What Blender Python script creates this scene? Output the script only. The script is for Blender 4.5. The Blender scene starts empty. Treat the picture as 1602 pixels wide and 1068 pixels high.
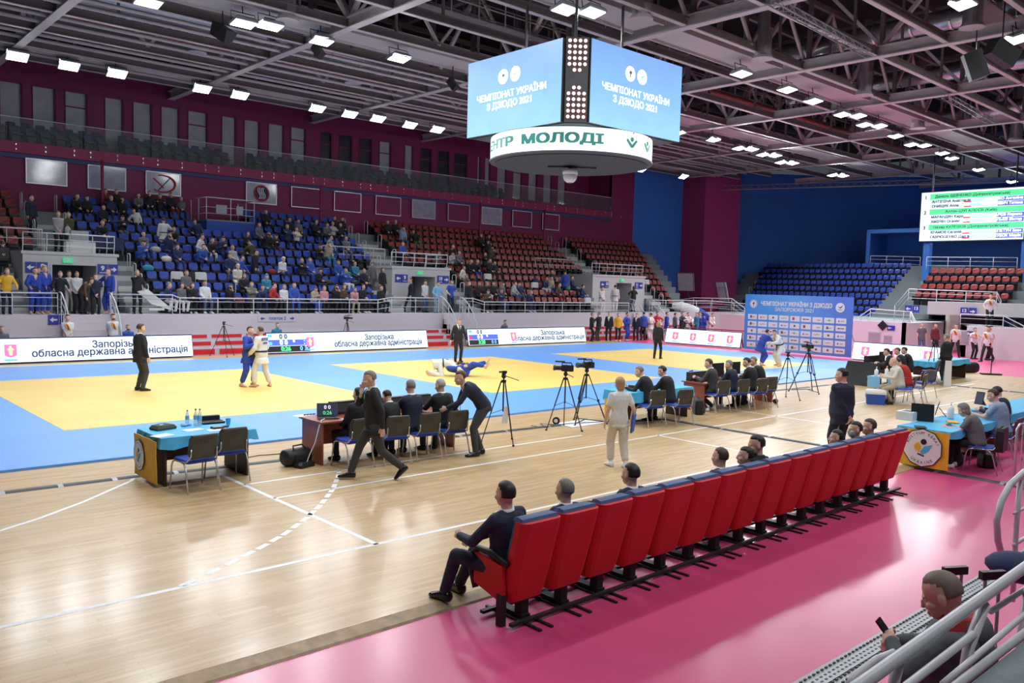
import bpy, math, random
import numpy as np
from mathutils import Vector as V, Matrix as MX, noise
from mathutils.geometry import delaunay_2d_cdt
R = math.radians
PI = math.pi
sc = bpy.context.scene
col = sc.collection
rnd = random.Random(7)

# ---------------------------------------------------------------- camera, world, exposure
FOC, YAW, PIT, ROL, CH = 1310.0, .834, .0672, -.0265, 3.15
_f = V((math.cos(YAW)*math.cos(PIT), math.sin(YAW)*math.cos(PIT), -math.sin(PIT)))
_r = V((math.sin(YAW), -math.cos(YAW), 0))
_d = _f.cross(_r)
_r, _d = _r*math.cos(ROL)+_d*math.sin(ROL), _d*math.cos(ROL)-_r*math.sin(ROL)
CAM = V((0, 0, CH))
cd = bpy.data.cameras.new('camera')
cd.sensor_width = 36
cd.lens = 36*FOC/1602
cd.clip_start = .05
cd.clip_end = 300
cam = bpy.data.objects.new('camera', cd)
col.objects.link(cam)
cam.matrix_world = MX(((_r.x, -_d.x, -_f.x, 0), (_r.y, -_d.y, -_f.y, 0), (_r.z, -_d.z, -_f.z, CH), (0, 0, 0, 1)))
sc.camera = cam
w = bpy.data.worlds.new('world')
sc.world = w
w.use_nodes = True
w.node_tree.nodes['Background'].inputs[0].default_value = (.55, .6, .72, 1)
w.node_tree.nodes['Background'].inputs[1].default_value = .10
sc.view_settings.view_transform = 'Standard'
sc.view_settings.look = 'None'
sc.view_settings.gamma = 1
sc.view_settings.use_curve_mapping = False
sc.view_settings.exposure = 0.0
sc.cycles.use_denoising = True
sc.cycles.max_bounces = 6
sc.cycles.diffuse_bounces = 4
sc.cycles.glossy_bounces = 3
sc.cycles.transparent_max_bounces = 8
sc.cycles.sample_clamp_indirect = 6
LAMP_W = 305.0


def ray(x, y): return _f+_r*((x-801)/FOC)+_d*((y-534)/FOC)
def fl(x, y, z=0.0):
    v = ray(x, y)
    return CAM+v*((z-CH)/v.z)
def onY(x, y, Y):
    v = ray(x, y)
    return CAM+v*(Y/v.y)
def onX(x, y, X):
    v = ray(x, y)
    return CAM+v*(X/v.x)
def proj(p):
    q = V(p)-CAM
    z = q.dot(_f)
    return (801+FOC*q.dot(_r)/z, 534+FOC*q.dot(_d)/z, z)


# ---------------------------------------------------------------- materials
MATS = {}
def M(name, c=None, rough=.55, metal=0.0, emit=0.0, spec=.5, coat=0.0, vary=.06, scale=30.0, alpha=1.0, trans=0.0, bump=0.0):
    if name in MATS: return MATS[name]
    m = bpy.data.materials.new(name)
    m.use_nodes = True
    nt = m.node_tree
    b = nt.nodes['Principled BSDF']
    c = tuple(c)+(1,)
    b.inputs['Base Color'].default_value = c
    b.inputs['Roughness'].default_value = rough
    b.inputs['Metallic'].default_value = metal
    b.inputs['Specular IOR Level'].default_value = spec
    b.inputs['Coat Weight'].default_value = coat
    b.inputs['Coat Roughness'].default_value = .12
    b.inputs['Alpha'].default_value = alpha
    b.inputs['Transmission Weight'].default_value = trans
    if emit:
        b.inputs['Emission Color'].default_value = c
        b.inputs['Emission Strength'].default_value = emit
    elif vary or bump:
        tc = nt.nodes.new('ShaderNodeTexCoord')
        n = nt.nodes.new('ShaderNodeTexNoise')
        n.inputs['Scale'].default_value = scale
        n.inputs['Detail'].default_value = 3
        nt.links.new(tc.outputs['Object'], n.inputs['Vector'])
        if vary:
            h = nt.nodes.new('ShaderNodeHueSaturation')
            mr = nt.nodes.new('ShaderNodeMapRange')
            mr.inputs[1].default_value, mr.inputs[2].default_value = .3, .7
            mr.inputs[3].default_value, mr.inputs[4].default_value = 1-vary, 1+vary
            nt.links.new(n.outputs['Fac'], mr.inputs[0])
            nt.links.new(mr.outputs[0], h.inputs['Value'])
            h.inputs['Color'].default_value = c
            nt.links.new(h.outputs[0], b.inputs['Base Color'])
        if bump:
            bp = nt.nodes.new('ShaderNodeBump')
            bp.inputs['Strength'].default_value = bump
            bp.inputs['Distance'].default_value = .01
            nt.links.new(n.outputs['Fac'], bp.inputs['Height'])
            nt.links.new(bp.outputs[0], b.inputs['Normal'])
    MATS[name] = m
    return m


def brick_mat(name, c1, c2, mortar, bw, bh, msize, rough, coat=0, rot=0.0, offset=.5, noise_v=.1, spec=.5, crough=.12, nsc=(1.5, 14)):
    m = bpy.data.materials.new(name)
    m.use_nodes = True
    nt = m.node_tree
    b = nt.nodes['Principled BSDF']
    tc = nt.nodes.new('ShaderNodeTexCoord')
    mp = nt.nodes.new('ShaderNodeMapping')
    mp.inputs['Rotation'].default_value[2] = rot
    br = nt.nodes.new('ShaderNodeTexBrick')
    br.offset = offset
    br.inputs['Scale'].default_value = 1
    br.inputs['Color1'].default_value = (*c1, 1)
    br.inputs['Color2'].default_value = (*c2, 1)
    br.inputs['Mortar'].default_value = (*mortar, 1)
    br.inputs['Mortar Size'].default_value = msize
    br.inputs['Mortar Smooth'].default_value = .3
    br.inputs['Brick Width'].default_value = bw
    br.inputs['Row Height'].default_value = bh
    nt.links.new(tc.outputs['Object'], mp.inputs[0])
    nt.links.new(mp.outputs[0], br.inputs['Vector'])
    n = nt.nodes.new('ShaderNodeTexNoise')
    n.inputs['Scale'].default_value = 1
    n.inputs['Detail'].default_value = 4
    mp2 = nt.nodes.new('ShaderNodeMapping')
    mp2.inputs['Rotation'].default_value[2] = rot
    mp2.inputs['Scale'].default_value = (nsc[0], nsc[1], 1)
    nt.links.new(tc.outputs['Object'], mp2.inputs[0])
    nt.links.new(mp2.outputs[0], n.inputs['Vector'])
    h = nt.nodes.new('ShaderNodeHueSaturation')
    mr = nt.nodes.new('ShaderNodeMapRange')
    mr.inputs[1].default_value, mr.inputs[2].default_value = .25, .75
    mr.inputs[3].default_value, mr.inputs[4].default_value = 1-noise_v, 1+noise_v
    nt.links.new(n.outputs['Fac'], mr.inputs[0])
    nt.links.new(mr.outputs[0], h.inputs['Value'])
    nt.links.new(br.outputs['Color'], h.inputs['Color'])
    nt.links.new(h.outputs[0], b.inputs['Base Color'])
    b.inputs['Roughness'].default_value = rough
    b.inputs['Specular IOR Level'].default_value = spec
    b.inputs['Coat Weight'].default_value = coat
    b.inputs['Coat Roughness'].default_value = crough
    MATS[name] = m
    return m


brick_mat('parquet', (.62, .44, .235), (.53, .355, .17), (.46, .31, .15), .9, .07, .003, .5, coat=.42, noise_v=.13, crough=.19, spec=.3)
brick_mat('tatami_blue', (.14, .36, .84), (.135, .35, .82), (.09, .26, .66), 2.0, 1.0, .006, .5, noise_v=.04, nsc=(.6, .6))
brick_mat('tatami_yellow', (.86, .61, .165), (.82, .57, .15), (.72, .48, .11), 2.0, 1.0, .006, .5, noise_v=.05, nsc=(.6, .6))
M('pink_floor', (.68, .065, .215), .45, coat=.35, vary=.05, scale=1.2)
MATS['pink_floor'].node_tree.nodes['Principled BSDF'].inputs['Coat Roughness'].default_value = .2
M('line_white', (.85, .85, .83), .4, vary=.03)
M('edge_wood', (.42, .29, .16), .45, vary=.2, scale=8)
M('fascia_white', (.72, .74, .76), .5, vary=.02)
M('fascia', (.60, .545, .60), .5, vary=.02)
M('portal_grey', (.55, .54, .54), .6, vary=.03)
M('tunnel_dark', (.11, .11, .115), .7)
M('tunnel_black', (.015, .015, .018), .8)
M('concrete', (.20, .235, .25), .7, vary=.08)
M('magenta_wall', (.19, .012, .085), .6, vary=.04, scale=2)
M('magenta_bright', (.26, .012, .075), .5, vary=.04, scale=2)
M('magenta_column_lit', (.36, .03, .17), .55, vary=.04, scale=2)
M('blue_wall', (.042, .18, .60), .6, vary=.04, scale=2)
M('navy_trim', (.035, .04, .16), .5)
M('rail_white', (.62, .63, .66), .35, vary=.02)
M('rail_steel', (.55, .56, .58), .28, metal=.6, vary=.02)
M('seat_blue', (.014, .06, .42), .4, vary=.08)
M('seat_red', (.24, .016, .013), .4, vary=.08)
M('seat_navy', (.006, .009, .045), .45, vary=.08)
M('black', (.012, .012, .013), .5, vary=.1)
M('black_gloss', (.01, .01, .012), .2, vary=0)
M('dark_grey', (.05, .05, .055), .55)
M('beam', (.62, .56, .57), .5, vary=.05, scale=4)
M('beam_dark', (.17, .145, .15), .6, vary=.08, scale=4)
M('roof', (.012, .011, .011), .9)
M('duct', (.55, .56, .58), .3, metal=.85, vary=.1, scale=3)
M('duct_red', (.45, .12, .12), .5)
M('gantry', (.55, .52, .52), .6)
M('window_blind', (.36, .38, .42), .6, vary=.1, scale=2)
M('window_dark', (.03, .035, .045), .2)
M('glass', (.75, .85, .9), .03, alpha=.045, vary=0)
M('glass_edge', (.5, .6, .65), .1, vary=0)
M('poster_grey', (.33, .33, .42), .10, vary=.12, scale=3)
M('sign_blue', (.035, .05, .36), .4)
M('white', (.80, .80, .80), .5, vary=.02)
M('sign_green', (.05, .6, .25), .4, emit=.5)
M('lamp_glow', (.93, .97, 1.0), .4, emit=7)
M('lamp_body', (.30, .32, .34), .4)
M('screen_white', (.80, .97, 1.0), .4, emit=.98)
M('screen_dark', (.02, .03, .07), .4, emit=.3)
M('pixel_navy', (.03, .04, .12), .4, emit=.5)
M('pixel_pink', (.80, .16, .42), .4, emit=.8)
M('pixel_gold', (.9, .75, .35), .4, emit=.9)
M('pixel_mint', (.45, .80, .80), .4, emit=.8)
M('pixel_green', (.1, .85, .3), .4, emit=.9)
M('pixel_teal', (.02, .16, .13), .4, emit=.5)
M('pixel_blue', (.07, .12, .62), .4, emit=.9)
M('pixel_cyan', (.12, .45, .9), .4, emit=.9)
M('pixel_white', (1, 1, 1), .4, emit=1.0)
M('pixel_black', (.01, .012, .016), .4, emit=.2)
M('pixel_red', (.8, .05, .08), .4, emit=.8)
M('chrome', (.6, .61, .63), .25, metal=.7, vary=.02)
M('chair_plastic', (.05, .047, .042), .42)
M('chair_blue', (.02, .06, .38), .7, vary=.1)
M('chair_maroon', (.10, .025, .06), .45)
M('wood_red', (.30, .075, .035), .35, vary=.15, scale=6)
M('wood_dark', (.05, .02, .015), .5)
M('cloth_cyan', (.08, .46, .76), .65, vary=.04)
M('cloth_yellow', (.80, .44, .03), .65, vary=.04)
M('cloth_sky', (.22, .50, .74), .65, vary=.04)
M('theatre_red', (.64, .016, .022), .62, vary=.08, scale=60)
M('theatre_blue', (.07, .11, .24), .6, vary=.06)
M('aluminium', (.34, .35, .37), .42, metal=.5, vary=.05)
M('skin', (.70, .43, .32), .5, vary=.06)
M('skin_tan', (.60, .35, .25), .5, vary=.06)
M('gi_white', (.74, .73, .69), .8, vary=.04)
M('gi_blue', (.025, .065, .40), .8, vary=.08)
M('suit_black', (.012, .013, .016), .75, vary=.15)
M('suit_navy', (.012, .018, .045), .75, vary=.15)
M('suit_grey', (.045, .045, .048), .75, vary=.1)
M('hair_dark', (.018, .013, .010), .5, vary=.2)
M('hair_brown', (.07, .04, .02), .5, vary=.2)
M('hair_grey', (.22, .20, .18), .6, vary=.2, scale=80)
M('hair_blond', (.42, .27, .13), .5, vary=.2)
M('cloth_slate', (.085, .095, .10), .8, vary=.1)
M('shaved', (.24, .18, .15), .6, vary=.1)
for n_, c_ in dict(navy=(.02, .03, .10), grey=(.14, .14, .15), lightgrey=(.42, .42, .43), olive=(.07, .07, .04), teal=(.03, .25, .38), red=(.45, .02, .02), white=(.72, .72, .72),
                   blue=(.03, .09, .42), pink=(.60, .30, .32), yellow=(.75, .52, .04), paleblue=(.25, .36, .50), jeans=(.06, .10, .20), beige=(.45, .38, .28), brown=(.10, .055, .03), maroon=(.16, .02, .03), cream=(.66, .62, .54), camo=(.16, .17, .13), green=(.03, .22, .06)).items():
    M('cloth_'+n_, c_, .75, vary=.10)


# ---------------------------------------------------------------- mesh helpers
class MB:
    def __init__(s): s.v, s.f, s.m, s.ms = [], [], [], []
    def mi(s, m):
        if m not in s.ms: s.ms.append(m)
        return s.ms.index(m)
    def add(s, vs, fs, m):
        k, i = len(s.v), s.mi(m)
        s.v += [V(q) for q in vs]
        s.f += [tuple(k+j for j in f) for f in fs]
        s.m += [i]*len(fs)
        return s
    def hexa(s, p, m):
        return s.add(p, [(3, 2, 1, 0), (4, 5, 6, 7), (0, 1, 5, 4), (1, 2, 6, 5), (2, 3, 7, 6), (3, 0, 4, 7)], m)
    def box(s, c, d, m, rz=0.0, rx=0.0, ry=0.0):
        Q = MX.Rotation(rz, 3, 'Z') @ MX.Rotation(rx, 3, 'X') @ MX.Rotation(ry, 3, 'Y')
        c = V(c)
        return s.hexa([c+Q @ V((a*d[0]/2, b*d[1]/2, e*d[2]/2)) for e in (-1, 1) for a, b in ((-1, -1), (1, -1), (1, 1), (-1, 1))], m)
    def bb(s, x0, x1, y0, y1, z0, z1, m):
        return s.box(((x0+x1)/2, (y0+y1)/2, (z0+z1)/2), (abs(x1-x0), abs(y1-y0), abs(z1-z0)), m)
    def beam(s, a, b, w, h, m, up=(0, 0, 1)):
        a, b = V(a), V(b)
        t = (b-a).normalized()
        u = V(up)
        if abs(t.dot(u)) > .95: u = V((0, 1, 0)) if abs(t.y) < .9 else V((1, 0, 0))
        x = t.cross(u).normalized()
        y = x.cross(t)
        q = [(-1, -1), (1, -1), (1, 1), (-1, 1)]
        return s.hexa([e+x*(i*w/2)+y*(j*h/2) for e in (a, b) for i, j in q], m)
    def loft(s, rings, m, caps=True, closed=False):
        n = len(rings[0])
        k = len(rings)
        vs = [p for r_ in rings for p in r_]
        fs = [(i*n+j, i*n+(j+1) % n, (i+1)*n+(j+1) % n, (i+1)*n+j) for i in range(k-1) for j in range(n)]
        if closed: fs += [((k-1)*n+j, (k-1)*n+(j+1) % n, (j+1) % n, j) for j in range(n)]
        elif caps: fs += [tuple(range(n-1, -1, -1)), tuple((k-1)*n+j for j in range(n))]
        return s.add(vs, fs, m)
    def tube(s, pts, r, m, n=8, closed=False):
        pts = [V(p) for p in pts]
        rings = []
        x = None
        for i, p in enumerate(pts):
            if closed: t = pts[(i+1) % len(pts)]-pts[i-1]
            else: t = pts[min(i+1, len(pts)-1)]-pts[max(i-1, 0)]
            t = t.normalized()
            if x is None: x = t.cross(V((0, 0, 1)) if abs(t.z) < .9 else V((1, 0, 0))).normalized()
            else: x = (x-t*x.dot(t)).normalized()
            y = t.cross(x)
            rr = r[i] if isinstance(r, (list, tuple)) else r
            rings.append([p+x*(rr*math.cos(2*PI*j/n))+y*(rr*math.sin(2*PI*j/n)) for j in range(n)])
        return s.loft(rings, m, closed=closed)
    def capsule(s, a, b, ra, rb, m, n=10, k=3):
        a, b = V(a), V(b)
        t = (b-a)
        L = t.length
        t = t.normalized() if L > 1e-6 else V((0, 0, 1))
        P, Q = [], []
        for i in range(k):
            e = -math.cos(PI/2*(i+.25)/k)
            P.append(a+t*(e*ra)); Q.append(ra*math.sqrt(max(0, 1-e*e)))
        P.append(a); Q.append(ra); P.append(b); Q.append(rb)
        for i in range(k-1, -1, -1):
            e = math.cos(PI/2*(i+.25)/k)
            P.append(b+t*(e*rb)); Q.append(rb*math.sqrt(max(0, 1-e*e)))
        x = t.cross(V((0, 0, 1)) if abs(t.z) < .9 else V((1, 0, 0))).normalized()
        y = t.cross(x)
        return s.loft([[p+x*(q*math.cos(2*PI*j/n))+y*(q*math.sin(2*PI*j/n)) for j in range(n)] for p, q in zip(P, Q)], m)
    def ell(s, c, rad, m, rot=None, n=14, k=9):
        c = V(c)
        rot = rot or MX.Identity(3)
        rings = []
        for i in range(k):
            a = -PI/2+PI*(i+.3)/(k-.4)
            rings.append([c+rot @ V((rad[0]*math.cos(a)*math.cos(2*PI*j/n), rad[1]*math.cos(a)*math.sin(2*PI*j/n), rad[2]*math.sin(a))) for j in range(n)])
        return s.loft(rings, m)
    def cyl(s, c, r, h, m, n=24, r2=None, axis='Z'):
        c = V(c)
        Q = {'Z': MX.Identity(3), 'X': MX.Rotation(PI/2, 3, 'Y'), 'Y': MX.Rotation(PI/2, 3, 'X')}[axis]
        r2 = r if r2 is None else r2
        return s.loft([[c+Q @ V((q*math.cos(2*PI*j/n), q*math.sin(2*PI*j/n), z)) for j in range(n)] for q, z in ((r, -h/2), (r2, h/2))], m)
    def prism(s, poly, t, m):
        n = len(poly)
        a = [V(p) for p in poly]
        b = [p+V(t) for p in a]
        return s.loft([a, b], m)
    def xf(s, mat):
        s.v = [mat @ p for p in s.v]
        return s
    def mesh(s, name, smooth=False):
        me = bpy.data.meshes.new(name)
        me.from_pydata([tuple(p) for p in s.v], [], s.f)
        for m in s.ms: me.materials.append(MATS[m])
        me.polygons.foreach_set('material_index', s.m)
        if smooth: me.polygons.foreach_set('use_smooth', [True]*len(me.polygons))
        me.update()
        return me
    def build(s, name, parent=None, loc=None, rz=0.0, smooth=False, **kw):
        o = bpy.data.objects.new(name, s.mesh(name, smooth))
        col.objects.link(o)
        if parent: o.parent = parent
        if loc is not None: o.location = loc
        if rz: o.rotation_euler.z = rz
        for k, x in kw.items(): o[k] = x
        return o


def fixn(o):
    import bmesh
    b = bmesh.new()
    b.from_mesh(o.data)
    bmesh.ops.recalc_face_normals(b, faces=b.faces)
    b.to_mesh(o.data)
    b.free()


def empty(name, loc=(0, 0, 0), rz=0.0, label=None, cat=None, group=None):
    o = bpy.data.objects.new(name, None)
    o.empty_display_size = .2
    col.objects.link(o)
    o.location = loc
    o.rotation_euler.z = rz
    return tag(o, label, cat, group)
def tag(o, label=None, cat=None, group=None, kind=None):
    for k, x in (('label', label), ('category', cat), ('group', group), ('kind', kind)):
        if x: o[k] = x
    return o
def st(mb, name, parent=None, smooth=False):
    o = mb.build(name, parent, smooth=smooth)
    if parent is None: o['kind'] = 'structure'
    return o
def dup(o, loc=None, rz=None, label=None, group=None, parent=None):
    c = o.copy()
    col.objects.link(c)
    if parent: c.parent = parent
    if loc is not None: c.location = loc
    if rz is not None: c.rotation_euler.z = rz
    if label: c['label'] = label
    if group: c['group'] = group
    for ch in o.children: dup(ch, parent=c)
    return c


ORD = 'first second third fourth fifth sixth seventh eighth ninth tenth eleventh twelfth thirteenth fourteenth fifteenth sixteenth seventeenth eighteenth nineteenth'.split()
def nth(i):
    if i < 19: return ORD[i]
    t, u = divmod(i+1, 10)
    tens = {2: 'twent', 3: 'thirt', 4: 'fort', 5: 'fift'}[t]
    return tens+'ieth' if u == 0 else tens+'y-'+ORD[u-1]


def lettering(s, size, m, parent, mw, align='CENTER', bold=0.0, name='lettering', width=None, extrude=.002):
    """flat text as a mesh in the local XY plane of matrix mw (x right, y up, z towards the reader)"""
    cu = bpy.data.curves.new('t', 'FONT')
    cu.body = s
    cu.size = size
    cu.align_x = align
    cu.align_y = 'CENTER'
    cu.fill_mode = 'NONE'
    cu.resolution_u = 3
    t = bpy.data.objects.new('t', cu)
    mo = bpy.data.meshes.new_from_object(t)
    bpy.data.objects.remove(t)
    bpy.data.curves.remove(cu)
    P0 = np.array([q.co[:2] for q in mo.vertices]).reshape(-1, 2)*(100/size)
    E0 = np.array([tuple(e.vertices) for e in mo.edges]).reshape(-1, 2)
    bpy.data.meshes.remove(mo)
    vs, _, fs, _, _, _ = delaunay_2d_cdt([V(q) for q in P0], [(int(a), int(b)) for a, b in E0], [], 0, 1e-5, False)
    cen = np.array([[sum(vs[k][0] for k in f)/3, sum(vs[k][1] for k in f)/3] for f in fs])
    A, B = P0[E0[:, 0]], P0[E0[:, 1]]
    wn = np.zeros(len(cen), int)
    for a, b in zip(A, B):                               # winding number: overlapping strokes of one letter stay filled
        cr = (b[0]-a[0])*(cen[:, 1]-a[1])-(b[1]-a[1])*(cen[:, 0]-a[0])
        wn += ((a[1] <= cen[:, 1]) & (b[1] > cen[:, 1]) & (cr > 0)).astype(int)-((a[1] > cen[:, 1]) & (b[1] <= cen[:, 1]) & (cr < 0)).astype(int)
    fs = [f for f, n in zip(fs, wn) if n]
    g = MB()
    sh = [(0, 0)] if bold <= 0 else [(0, 0), (bold, bold*.6), (-bold, -bold*.6), (bold, -bold*.6), (-bold, bold*.6)]
    for k, (dx, dy) in enumerate(sh): g.add([(q[0]*size/100+dx, q[1]*size/100+dy, extrude+.0004*k) for q in vs], fs, m)
    me = g.mesh('lettering')
    if width and len(me.vertices):
        xs = [q.co.x for q in me.vertices]
        k = width/(max(xs)-min(xs))
        for q in me.vertices: q.co.x *= k
    me.transform(mw)
    o = bpy.data.objects.new(name, me)
    col.objects.link(o)
    o.parent = parent
    return o


def frame_mat(o, x, y):
    """matrix with origin o, x axis and y axis given"""
    x, y = V(x).normalized(), V(y).normalized()
    z = x.cross(y)
    return MX(((x.x, y.x, z.x, o[0]), (x.y, y.y, z.y, o[1]), (x.z, y.z, z.z, o[2]), (0, 0, 0, 1)))


# ---------------------------------------------------------------- lamps of the hall
LZ = 12.25
lamp_px = [(27, 86), (108, 101), (183, 113), (316, 137), (375, 147), (503, 62), (624, 89), (496, 168), (547, 177), (591, 184), (641, 194), (684, 201), (232, 1), (402, 36), (905, 14), (1160, 113), (1232, 138),
           (1273, 156), (1330, 178), (1364, 194), (1402, 211), (1436, 225), (1475, 238), (1490, 246), (1532, 264), (1584, 283), (1116, 217), (1166, 231), (1203, 241), (1231, 253), (1311, 273), (1069, 275), (1003, 264), (1060, 206)]
double_px = {(402, 36), (905, 14), (1330, 178), (1364, 194), (1166, 231), (1203, 241), (1231, 253), (1311, 273), (1436, 225)}
lamp_spots = []
for p_ in lamp_px:
    q_ = fl(*p_, LZ)
    lamp_spots.append((q_, p_ in double_px, p_))
for x_ in (3, 7.5, 12, 16): lamp_spots.append((V((x_, 20.3, LZ)), False, None))
for x_ in (2, 8, 14, 20, 26, 34): lamp_spots.append((V((x_, .5, LZ)), False, None))  # unseen row added to light the near side, mirroring the gallery lamps
for x_ in (3, 8, 13, 18, 23, 28, 33, 38, 43, 48): lamp_spots.append((V((x_, 10.5, LZ)), False, None))


def lamp_light(p, wpow, size=1.0, spread=160):
    if p.y > 38: spread = 110
    L = bpy.data.lights.new('floodlight', 'AREA')
    L.energy = wpow
    L.shape = 'RECTANGLE'
    L.size, L.size_y = size, size*.7
    L.spread = R(spread)
    L.color = (.94, .97, 1.0)
    o = bpy.data.objects.new('floodlight_beam', L)
    col.objects.link(o)
    o.location = p
    if p.y < 5: spread = 140
    tgt = V((p.x, 8, 0)) if p.y < 5 else V((p.x*.9+2, 19+(p.y-19)*.35, 0)) if p.y < 38 else V((p.x, 28, 0))
    o.rotation_euler = (tgt-p).to_track_quat('-Z', 'Y').to_euler()
# ---------------------------------------------------------------- floor, court lines, mats
FZ = -.05
m = MB(); m.bb(-8, 90, -6, 46, -.4, FZ, 'pink_floor'); st(m, 'floor')
m = MB(); m.bb(-8, 37.6, 6.47, 32.95, -.049, 0, 'parquet'); st(m, 'floor_parquet')
m = MB(); m.prism([(-8, 6.30, FZ), (-8, 6.32, FZ+.018), (-8, 6.47, .003), (-8, 6.47, FZ)], (45.6, 0, 0), 'edge_wood'); m.bb(37.6, 37.66, 6.41, 32.95, FZ, .002, 'edge_wood'); m.bb(-8, 37.6, 32.95, 33.0, FZ, .002, 'edge_wood'); st(m, 'trim_1')
def stripe(pts, wd, z=.0015, mat='line_white'):
    m = MB()
    for a, b in zip(pts, pts[1:]):
        a, b = V((a[0], a[1], z)), V((b[0], b[1], z))
        t = (b-a).normalized()*wd*.5
        n = V((-t.y, t.x, 0))
        m.add([a-n-t*.3, b-n+t*.3, b+n+t*.3, a+n-t*.3], [(0, 1, 2, 3)], mat)
    return m
ln = MB()
def addm(a, b):
    k, b2 = len(a.v), b
    for mm in b2.ms: a.mi(mm)
    a.v += b2.v
    a.f += [tuple(k+j for j in f) for f in b2.f]
    a.m += [a.ms.index(b2.ms[i]) for i in b2.m]
    return a
for pts, wd in ([[(-6, 8.37), (19.6, 8.37)], .07], [[(5.48, 8.37), (5.48, 13.0)], .07], [[(5.48, 12.05), (13, 12.05)], .06], [[(5.48, 11.05), (33, 11.2)], .06],
                [[(14.4, 11.1), (14.4, 8.37)], .06], [[(19.25, 13.9), (19.25, 8.37)], .06], [[(29, 14.2), (36.5, 13.2)], .05], [[(24, 9.5), (30, 9.3)], .05],
                [[tuple(fl(*q)[:2]) for q in ((-60, 848), (0, 830), (60, 811), (130, 785), (205, 752), (218, 738), (232, 716))], .06]):
    addm(ln, stripe(pts, wd))
dash = [(295, 911), (333, 893), (363, 879), (388, 866), (411, 854.5), (431, 843), (448, 833), (463, 822), (477, 812), (488, 802), (498, 793), (506, 784), (513, 775), (519, 767), (523, 759.5), (526, 752), (529, 744.5), (530.5, 737)]
dp = [fl(*q) for q in dash]
for i, p in enumerate(dp):
    t = (dp[min(i+1, len(dp)-1)]-dp[max(i-1, 0)]).normalized()
    addm(ln, stripe([(p-t*.1)[:2], (p+t*.1)[:2]], .075))
st(ln, 'floor_court_lines')
m = stripe([fl(1370, 753, FZ)[:2], fl(1422, 733, FZ)[:2], fl(1388, 724, FZ)[:2]], .05, FZ+.0015); st(m, 'floor_boundary_line')

m = MB(); m.bb(-3, 37.5, 14.93, 31.3, .001, .04, 'tatami_blue')
tag(m.build('tatami_mat'), 'sky blue judo mat surface surrounding the three yellow contest squares', 'mat')
for i, (x0, x1, lb) in enumerate(((4.5, 12.5, 'yellow contest square where a standing blue fighter faces a white one'), (15.7, 23.6, 'yellow contest square with two fighters grappling on the ground'), (27.2, 34.3, 'yellow contest square closest to the sponsor backdrop'))):
    m = MB(); m.bb(x0, x1, 18.1, 27.3, .0402, .044, 'tatami_yellow')
    tag(m.build('contest_area'), lb, 'mat', 'yellow judo contest squares')

# black cable covers taped over the parquet
def cable_cover(pts, label, wd=.17, z=0.0, step=1.2):
    e = MB()
    tl = []
    for a, b in zip(pts, pts[1:]):
        a, b = V((*a, z)), V((*b, z))
        d = (b-a)
        L = d.length
        d.normalize()
        n = V((-d.y, d.x, 0))
        prof = [(-wd/2, .001), (-wd*.25, .022), (wd*.25, .022), (wd/2, .001)]
        e.loft([[a+n*u+V((0, 0, h)) for u, h in prof], [b+n*u+V((0, 0, h)) for u, h in prof]], 'dark_grey')
        k = int(L/step)
        for i in range(k+1):
            c = a+d*(step*(i+.35))
            if (c-a).length > L: break
            t = MB(); tl.append(t); t.loft([[c+n*u+V((0, 0, h+.003)) for u, h in ((-wd*.62, .001), (-wd*.28, .024), (wd*.28, .024), (wd*.62, .001))], [c+d*.07+n*u+V((0, 0, h+.003)) for u, h in ((-wd*.62, .001), (-wd*.28, .024), (wd*.28, .024), (wd*.62, .001))]], 'aluminium')
    o = e.build('cable_cover')
    fixn(o)
    tag(o, label, 'cable cover', 'taped cable covers on the floor')
    for t in tl: o2 = t.build('tape', o); fixn(o2)
    return o
cable_cover([(0, 13.6), (4.6, 13.5)], 'black taped cable cover leading to the table with the yellow banner', step=.75)
cable_cover([(4.6, 13.45), (6.8, 13.3)], 'black taped cable cover under the table with two empty chairs', step=.9)
cable_cover([(10.3, 13.45), (13.8, 13.18), (16.3, 12.4), (16.35, 6.5)], 'long black cable cover passing the tripods and turning across the parquet')
cable_cover([(23.3, 14.1), (27.6, 13.9)], 'black taped cable cover behind the far pair of tripods')
cable_cover([(31.5, 12.4), (31.4, 6.5)], 'thin cable cover across the parquet beyond the chairs of the white jacket man')
cable_cover([(15.98, 6.35), (15.9, 3.6)], 'black cable cover over the pink floor in front of the yellow banner table', wd=.2, z=FZ, step=1.1)

# aluminium guide rail on the pink floor in front of our stand
m = MB()
for k in range(3): m.bb(-2, 26, 3.03+.1*k, 3.125+.1*k, FZ, FZ+.03+.008*(k % 2), 'aluminium')
for i in range(240):
    for y_ in (3.06, 3.115, 3.17, 3.215, 3.28): m.bb(4+i*.07, 4.03+i*.07, y_-.008, y_+.008, FZ, FZ+.0405, 'dark_grey')
tag(m.build('floor_rail_track'), 'ribbed aluminium track laid along the pink floor beside the phone man', 'floor track')

# ---------------------------------------------------------------- the long stand opposite
SY0, SYD, SZ0, SZD, NR = 35.5, .75, 1.6, .43, 11
PORT = [(7.75, 11.2), (24.8, 28.6), (40.3, 45.6)]          # portal fronts in X
AIS_UP = [(9.0, 10.4), (25.5, 27.0), (42.3, 43.8)]
def rowY(i): return SY0+SYD*i
def rowZ(i): return SZ0+SZD*i
m = MB()
m.bb(-12, 58, 34.5, 35.12, FZ, 1.6, 'fascia')
st(m, 'wall_stand_fascia')
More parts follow.
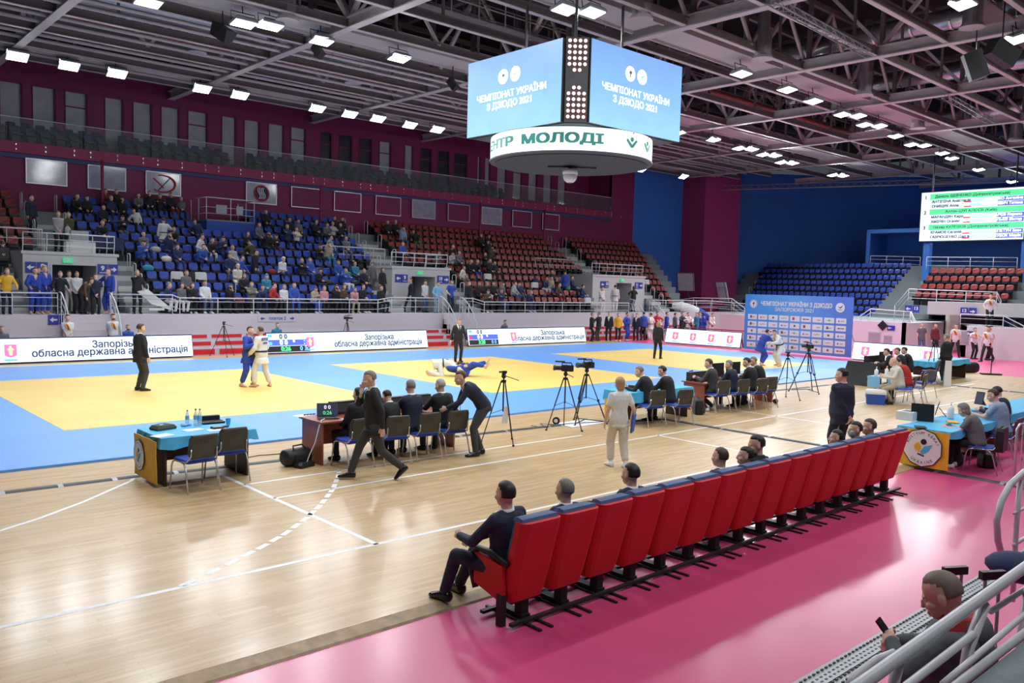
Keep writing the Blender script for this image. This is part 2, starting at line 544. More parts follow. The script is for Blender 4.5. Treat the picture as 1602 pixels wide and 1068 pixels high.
# gaps of the fascia for stairs are built as steps standing in front of it
m = MB()
m.bb(-12, 49.5, 35.12, 43.5, 1.2, 1.6, 'concrete')
for i in range(1, NR):
    y0 = rowY(i)-.37
    gaps = [(a-.02, b+.02) for a, b in PORT] if i < 5 else []
    xs_ = [-12]+[q for g in gaps for q in g]+[49+.47*i]
    for a, b in zip(xs_[::2], xs_[1::2]): m.bb(a, b, y0, min(43.5, y0+SYD+.001) if i < 5 else 43.5, rowZ(i)-.43, rowZ(i), 'concrete')
for i in range(0, 9):
    y0 = rowY(i)+.01
    for a, b in [(q[1]+.1, q[1]+1.2) for q in PORT]+[(q[0]-1.2, q[0]-.1) for q in PORT] if i < 5 else AIS_UP: m.bb(a, b, y0, y0+.36, rowZ(i), rowZ(i)+.215, 'portal_grey')
st(m, 'floor_stand_terrace')
m = MB()
for i, (z0, z1, y0) in enumerate(((FZ, .28, 33.35), (.28, .56, 33.75), (.56, .82, 34.15))):
    m.bb(-12, 48, y0, 34.5, z0, z1, 'fascia')
    for k in range(40): m.bb(-11.4+k*1.5, -10.1+k*1.5, y0-.012, y0, z0+.07, z1-.05, 'theatre_red')
for o in (st(m, 'floor_red_steps'),): pass

def cap_rail(m, x, y, z, h=.85, r=.022, along='Y', L=.35):
    p = [(x, y-L/2, z), (x, y-L/2, z+h-.06), (x, y-L/2+.06, z+h), (x, y+L/2-.06, z+h), (x, y+L/2, z+h-.06), (x, y+L/2, z-.2)]
    if along == 'X': p = [(x+(b-y), y, c) for a, b, c in p]
    m.tube(p, r, 'rail_white', 6)
def hoop(x, y, z, label, along='Y', h=.9):
    m = MB(); cap_rail(m, x, y, z, along=along, h=h)
    return tag(m.build('stair_handrail', smooth=True), label, 'handrail', 'hooped handrails on the stand stairs')

def portal(x0, x1, yf, yb, top, sl, nums, idx, dx0, dx1):
    z0 = 1.6
    m = MB()
    m.bb(x0, dx0, yf, yb, z0, top, 'portal_grey'); m.bb(dx1, x1, yf, yb, z0, top, 'portal_grey')
    m.bb(dx0, dx1, yf, yb, 3.48, top, 'portal_grey')
    m.bb(dx0, dx1, yf+1.9, yb+.3, z0, 3.48, 'tunnel_black' if idx == 9 else 'tunnel_dark')  # dark block ends the passage, shade inside put into its colour
    m.bb(x0-.06, x1+.06, yf-.05, yb, top-.08, top+.04, 'portal_grey')
    m.bb(dx0-.05, dx0+.02, yf-.03, yf+.1, z0, 3.5, 'portal_grey')
    o = st(m, 'wall_portal')
    return o
def arrow(m, c, right, s, mat):
    d = 1 if right else -1
    x, z = c[0], c[2]
    y = c[1]
    m.prism([(x-d*s*.5, y, z-s*.13), (x+d*s*.05, y, z-s*.13), (x+d*s*.05, y, z-s*.4), (x+d*s*.55, y, z), (x+d*s*.05, y, z+s*.4), (x+d*s*.05, y, z+s*.13), (x-d*s*.5, y, z+s*.13)][::d], (0, -.004, 0), mat)
def sector_sign(c, num, right, wd=.78, ht=.42, label=None):
    """wall sign in the XZ plane, facing -Y: arrow and sector number"""
    e = MB()
    d = 1 if right else -1
    e.box((c[0]-wd*.26, c[1], c[2]), (wd*.48, .03, ht), 'sign_blue'); e.box((c[0]+wd*.26, c[1], c[2]), (wd*.48, .03, ht), 'sign_blue')
    o = e.build('sector_sign')
    tag(o, label, 'sign', 'blue sector signs')
    a = MB(); arrow(a, (c[0]+d*wd*.26, c[1]-.018, c[2]), right, ht*.62, 'white')
    q = a.build('arrow_symbol', o); fixn(q)
    lettering(num, ht*.62, 'white', o, frame_mat((c[0]-d*wd*.26, c[1]-.02, c[2]+.04), (1, 0, 0), (0, 0, 1)), bold=.012)
    b = MB(); b.bb(c[0]-d*wd*.26-.12, c[0]-d*wd*.26+.12, c[1]-.021, c[1]-.017, c[2]-ht*.36, c[2]-ht*.3, 'white'); b.build('caption_bar', o)
    return o

YF = 36.8
for i, ((x0, x1), (na, nb), (da, db)) in enumerate(zip(PORT, (('8', '9'), ('9', '10'), ('10', '11')), ((8.75, 10.4), (26.0, 27.6), (42.6, 44.2)))):
    portal(x0, x1, YF, 39.2, 3.95, 0, None, i, da, db)
    nm = ('beside the yellow jacket man', 'behind the navy suit man', 'above the fighter with his back turned')[i]
    sector_sign(((x0+da)/2-.03, YF-.03, 3.35), na, False, label='blue arrow sign with number %s on the portal %s' % ({'8': 'eight', '9': 'nine', '10': 'ten'}[na], nm))
    sector_sign(((x1+db)/2+.03, YF-.03, 3.35), nb, True, label='blue arrow sign with number %s on the portal %s' % ({'9': 'nine', '10': 'ten', '11': 'eleven'}[nb], nm))
    e = MB(); e.box(((da+db)/2-.25, YF-.06, 3.66), (.36, .08, .2), 'sign_green'); q = e.build('exit_light'); tag(q, 'green exit light above the portal '+nm, 'exit light', 'green exit lights above the portals')
    e = MB(); e.box((0, 0, 0), (.2, .004, .05), 'white'); e.box((-.05, 0, .04), (.05, .004, .07), 'white'); q2 = e.build('running_symbol', q, loc=((da+db)/2-.25, YF-.103, 3.66))

# rails: a thing of posts and tubes
def railing(pts, label, h=.95, post=1.6, rails=(.32, .63), z_of=None, r=.024, lean=.0, group='white tubular railings of the stands', mat='rail_white'):
    root = empty('railing', pts[0], label=label, cat='railing', group=group)
    o = V(pts[0])
    P = [V(p)-o for p in pts]
    t = MB(); t.tube([p+V((0, lean, h)) for p in P], r*1.15, mat, 7)
    t.build('top_rail', root, smooth=True)
    for q in rails:
        t = MB(); t.tube([p+V((0, lean*q/h, q)) for p in P], r*.6, mat, 6)
        t.build('lower_rail', root, smooth=True)
    for a, b in zip(P, P[1:]):
        n = max(1, round((b-a).length/post))
        for i in range(n+1):
            if i == n and b is not P[-1]: continue
            c = a+(b-a)*(i/n)
            t = MB(); t.tube([c, c+V((0, lean*.5-.04 if lean else 0, h*.5)), c+V((0, lean, h))], r*.85, mat, 6)
            t.build('post', root, smooth=True)
    return root
RY = 34.72
railing([(-2, RY, 1.6), (8.45, RY, 1.6)], 'white concourse railing in front of the yellow jacket man', h=.8)
railing([(10.3, RY, 1.6), (12.7, RY, 1.6), (13.0, RY, 1.48), (22.6, RY, 1.48), (23.4, RY, 1.6), (26.3, RY, 1.6)], 'long white railing in front of the blue seat block', h=.78)
railing([(27.7, RY, 1.6), (28.6, RY, 1.6), (29.4, RY, 1.42), (41.5, RY, 1.42)], 'long white railing in front of the red seat block', h=.78)
railing([(43.6, RY, 1.6), (50.5, RY, 1.6), (54, 33.2, 1.4)], 'white railing by the portal nearest the blue corner wall', h=.8)
# curved stair rails down from the concourse
def stair_rail(x, label, dx=0.0, y1=33.2):
    r_ = empty('stair_rail', (x, RY, 1.6), label=label, cat='railing', group='curved rails of the concourse stairs')
    crv = [(0, 0, .85), (0, -.3, .82), (0, -.8, .5), (0, -1.25, 0), (0, -1.5, -.5), (0, -1.55, -1.0), (0, -1.55, -1.6)]
    t = MB(); t.tube(crv, .03, 'rail_white', 7); t.build('top_rail', r_, smooth=True)
    for k in (.35, .7): t = MB(); t.tube([(a, b*(1-.1*k), c-k*.8) for a, b, c in crv[:5]], .014, 'rail_white', 6); t.build('lower_rail', r_, smooth=True)
    for k in (1, 2, 3): t = MB(); t.tube([crv[k], (0, crv[k][1], -1.6+.35*(3-k))], .018, 'rail_white', 6); t.build('post', r_, smooth=True)
    s = MB()
    return r_
for x0, x1, nm in ((8.5, 10.25, 'before the portal by the yellow jacket man'), (26.35, 27.65, 'before the portal of the pale blue shirt man'), (41.6, 43.5, 'beside the group of blue judo fighters')):
    stair_rail(x0, 'curved white stair rail, near flank, '+nm); stair_rail(x1, 'curved white stair rail, far flank, '+nm)
    m = MB()
    for k in range(6): m.bb(x0+.06, x1-.06, 33.0+.28*k, 34.6, FZ, .3+.25*k, 'fascia')
    st(m, 'floor_concourse_stairs')
for i, (x0, x1) in enumerate(PORT):
    nm = ('first portal by the yellow jacket man', 'portal of the pale blue shirt man', 'portal nearest the blue wall')[i]
    railing([(x0+.05, YF+.25, 3.99), (x1-.05, YF+.25, 3.99), (x1-.05, 39.0, 3.99)], 'railing on the platform roof of the '+nm, h=.72, post=.8, rails=(.24, .48), lean=-.08)
    railing([(x0-2.6, 39.5, 4.1), (x0+1.3, 39.5, 4.1)], 'short railing at the seat edge over the '+nm, h=.85, post=1.3, rails=(.45,))
    for k in range(6):
        j = 5+k
        for s_, q in ((0, AIS_UP[i][0]), (1, AIS_UP[i][1])):
            if j < 11 and not (s_ == 1 and k % 2 == 0): hoop(q, rowY(j)-.1, rowZ(j)-.1, 'hooped stair handrail, %s step above the %s, %s flank' % (nth(k), nm.split(' by ')[0].replace('portal of the pale blue shirt man', 'middle portal').replace('portal nearest the blue wall', 'last portal'), ('near', 'far')[s_]))
    for k in range(4):
        hoop(x1+.95, rowY(k+1)-.15, rowZ(k+1)-.15, 'hooped stair handrail, %s step beside the %s' % (nth(k), nm))

# ---------------------------------------------------------------- walls
WY = 43.55
m = MB(); m.bb(-12, 52.2, WY, WY+.2, 1.5, 8.5, 'magenta_wall'); m.bb(52.2, 58.6, WY, WY+.2, 1.5, 13.6, 'blue_wall'); m.bb(49.5, 52.2, WY-.01, WY+.2, 8.5, 13.6, 'magenta_wall'); st(m, 'wall_left')
m = MB(); m.bb(-12, 49.5, WY-.25, 46.1, 8.5, 9.0, 'magenta_bright'); m.bb(-12, 49.5, WY-.1, WY, 8.3, 8.5, 'navy_trim'); st(m, 'floor_balcony')
m = MB()
wins = [(0, 34), (51, 86), (102, 136), (164, 192), (208, 237), (252, 280), (294, 324), (347, 369), (382, 406), (420, 444), (455, 478), (502, 519), (531, 551), (562, 582), (594, 612), (634, 647), (659, 676), (686, 704), (712, 732), (748, 760)]
wx = [(onY(a, 200, 46).x, onY(b, 200, 46).x) for a, b in wins]
wx = [(wx[0][0]-1.6, wx[0][0]-.5)]+wx+[(38.3+k*1.55, 39.2+k*1.55) for k in range(6)]
WZ0, WZ1 = 9.5, 12.1
xs = -12
for a, b in wx: m.bb(xs, a, 46, 46.25, WZ0, WZ1, 'magenta_wall'); xs = b
m.bb(xs, 49.7, 46, 46.25, WZ0, WZ1, 'magenta_wall')
m.bb(-12, 49.7, 46, 46.25, WZ1, 13.6, 'magenta_wall'); m.bb(-12, 49.7, 46, 46.25, 9.0, WZ0, 'magenta_wall')
m.bb(49.5, 49.7, 43.5, 46.2, 8.9, 13.6, 'magenta_wall')
st(m, 'wall_back_gallery')
for i, (a, b) in enumerate(wx):
    m = MB(); dk = 12 <= i <= 14 or i in (17, 18, 19)
    m.bb(a, b, 46.14, 46.2, WZ0, WZ1, 'window_dark' if dk else 'window_blind')
    if i % 4 == 3 or dk: m.bb(a, b, 46.11, 46.14, WZ1-.75, WZ1-.68, 'magenta_wall')
    for s_ in (a, b): m.bb(s_-.03, s_+.03, 46.0, 46.2, WZ0, WZ1, 'magenta_wall')
    st(m, 'window_%d' % (i+1))
# thin magenta posts under the balcony
for k, px_ in enumerate((160, 502, 752, 853)):
    x_ = onY(px_, 300, WY-.9).x
    m = MB(); m.tube([(x_, WY-.9, 5.2), (x_, WY-.9, 8.5)], .07, 'magenta_bright', 10)
    st(m, 'column_balcony_post', smooth=True)
# column and curved blue end wall
pl = [(58.6, 43.55), (59.2, 41.7), (62.3, 40.3), (62.9, 43.6), (67, 40.7), (70.3, 38.2), (73.6, 35.0), (76.5, 31.3), (79.5, 28.0), (82.1, 24.8), (84.5, 20), (86, 14), (86, -4)]
cols_ = ['magenta_wall', 'magenta_column_lit', 'blue_wall', 'blue_wall']+['blue_wall']*9  # lighter magenta paints light onto the column's broad face
for (a, b), c_ in zip(zip(pl, pl[1:]), cols_):
    m = MB()
    m.add([(*a, -.05), (*b, -.05), (*b, 13.6), (*a, 13.6)], [(0, 1, 2, 3)], c_)
    d_ = (V((*b, 0))-V((*a, 0))).normalized()
    n_ = V((-d_.y, d_.x, 0))*.2
    m.add([V((*a, -.05))+n_, V((*b, -.05))+n_, V((*b, 13.6))+n_, V((*a, 13.6))+n_], [(3, 2, 1, 0)], c_)
    st(m, 'wall_right')

# balcony glass
m = MB()
gx = -10
k = 0
while gx < 49:
    root = None
    x1 = min(gx+3.1, 49.2)
    g = MB(); g.bb(gx+.02, x1-.02, 43.27, 43.285, 9.02, 10.05, 'glass')
    o = g.build('glass_panel')
    if 4 < gx: tag(o, 'clear glass balustrade panel of the upper gallery, %s one along' % nth(k), 'glass panel', 'glass balustrade of the upper gallery')
    else: tag(o, 'clear glass balustrade panel at the dim start of the gallery, panel %s' % nth(k), 'glass panel', 'glass balustrade of the upper gallery')
    e = MB(); e.bb(gx, x1, 43.26, 43.295, 10.05, 10.075, 'glass_edge'); e.build('top_edge', o)
    e = MB()
    for s_ in (.3, 1.5, 2.7): e.box((gx+s_, 43.25, 8.87), (.05, .05, .07), 'chrome'); e.box((gx+s_, 43.25, 8.66), (.05, .05, .07), 'chrome')
    e.build('fixing_studs', o)['kind'] = 'stuff'
    gx += 3.1
    k += 1

# ---------------------------------------------------------------- ceiling
ZB = 12.5
m = MB(); m.bb(-14, 90, -8, 47, 17.2, 17.4, 'roof'); m.bb(-12, 58, 46.3, 46.5, 13.0, 17.4, 'roof'); st(m, 'ceiling')
AX = [.2, 8.45, 16.75, 25.1, 33.25, 41.5, 50.1, 58.3, 67.0, 75.5]
for i, x in enumerate(AX):
    y1 = 46 if x < 58 else 43.4 if x < 62 else 38 if x < 70 else 31
    m = MB()
    m.bb(x-.17, x+.17, 2, y1, ZB, ZB+.04, 'beam'); m.bb(x-.025, x+.025, 2, y1, ZB+.04, ZB+.40, 'beam'); m.bb(x-.17, x+.17, 2, y1, ZB+.40, ZB+.44, 'beam')
    st(m, 'ceiling_beam')
    m = MB()
    m.bb(x-.15, x+.15, 2, y1, 16.3, 16.6, 'beam_dark')
    k = 0
    y = 6.1
    while y < y1-3:
        m.beam((x, y, ZB+.4), (x, y, 16.4), .16, .16, 'beam_dark')
        m.beam((x, y, ZB+.42) if k % 2 else (x, y, 16.3), (x, y+3.1, 16.3) if k % 2 else (x, y+3.1, ZB+.42), .17, .13, 'beam')
        y += 3.1
        k += 1
    st(m, 'ceiling_truss')
BY = [6.6, 9.8, 12.95, 15.6, 18.75, 21.75, 25.0, 28.0, 31.3, 34.4, 37.4, 40.3, 42.9]
for j, y in enumerate(BY):
    x1 = 78 if y < 24 else 73 if y < 30 else 67 if y < 36 else 62
    m = MB()
    m.bb(-12, x1, y-.09, y+.09, ZB+.05, ZB+.08, 'beam'); m.bb(-12, x1, y-.015, y+.015, ZB+.08, ZB+.34, 'beam_dark'); m.bb(-12, x1, y-.09, y+.09, ZB+.34, ZB+.37, 'beam_dark')  # web and top flange darker: shade between the beams put into the colour
    st(m, 'ceiling_beam')
    m = MB()
    m.bb(-12, x1, y-.09, y+.09, 15.4, 15.6, 'beam_dark')
    x = .2
    k = 0
    while x < x1-5:
        (j % 3 == 1) and (m.beam((x, y, ZB+.3), (x+2.07, y, 15.4), .11, .11, 'beam'), m.beam((x+2.07, y, 15.4), (x+4.15, y, ZB+.3), .11, .11, 'beam'))
        m.beam((x+2.07, y, 15.4), (x+2.07, y, ZB+.3), .09, .09, 'beam_dark')
        x += 4.15
    st(m, 'ceiling_truss')
m = MB()
for y in (32.4, 33.3, 35.4, 36.4, 38.4, 39.3, 40.62, 40.97, 41.35, 42.0):
    m.tube([(-12, y, ZB+.18), (60, y, ZB+.18)], .08, 'beam', 8)
st(m, 'ceiling_pipe_runs', smooth=True)
# light gantries with walkways
for y, x1 in ((20.3, 76), (29.6, 68)):
    m = MB()
    for xa, xb in zip(AX, AX[1:]):
        if xb < x1+2: m.bb(xa+.3, xb-.3, y-.75, y+.75, ZB+.3, ZB+.38, 'gantry'); m.bb(xa+.3, xb-.3, y-.78, y-.7, ZB+.2, ZB+.45, 'gantry'); m.bb(xa+.3, xb-.3, y+.7, y+.78, ZB+.2, ZB+.45, 'gantry')
    st(m, 'ceiling_light_gantry')
for y in (12.0, 24.0, 27.0, 33.8, 39.8):
    m = MB()
    m.bb(-10, 70 if y < 30 else 58, y-.5, y+.5, 13.7, 13.76, 'beam_dark')
    for s_ in (-.5, .5):
        for z in (14.2, 14.75): m.bb(-10, 70 if y < 30 else 58, y+s_-.02, y+s_+.02, z, z+.04, 'beam')
        x = -9
        while x < (70 if y < 30 else 58): m.bb(x-.02, x+.02, y+s_-.02, y+s_+.02, 13.7, 14.75, 'beam'); x += 1.4
    st(m, 'ceiling_catwalk')
def duct(pts, r, label, mat='duct'):
    m = MB()
    m.tube(pts, r, mat, 14)
    a, b = V(pts[0]), V(pts[-1])
    o = m.build('ventilation_duct', smooth=True)
    tag(o, label, 'duct', 'ventilation ducts under the roof')
    q = MB()
    L = (b-a).length
    d = (b-a).normalized()
    k = 1.0
    while k < L: q.tube([a+d*k, a+d*(k+.08)], r*1.07, mat, 14); k += 1.6
    q.build('duct_bands', o)['kind'] = 'stuff'
duct([(37, 2, 14.6), (37, 22, 14.6)], .42, 'silver spiral duct crossing above the beams near the hanging loudspeakers')
duct([(44.5, 4, 14.3), (44.5, 26, 14.3)], .38, 'silver spiral duct one bay beyond the hanging loudspeakers')
duct([(53.5, 4, 14.0), (53.5, 30, 14.0)], .42, 'silver duct in the far bays above the result screen')
duct([(-8, 35.6, 13.9), (33, 35.6, 13.9)], .55, 'wide silver duct running above the gallery windows')
duct([(-8, 37.9, 13.55), (40, 37.9, 13.55)], .24, 'reddish pipe running along above the gallery lamps', 'duct_red')
duct([(26, 26.0, 13.35), (60, 26.0, 13.35)], .22, 'reddish pipe running beyond the scoreboard cube', 'duct_red')
for i, (px_, py_, z) in enumerate(((1522, 18, 13.2), (308, 62, 13.2), (553, 112, 13.2), (1194, 70, 12.9), (1352, 130, 12.9), (450, 8, 12.9), (1437, 185, 12.9), (1004, 5, 12.9), (1590, 205, 13.0))):
    p = fl(px_, py_, z)
    m = MB(); m.cyl((p.x, p.y, z), .33, .9, 'duct', 18); m.cyl((p.x, p.y, z-.5), .42, .12, 'gantry', 18, r2=.36); m.cyl((p.x, p.y, z+1.6), .25, 2.4, 'duct', 12)
    tag(m.build('air_diffuser', smooth=False), 'round silver air diffuser drum under the roof, %s in the row of diffusers' % nth(i), 'air diffuser', 'round air diffusers under the roof')
# small lattice trusses
def lattice(a, b, label, s=.3, step=.4):
    a, b = V(a), V(b)
    d = (b-a)
    n = max(2, int(d.length/step))
    side = d.cross(V((0, 0, 1))).normalized()*s*.5
    up = V((0, 0, s))
    m = MB()
    e = [a+side, a-side, a+up]
    for q in e: m.tube([q, q+d], .025, 'aluminium', 5)
    for i in range(n):
        p, q = d*(i/n), d*((i+1)/n)
        for u, v_ in ((0, 1), (1, 2), (2, 0)): m.tube([e[u]+p, e[v_]+q] if i % 2 else [e[v_]+p, e[u]+q], .014, 'aluminium', 4)
    tag(m.build('lattice_truss'), label, 'truss', 'small lattice lighting trusses')
lattice(fl(1205, 5, 12.3), fl(1362, 90, 12.3), 'triangular lattice lighting truss between the beams beyond the scoreboard cube')
lattice(fl(1478, 152, 12.3), fl(1552, 194, 12.3), 'triangular lattice lighting truss below the hanging loudspeakers')
lattice(fl(1100, 298, 11.6), fl(1570, 285, 11.6), 'long dark lattice truss hanging in front of the far blue wall', s=.35, step=.6)

# floodlights
def floodlight():
    root = empty('floodlight')
    b = MB(); b.loft([[(x*.42*k, y*.30*k, z) for x, y in ((-1, -1), (1, -1), (1, 1), (-1, 1))] for k, z in ((1, -.08), (1, 0), (.72, .12))], 'lamp_body'); b.build('housing', root)
    g = MB(); g.bb(-.38, .38, -.26, .26, -.10, -.082, 'lamp_glow'); g.build('lamp_glass', root)
    y = MB(); y.tube([(-.45, 0, -.02), (-.45, 0, .32), (.45, 0, .32), (.45, 0, -.02)], .018, 'black', 5); y.tube([(0, 0, .3), (0, 0, .56)], .02, 'black', 5); y.build('bracket', root)
    return root
proto = floodlight()
first = True
cnt = {}
for p_, dbl, px_ in lamp_spots:
    rowname = 'row above the upper gallery' if p_.y > 36 else 'middle lamp row' if p_.y > 25 else 'lamp row over the officials' if p_.y > 15 else 'unseen lamp rows over our side'
    for s_ in ((-.45, .45) if dbl else (0,)):
        n = cnt.get(rowname, 0)
        cnt[rowname] = n+1
        o = proto if first else dup(proto)
        first = False
        o.location = (p_.x+s_*.9, p_.y-s_*.5, p_.z)
        o.rotation_euler = (R(-28) if p_.y > 38 else R(-10), 0, 0)
        tag(o, 'glowing white floodlight on a bracket, %s lamp of the %s' % (nth(n), rowname), 'floodlight', 'floodlights under the roof')
    lamp_light(p_-V((0, 0, .14)), LAMP_W*(1.3 if dbl else 1)*(.5 if p_.y > 38 else 1)*(.62 if p_.x > 30 and px_ else 1)*(2.3 if p_.x > 45 and px_ else 1))
# dark loudspeakers and moving heads
def speaker(p, rz, rx, s, label):
    root = empty('hanging_loudspeaker', p, label=label, cat='loudspeaker', group='black loudspeakers under the roof')
    b = MB(); b.loft([[(x*.36*k*s, y, z*.6*s) for x, z in ((-1, -1), (1, -1), (1, 1), (-1, 1))] for k, y in ((1, -.35*s), (.6, .35*s))], 'black', ); o = b.build('cabinet', root); o.rotation_euler = (rx, 0, rz); fixn(o)
    g = MB(); g.cyl((0, -.36*s, -.15*s), .24*s, .02, 'dark_grey', 20, axis='Y'); g.cyl((0, -.36*s, .33*s), .12*s, .02, 'dark_grey', 16, axis='Y'); g.build('speaker_cone', o)
    y = MB(); y.tube([(0, 0, .2), (0, 0, 13.1-p[2])], .025, 'black', 6); y.build('hanger', root)
speaker(fl(1525, 103, 11.4), R(35), R(-20), .82, 'black upright loudspeaker hanging under the roof beams')
speaker(fl(1567, 84, 11.4), R(60), R(-65), .82, 'black loudspeaker tilted on its side beside the upright one')
speaker(fl(348, 52, 12.0), R(20), R(-60), .7, 'black loudspeaker hanging over the gallery end')
speaker(fl(497, 80, 12.0), R(20), R(-40), .45, 'small black moving head lamp under the lamp pair')
speaker(fl(708, 132, 12.0), R(20), R(-40), .45, 'small black moving head lamp beside the scoreboard cube')
# ---------------------------------------------------------------- stadium seats
def seat_mesh(name, mt):
    m = MB()
    w2 = .215
    prof = [(-.9, 0), (-1, .12), (-1, .30), (-.86, .40), (-.6, .43), (.6, .43), (.86, .40), (1, .30), (1, .12), (.9, 0)]
    def back(y0, dy): return [(x*w2*(.86+.14*z/.43), y0+.05+.07*(z/.43)+dy+.05*(1-abs(x)**2), .56+z*.74) for x, z in prof]
    m.loft([back(.15, 0), back(.15, .035)], mt)
    m.loft([[(x*w2*.96, y, .40+dz+.02*abs(x)) for x, y in ((-1, -.22), (-.8, -.25), (.8, -.25), (1, -.22), (1, .17), (-1, .17))] for dz in (0, .03)], 'seat_navy')  # dark pan and black block below put the shadow gap into the colour
    m.bb(-.17, .17, .02, .24, .02, .56, 'black'); m.bb(-.24, -.21, -.1, .2, .30, .58, 'black')
    me = m.mesh(name)
    return me
SEATS = []                          # (kind, x, y, z, rz, row, col, block)
def blocks_left():
    for i in range(NR):
        up = i >= 5
        for nm, mt, a, b in (('A', 'red', -.5, 8.75 if up else 6.5), ('B', 'blue', 10.75 if up else 12.5, 25.2 if up else 23.45), ('C', 'red', 27.3 if up else 29.95, 42.0 if up else 38.9), ('D', 'red', 44.1 if up else 46.9, 47.6+.47*i)):
            n = int((b-a)/.5)
            for k in range(n):
                x = a+.25+k*(b-a)/n
                if nm == 'B' and i >= 8 and 16.6 < x < 19.4: continue
                SEATS.append((mt, x, rowY(i), rowZ(i), 0, i, k, nm))
blocks_left()
RX0, RXD, RZD = 59.3, .78, .48
for i in range(9):
    ya = 27.2
    yb = 38.4+.2*i
    n = int((yb-ya)/.5)
    for k in range(n): SEATS.append(('blue', RX0+RXD*i, ya+.25+k*.5, .9+RZD*i, -PI/2, i, k, 'E'))
fy0, fy1 = onX(1588, 430, 56).y, onX(1438, 430, 56).y
for i in range(4):
    n = int((fy1-fy0)/.5)
    for k in range(n): SEATS.append(('red', 55+.8*i, fy0+.25+k*.5, 2.55+.52*i, -PI/2, i, k, 'F'))
gy = onX(1592, 490, 52).y
for i in range(4):
    for k in range(5): SEATS.append(('blue', 51+.8*i, gy-.5-k*.5, 1.45+.4*i, -PI/2, i, k, 'G'))
SEAT_ME = {k: seat_mesh(k+'_stadium_seat', 'seat_'+k) for k in ('blue', 'red')}
BLK = {'A': 'red block beside first portal', 'B': 'large blue block', 'C': 'large red block', 'D': 'red corner block', 'E': 'blue block behind the backdrop', 'F': 'red block over the tunnel', 'G': 'blue block beside the tunnel'}
vis = []
for s_ in SEATS:
    px_, py_, z_ = proj((s_[1], s_[2], s_[3]+.6))
    if -15 < px_ < 1617 and 0 < py_ < 1068:
        if s_[7] == 'E' and 1165 < px_ < 1333 and py_ > 470: continue
        if s_[7] == 'D' and s_[5] < 3 and s_[1] > 48.3: continue
        vis.append((z_, s_))
vis.sort(key=lambda t: t[0])
SEATMAP = {}
for kd in ('blue', 'red'):
    lst = [s_ for z_, s_ in vis if s_[0] == kd]
    far = MB()
    fm = SEAT_ME[kd]
    mset = [x_.name for x_ in fm.materials]
    fv, ff, fi = [tuple(q.co) for q in fm.vertices], [tuple(q.vertices) for q in fm.polygons], [q.material_index for q in fm.polygons]
    for n_, s_ in enumerate(lst):
        SEATMAP[(s_[7], s_[5], s_[6])] = s_
        if n_ < 300:
            o = bpy.data.objects.new(kd+'_stadium_seat', fm)
            col.objects.link(o)
            o.location = s_[1:4]
            o.rotation_euler.z = s_[4]
            tag(o, '%s stadium seat, %s row up, %s along in the %s' % (kd, nth(s_[5]), nth(s_[6]), BLK[s_[7]]), 'stadium seat', kd+' stadium seats')
        else:
            Q = MX.Translation(V(s_[1:4])) @ MX.Rotation(s_[4], 4, 'Z')
            k = len(far.v)
            for x_ in mset: far.mi(x_)
            far.v += [Q @ V(q) for q in fv]
            far.f += [tuple(k+j for j in f_) for f_ in ff]
            far.m += [far.ms.index(mset[j]) for j in fi]
    if far.v:
        o = far.build(kd+'_seats_far_rows')
        tag(o, 'farthest rows of %s plastic stadium seats in the end stands' % kd, 'stadium seats', kind='stuff')
# navy seats of the gallery behind the glass
g_me = seat_mesh('gallery_chair', 'seat_navy')
k = 0
for i, (y_, z_) in enumerate(((44.2, 9.0), (45.1, 9.28))):
    x_ = 8.5
    while x_ < 40:
        if int(x_*2) % 13 not in (0, 1):
            o = bpy.data.objects.new('gallery_chair', g_me)
            col.objects.link(o)
            o.location = (x_, y_, z_)
            tag(o, 'navy gallery chair behind the glass, %s in the %s gallery row' % (nth(int(x_*1.5)-12), ('front', 'rear')[i]), 'gallery seat', 'navy seats of the upper gallery')
        x_ += .62
m = MB(); m.bb(8, 40, 44.75, 46, 9.0, 9.28, 'dark_grey'); st(m, 'floor_gallery_step')
# camera platform in the blue block
px0, px1 = 16.75, 19.25
m = MB(); m.bb(px0, px1, rowY(8)-.3, 43.5, 4.6, 5.95, 'cloth_blue'); m.bb(px0, px1, rowY(8)-.3, 43.5, 5.95, 6.02, 'concrete'); st(m, 'floor_camera_platform')
railing([(px0, 43.2, 6.0), (px0, rowY(8)-.25, 6.0), (px1, rowY(8)-.25, 6.0), (px1, 43.2, 6.0)], 'square white railing round the camera platform high in the blue block', h=1.1, post=1.3)
for a, lb in ((17.5, 'pale notice board at the near half of the camera platform rail'), (18.45, 'pale notice board at the far half of the camera platform rail')):
    m = MB(); m.box((a, rowY(8)-.3, 6.55), (.55 if a < 18 else .35, .03, .42), 'window_blind'); tag(m.build('notice_board'), lb, 'board', 'notice boards on the camera platform')

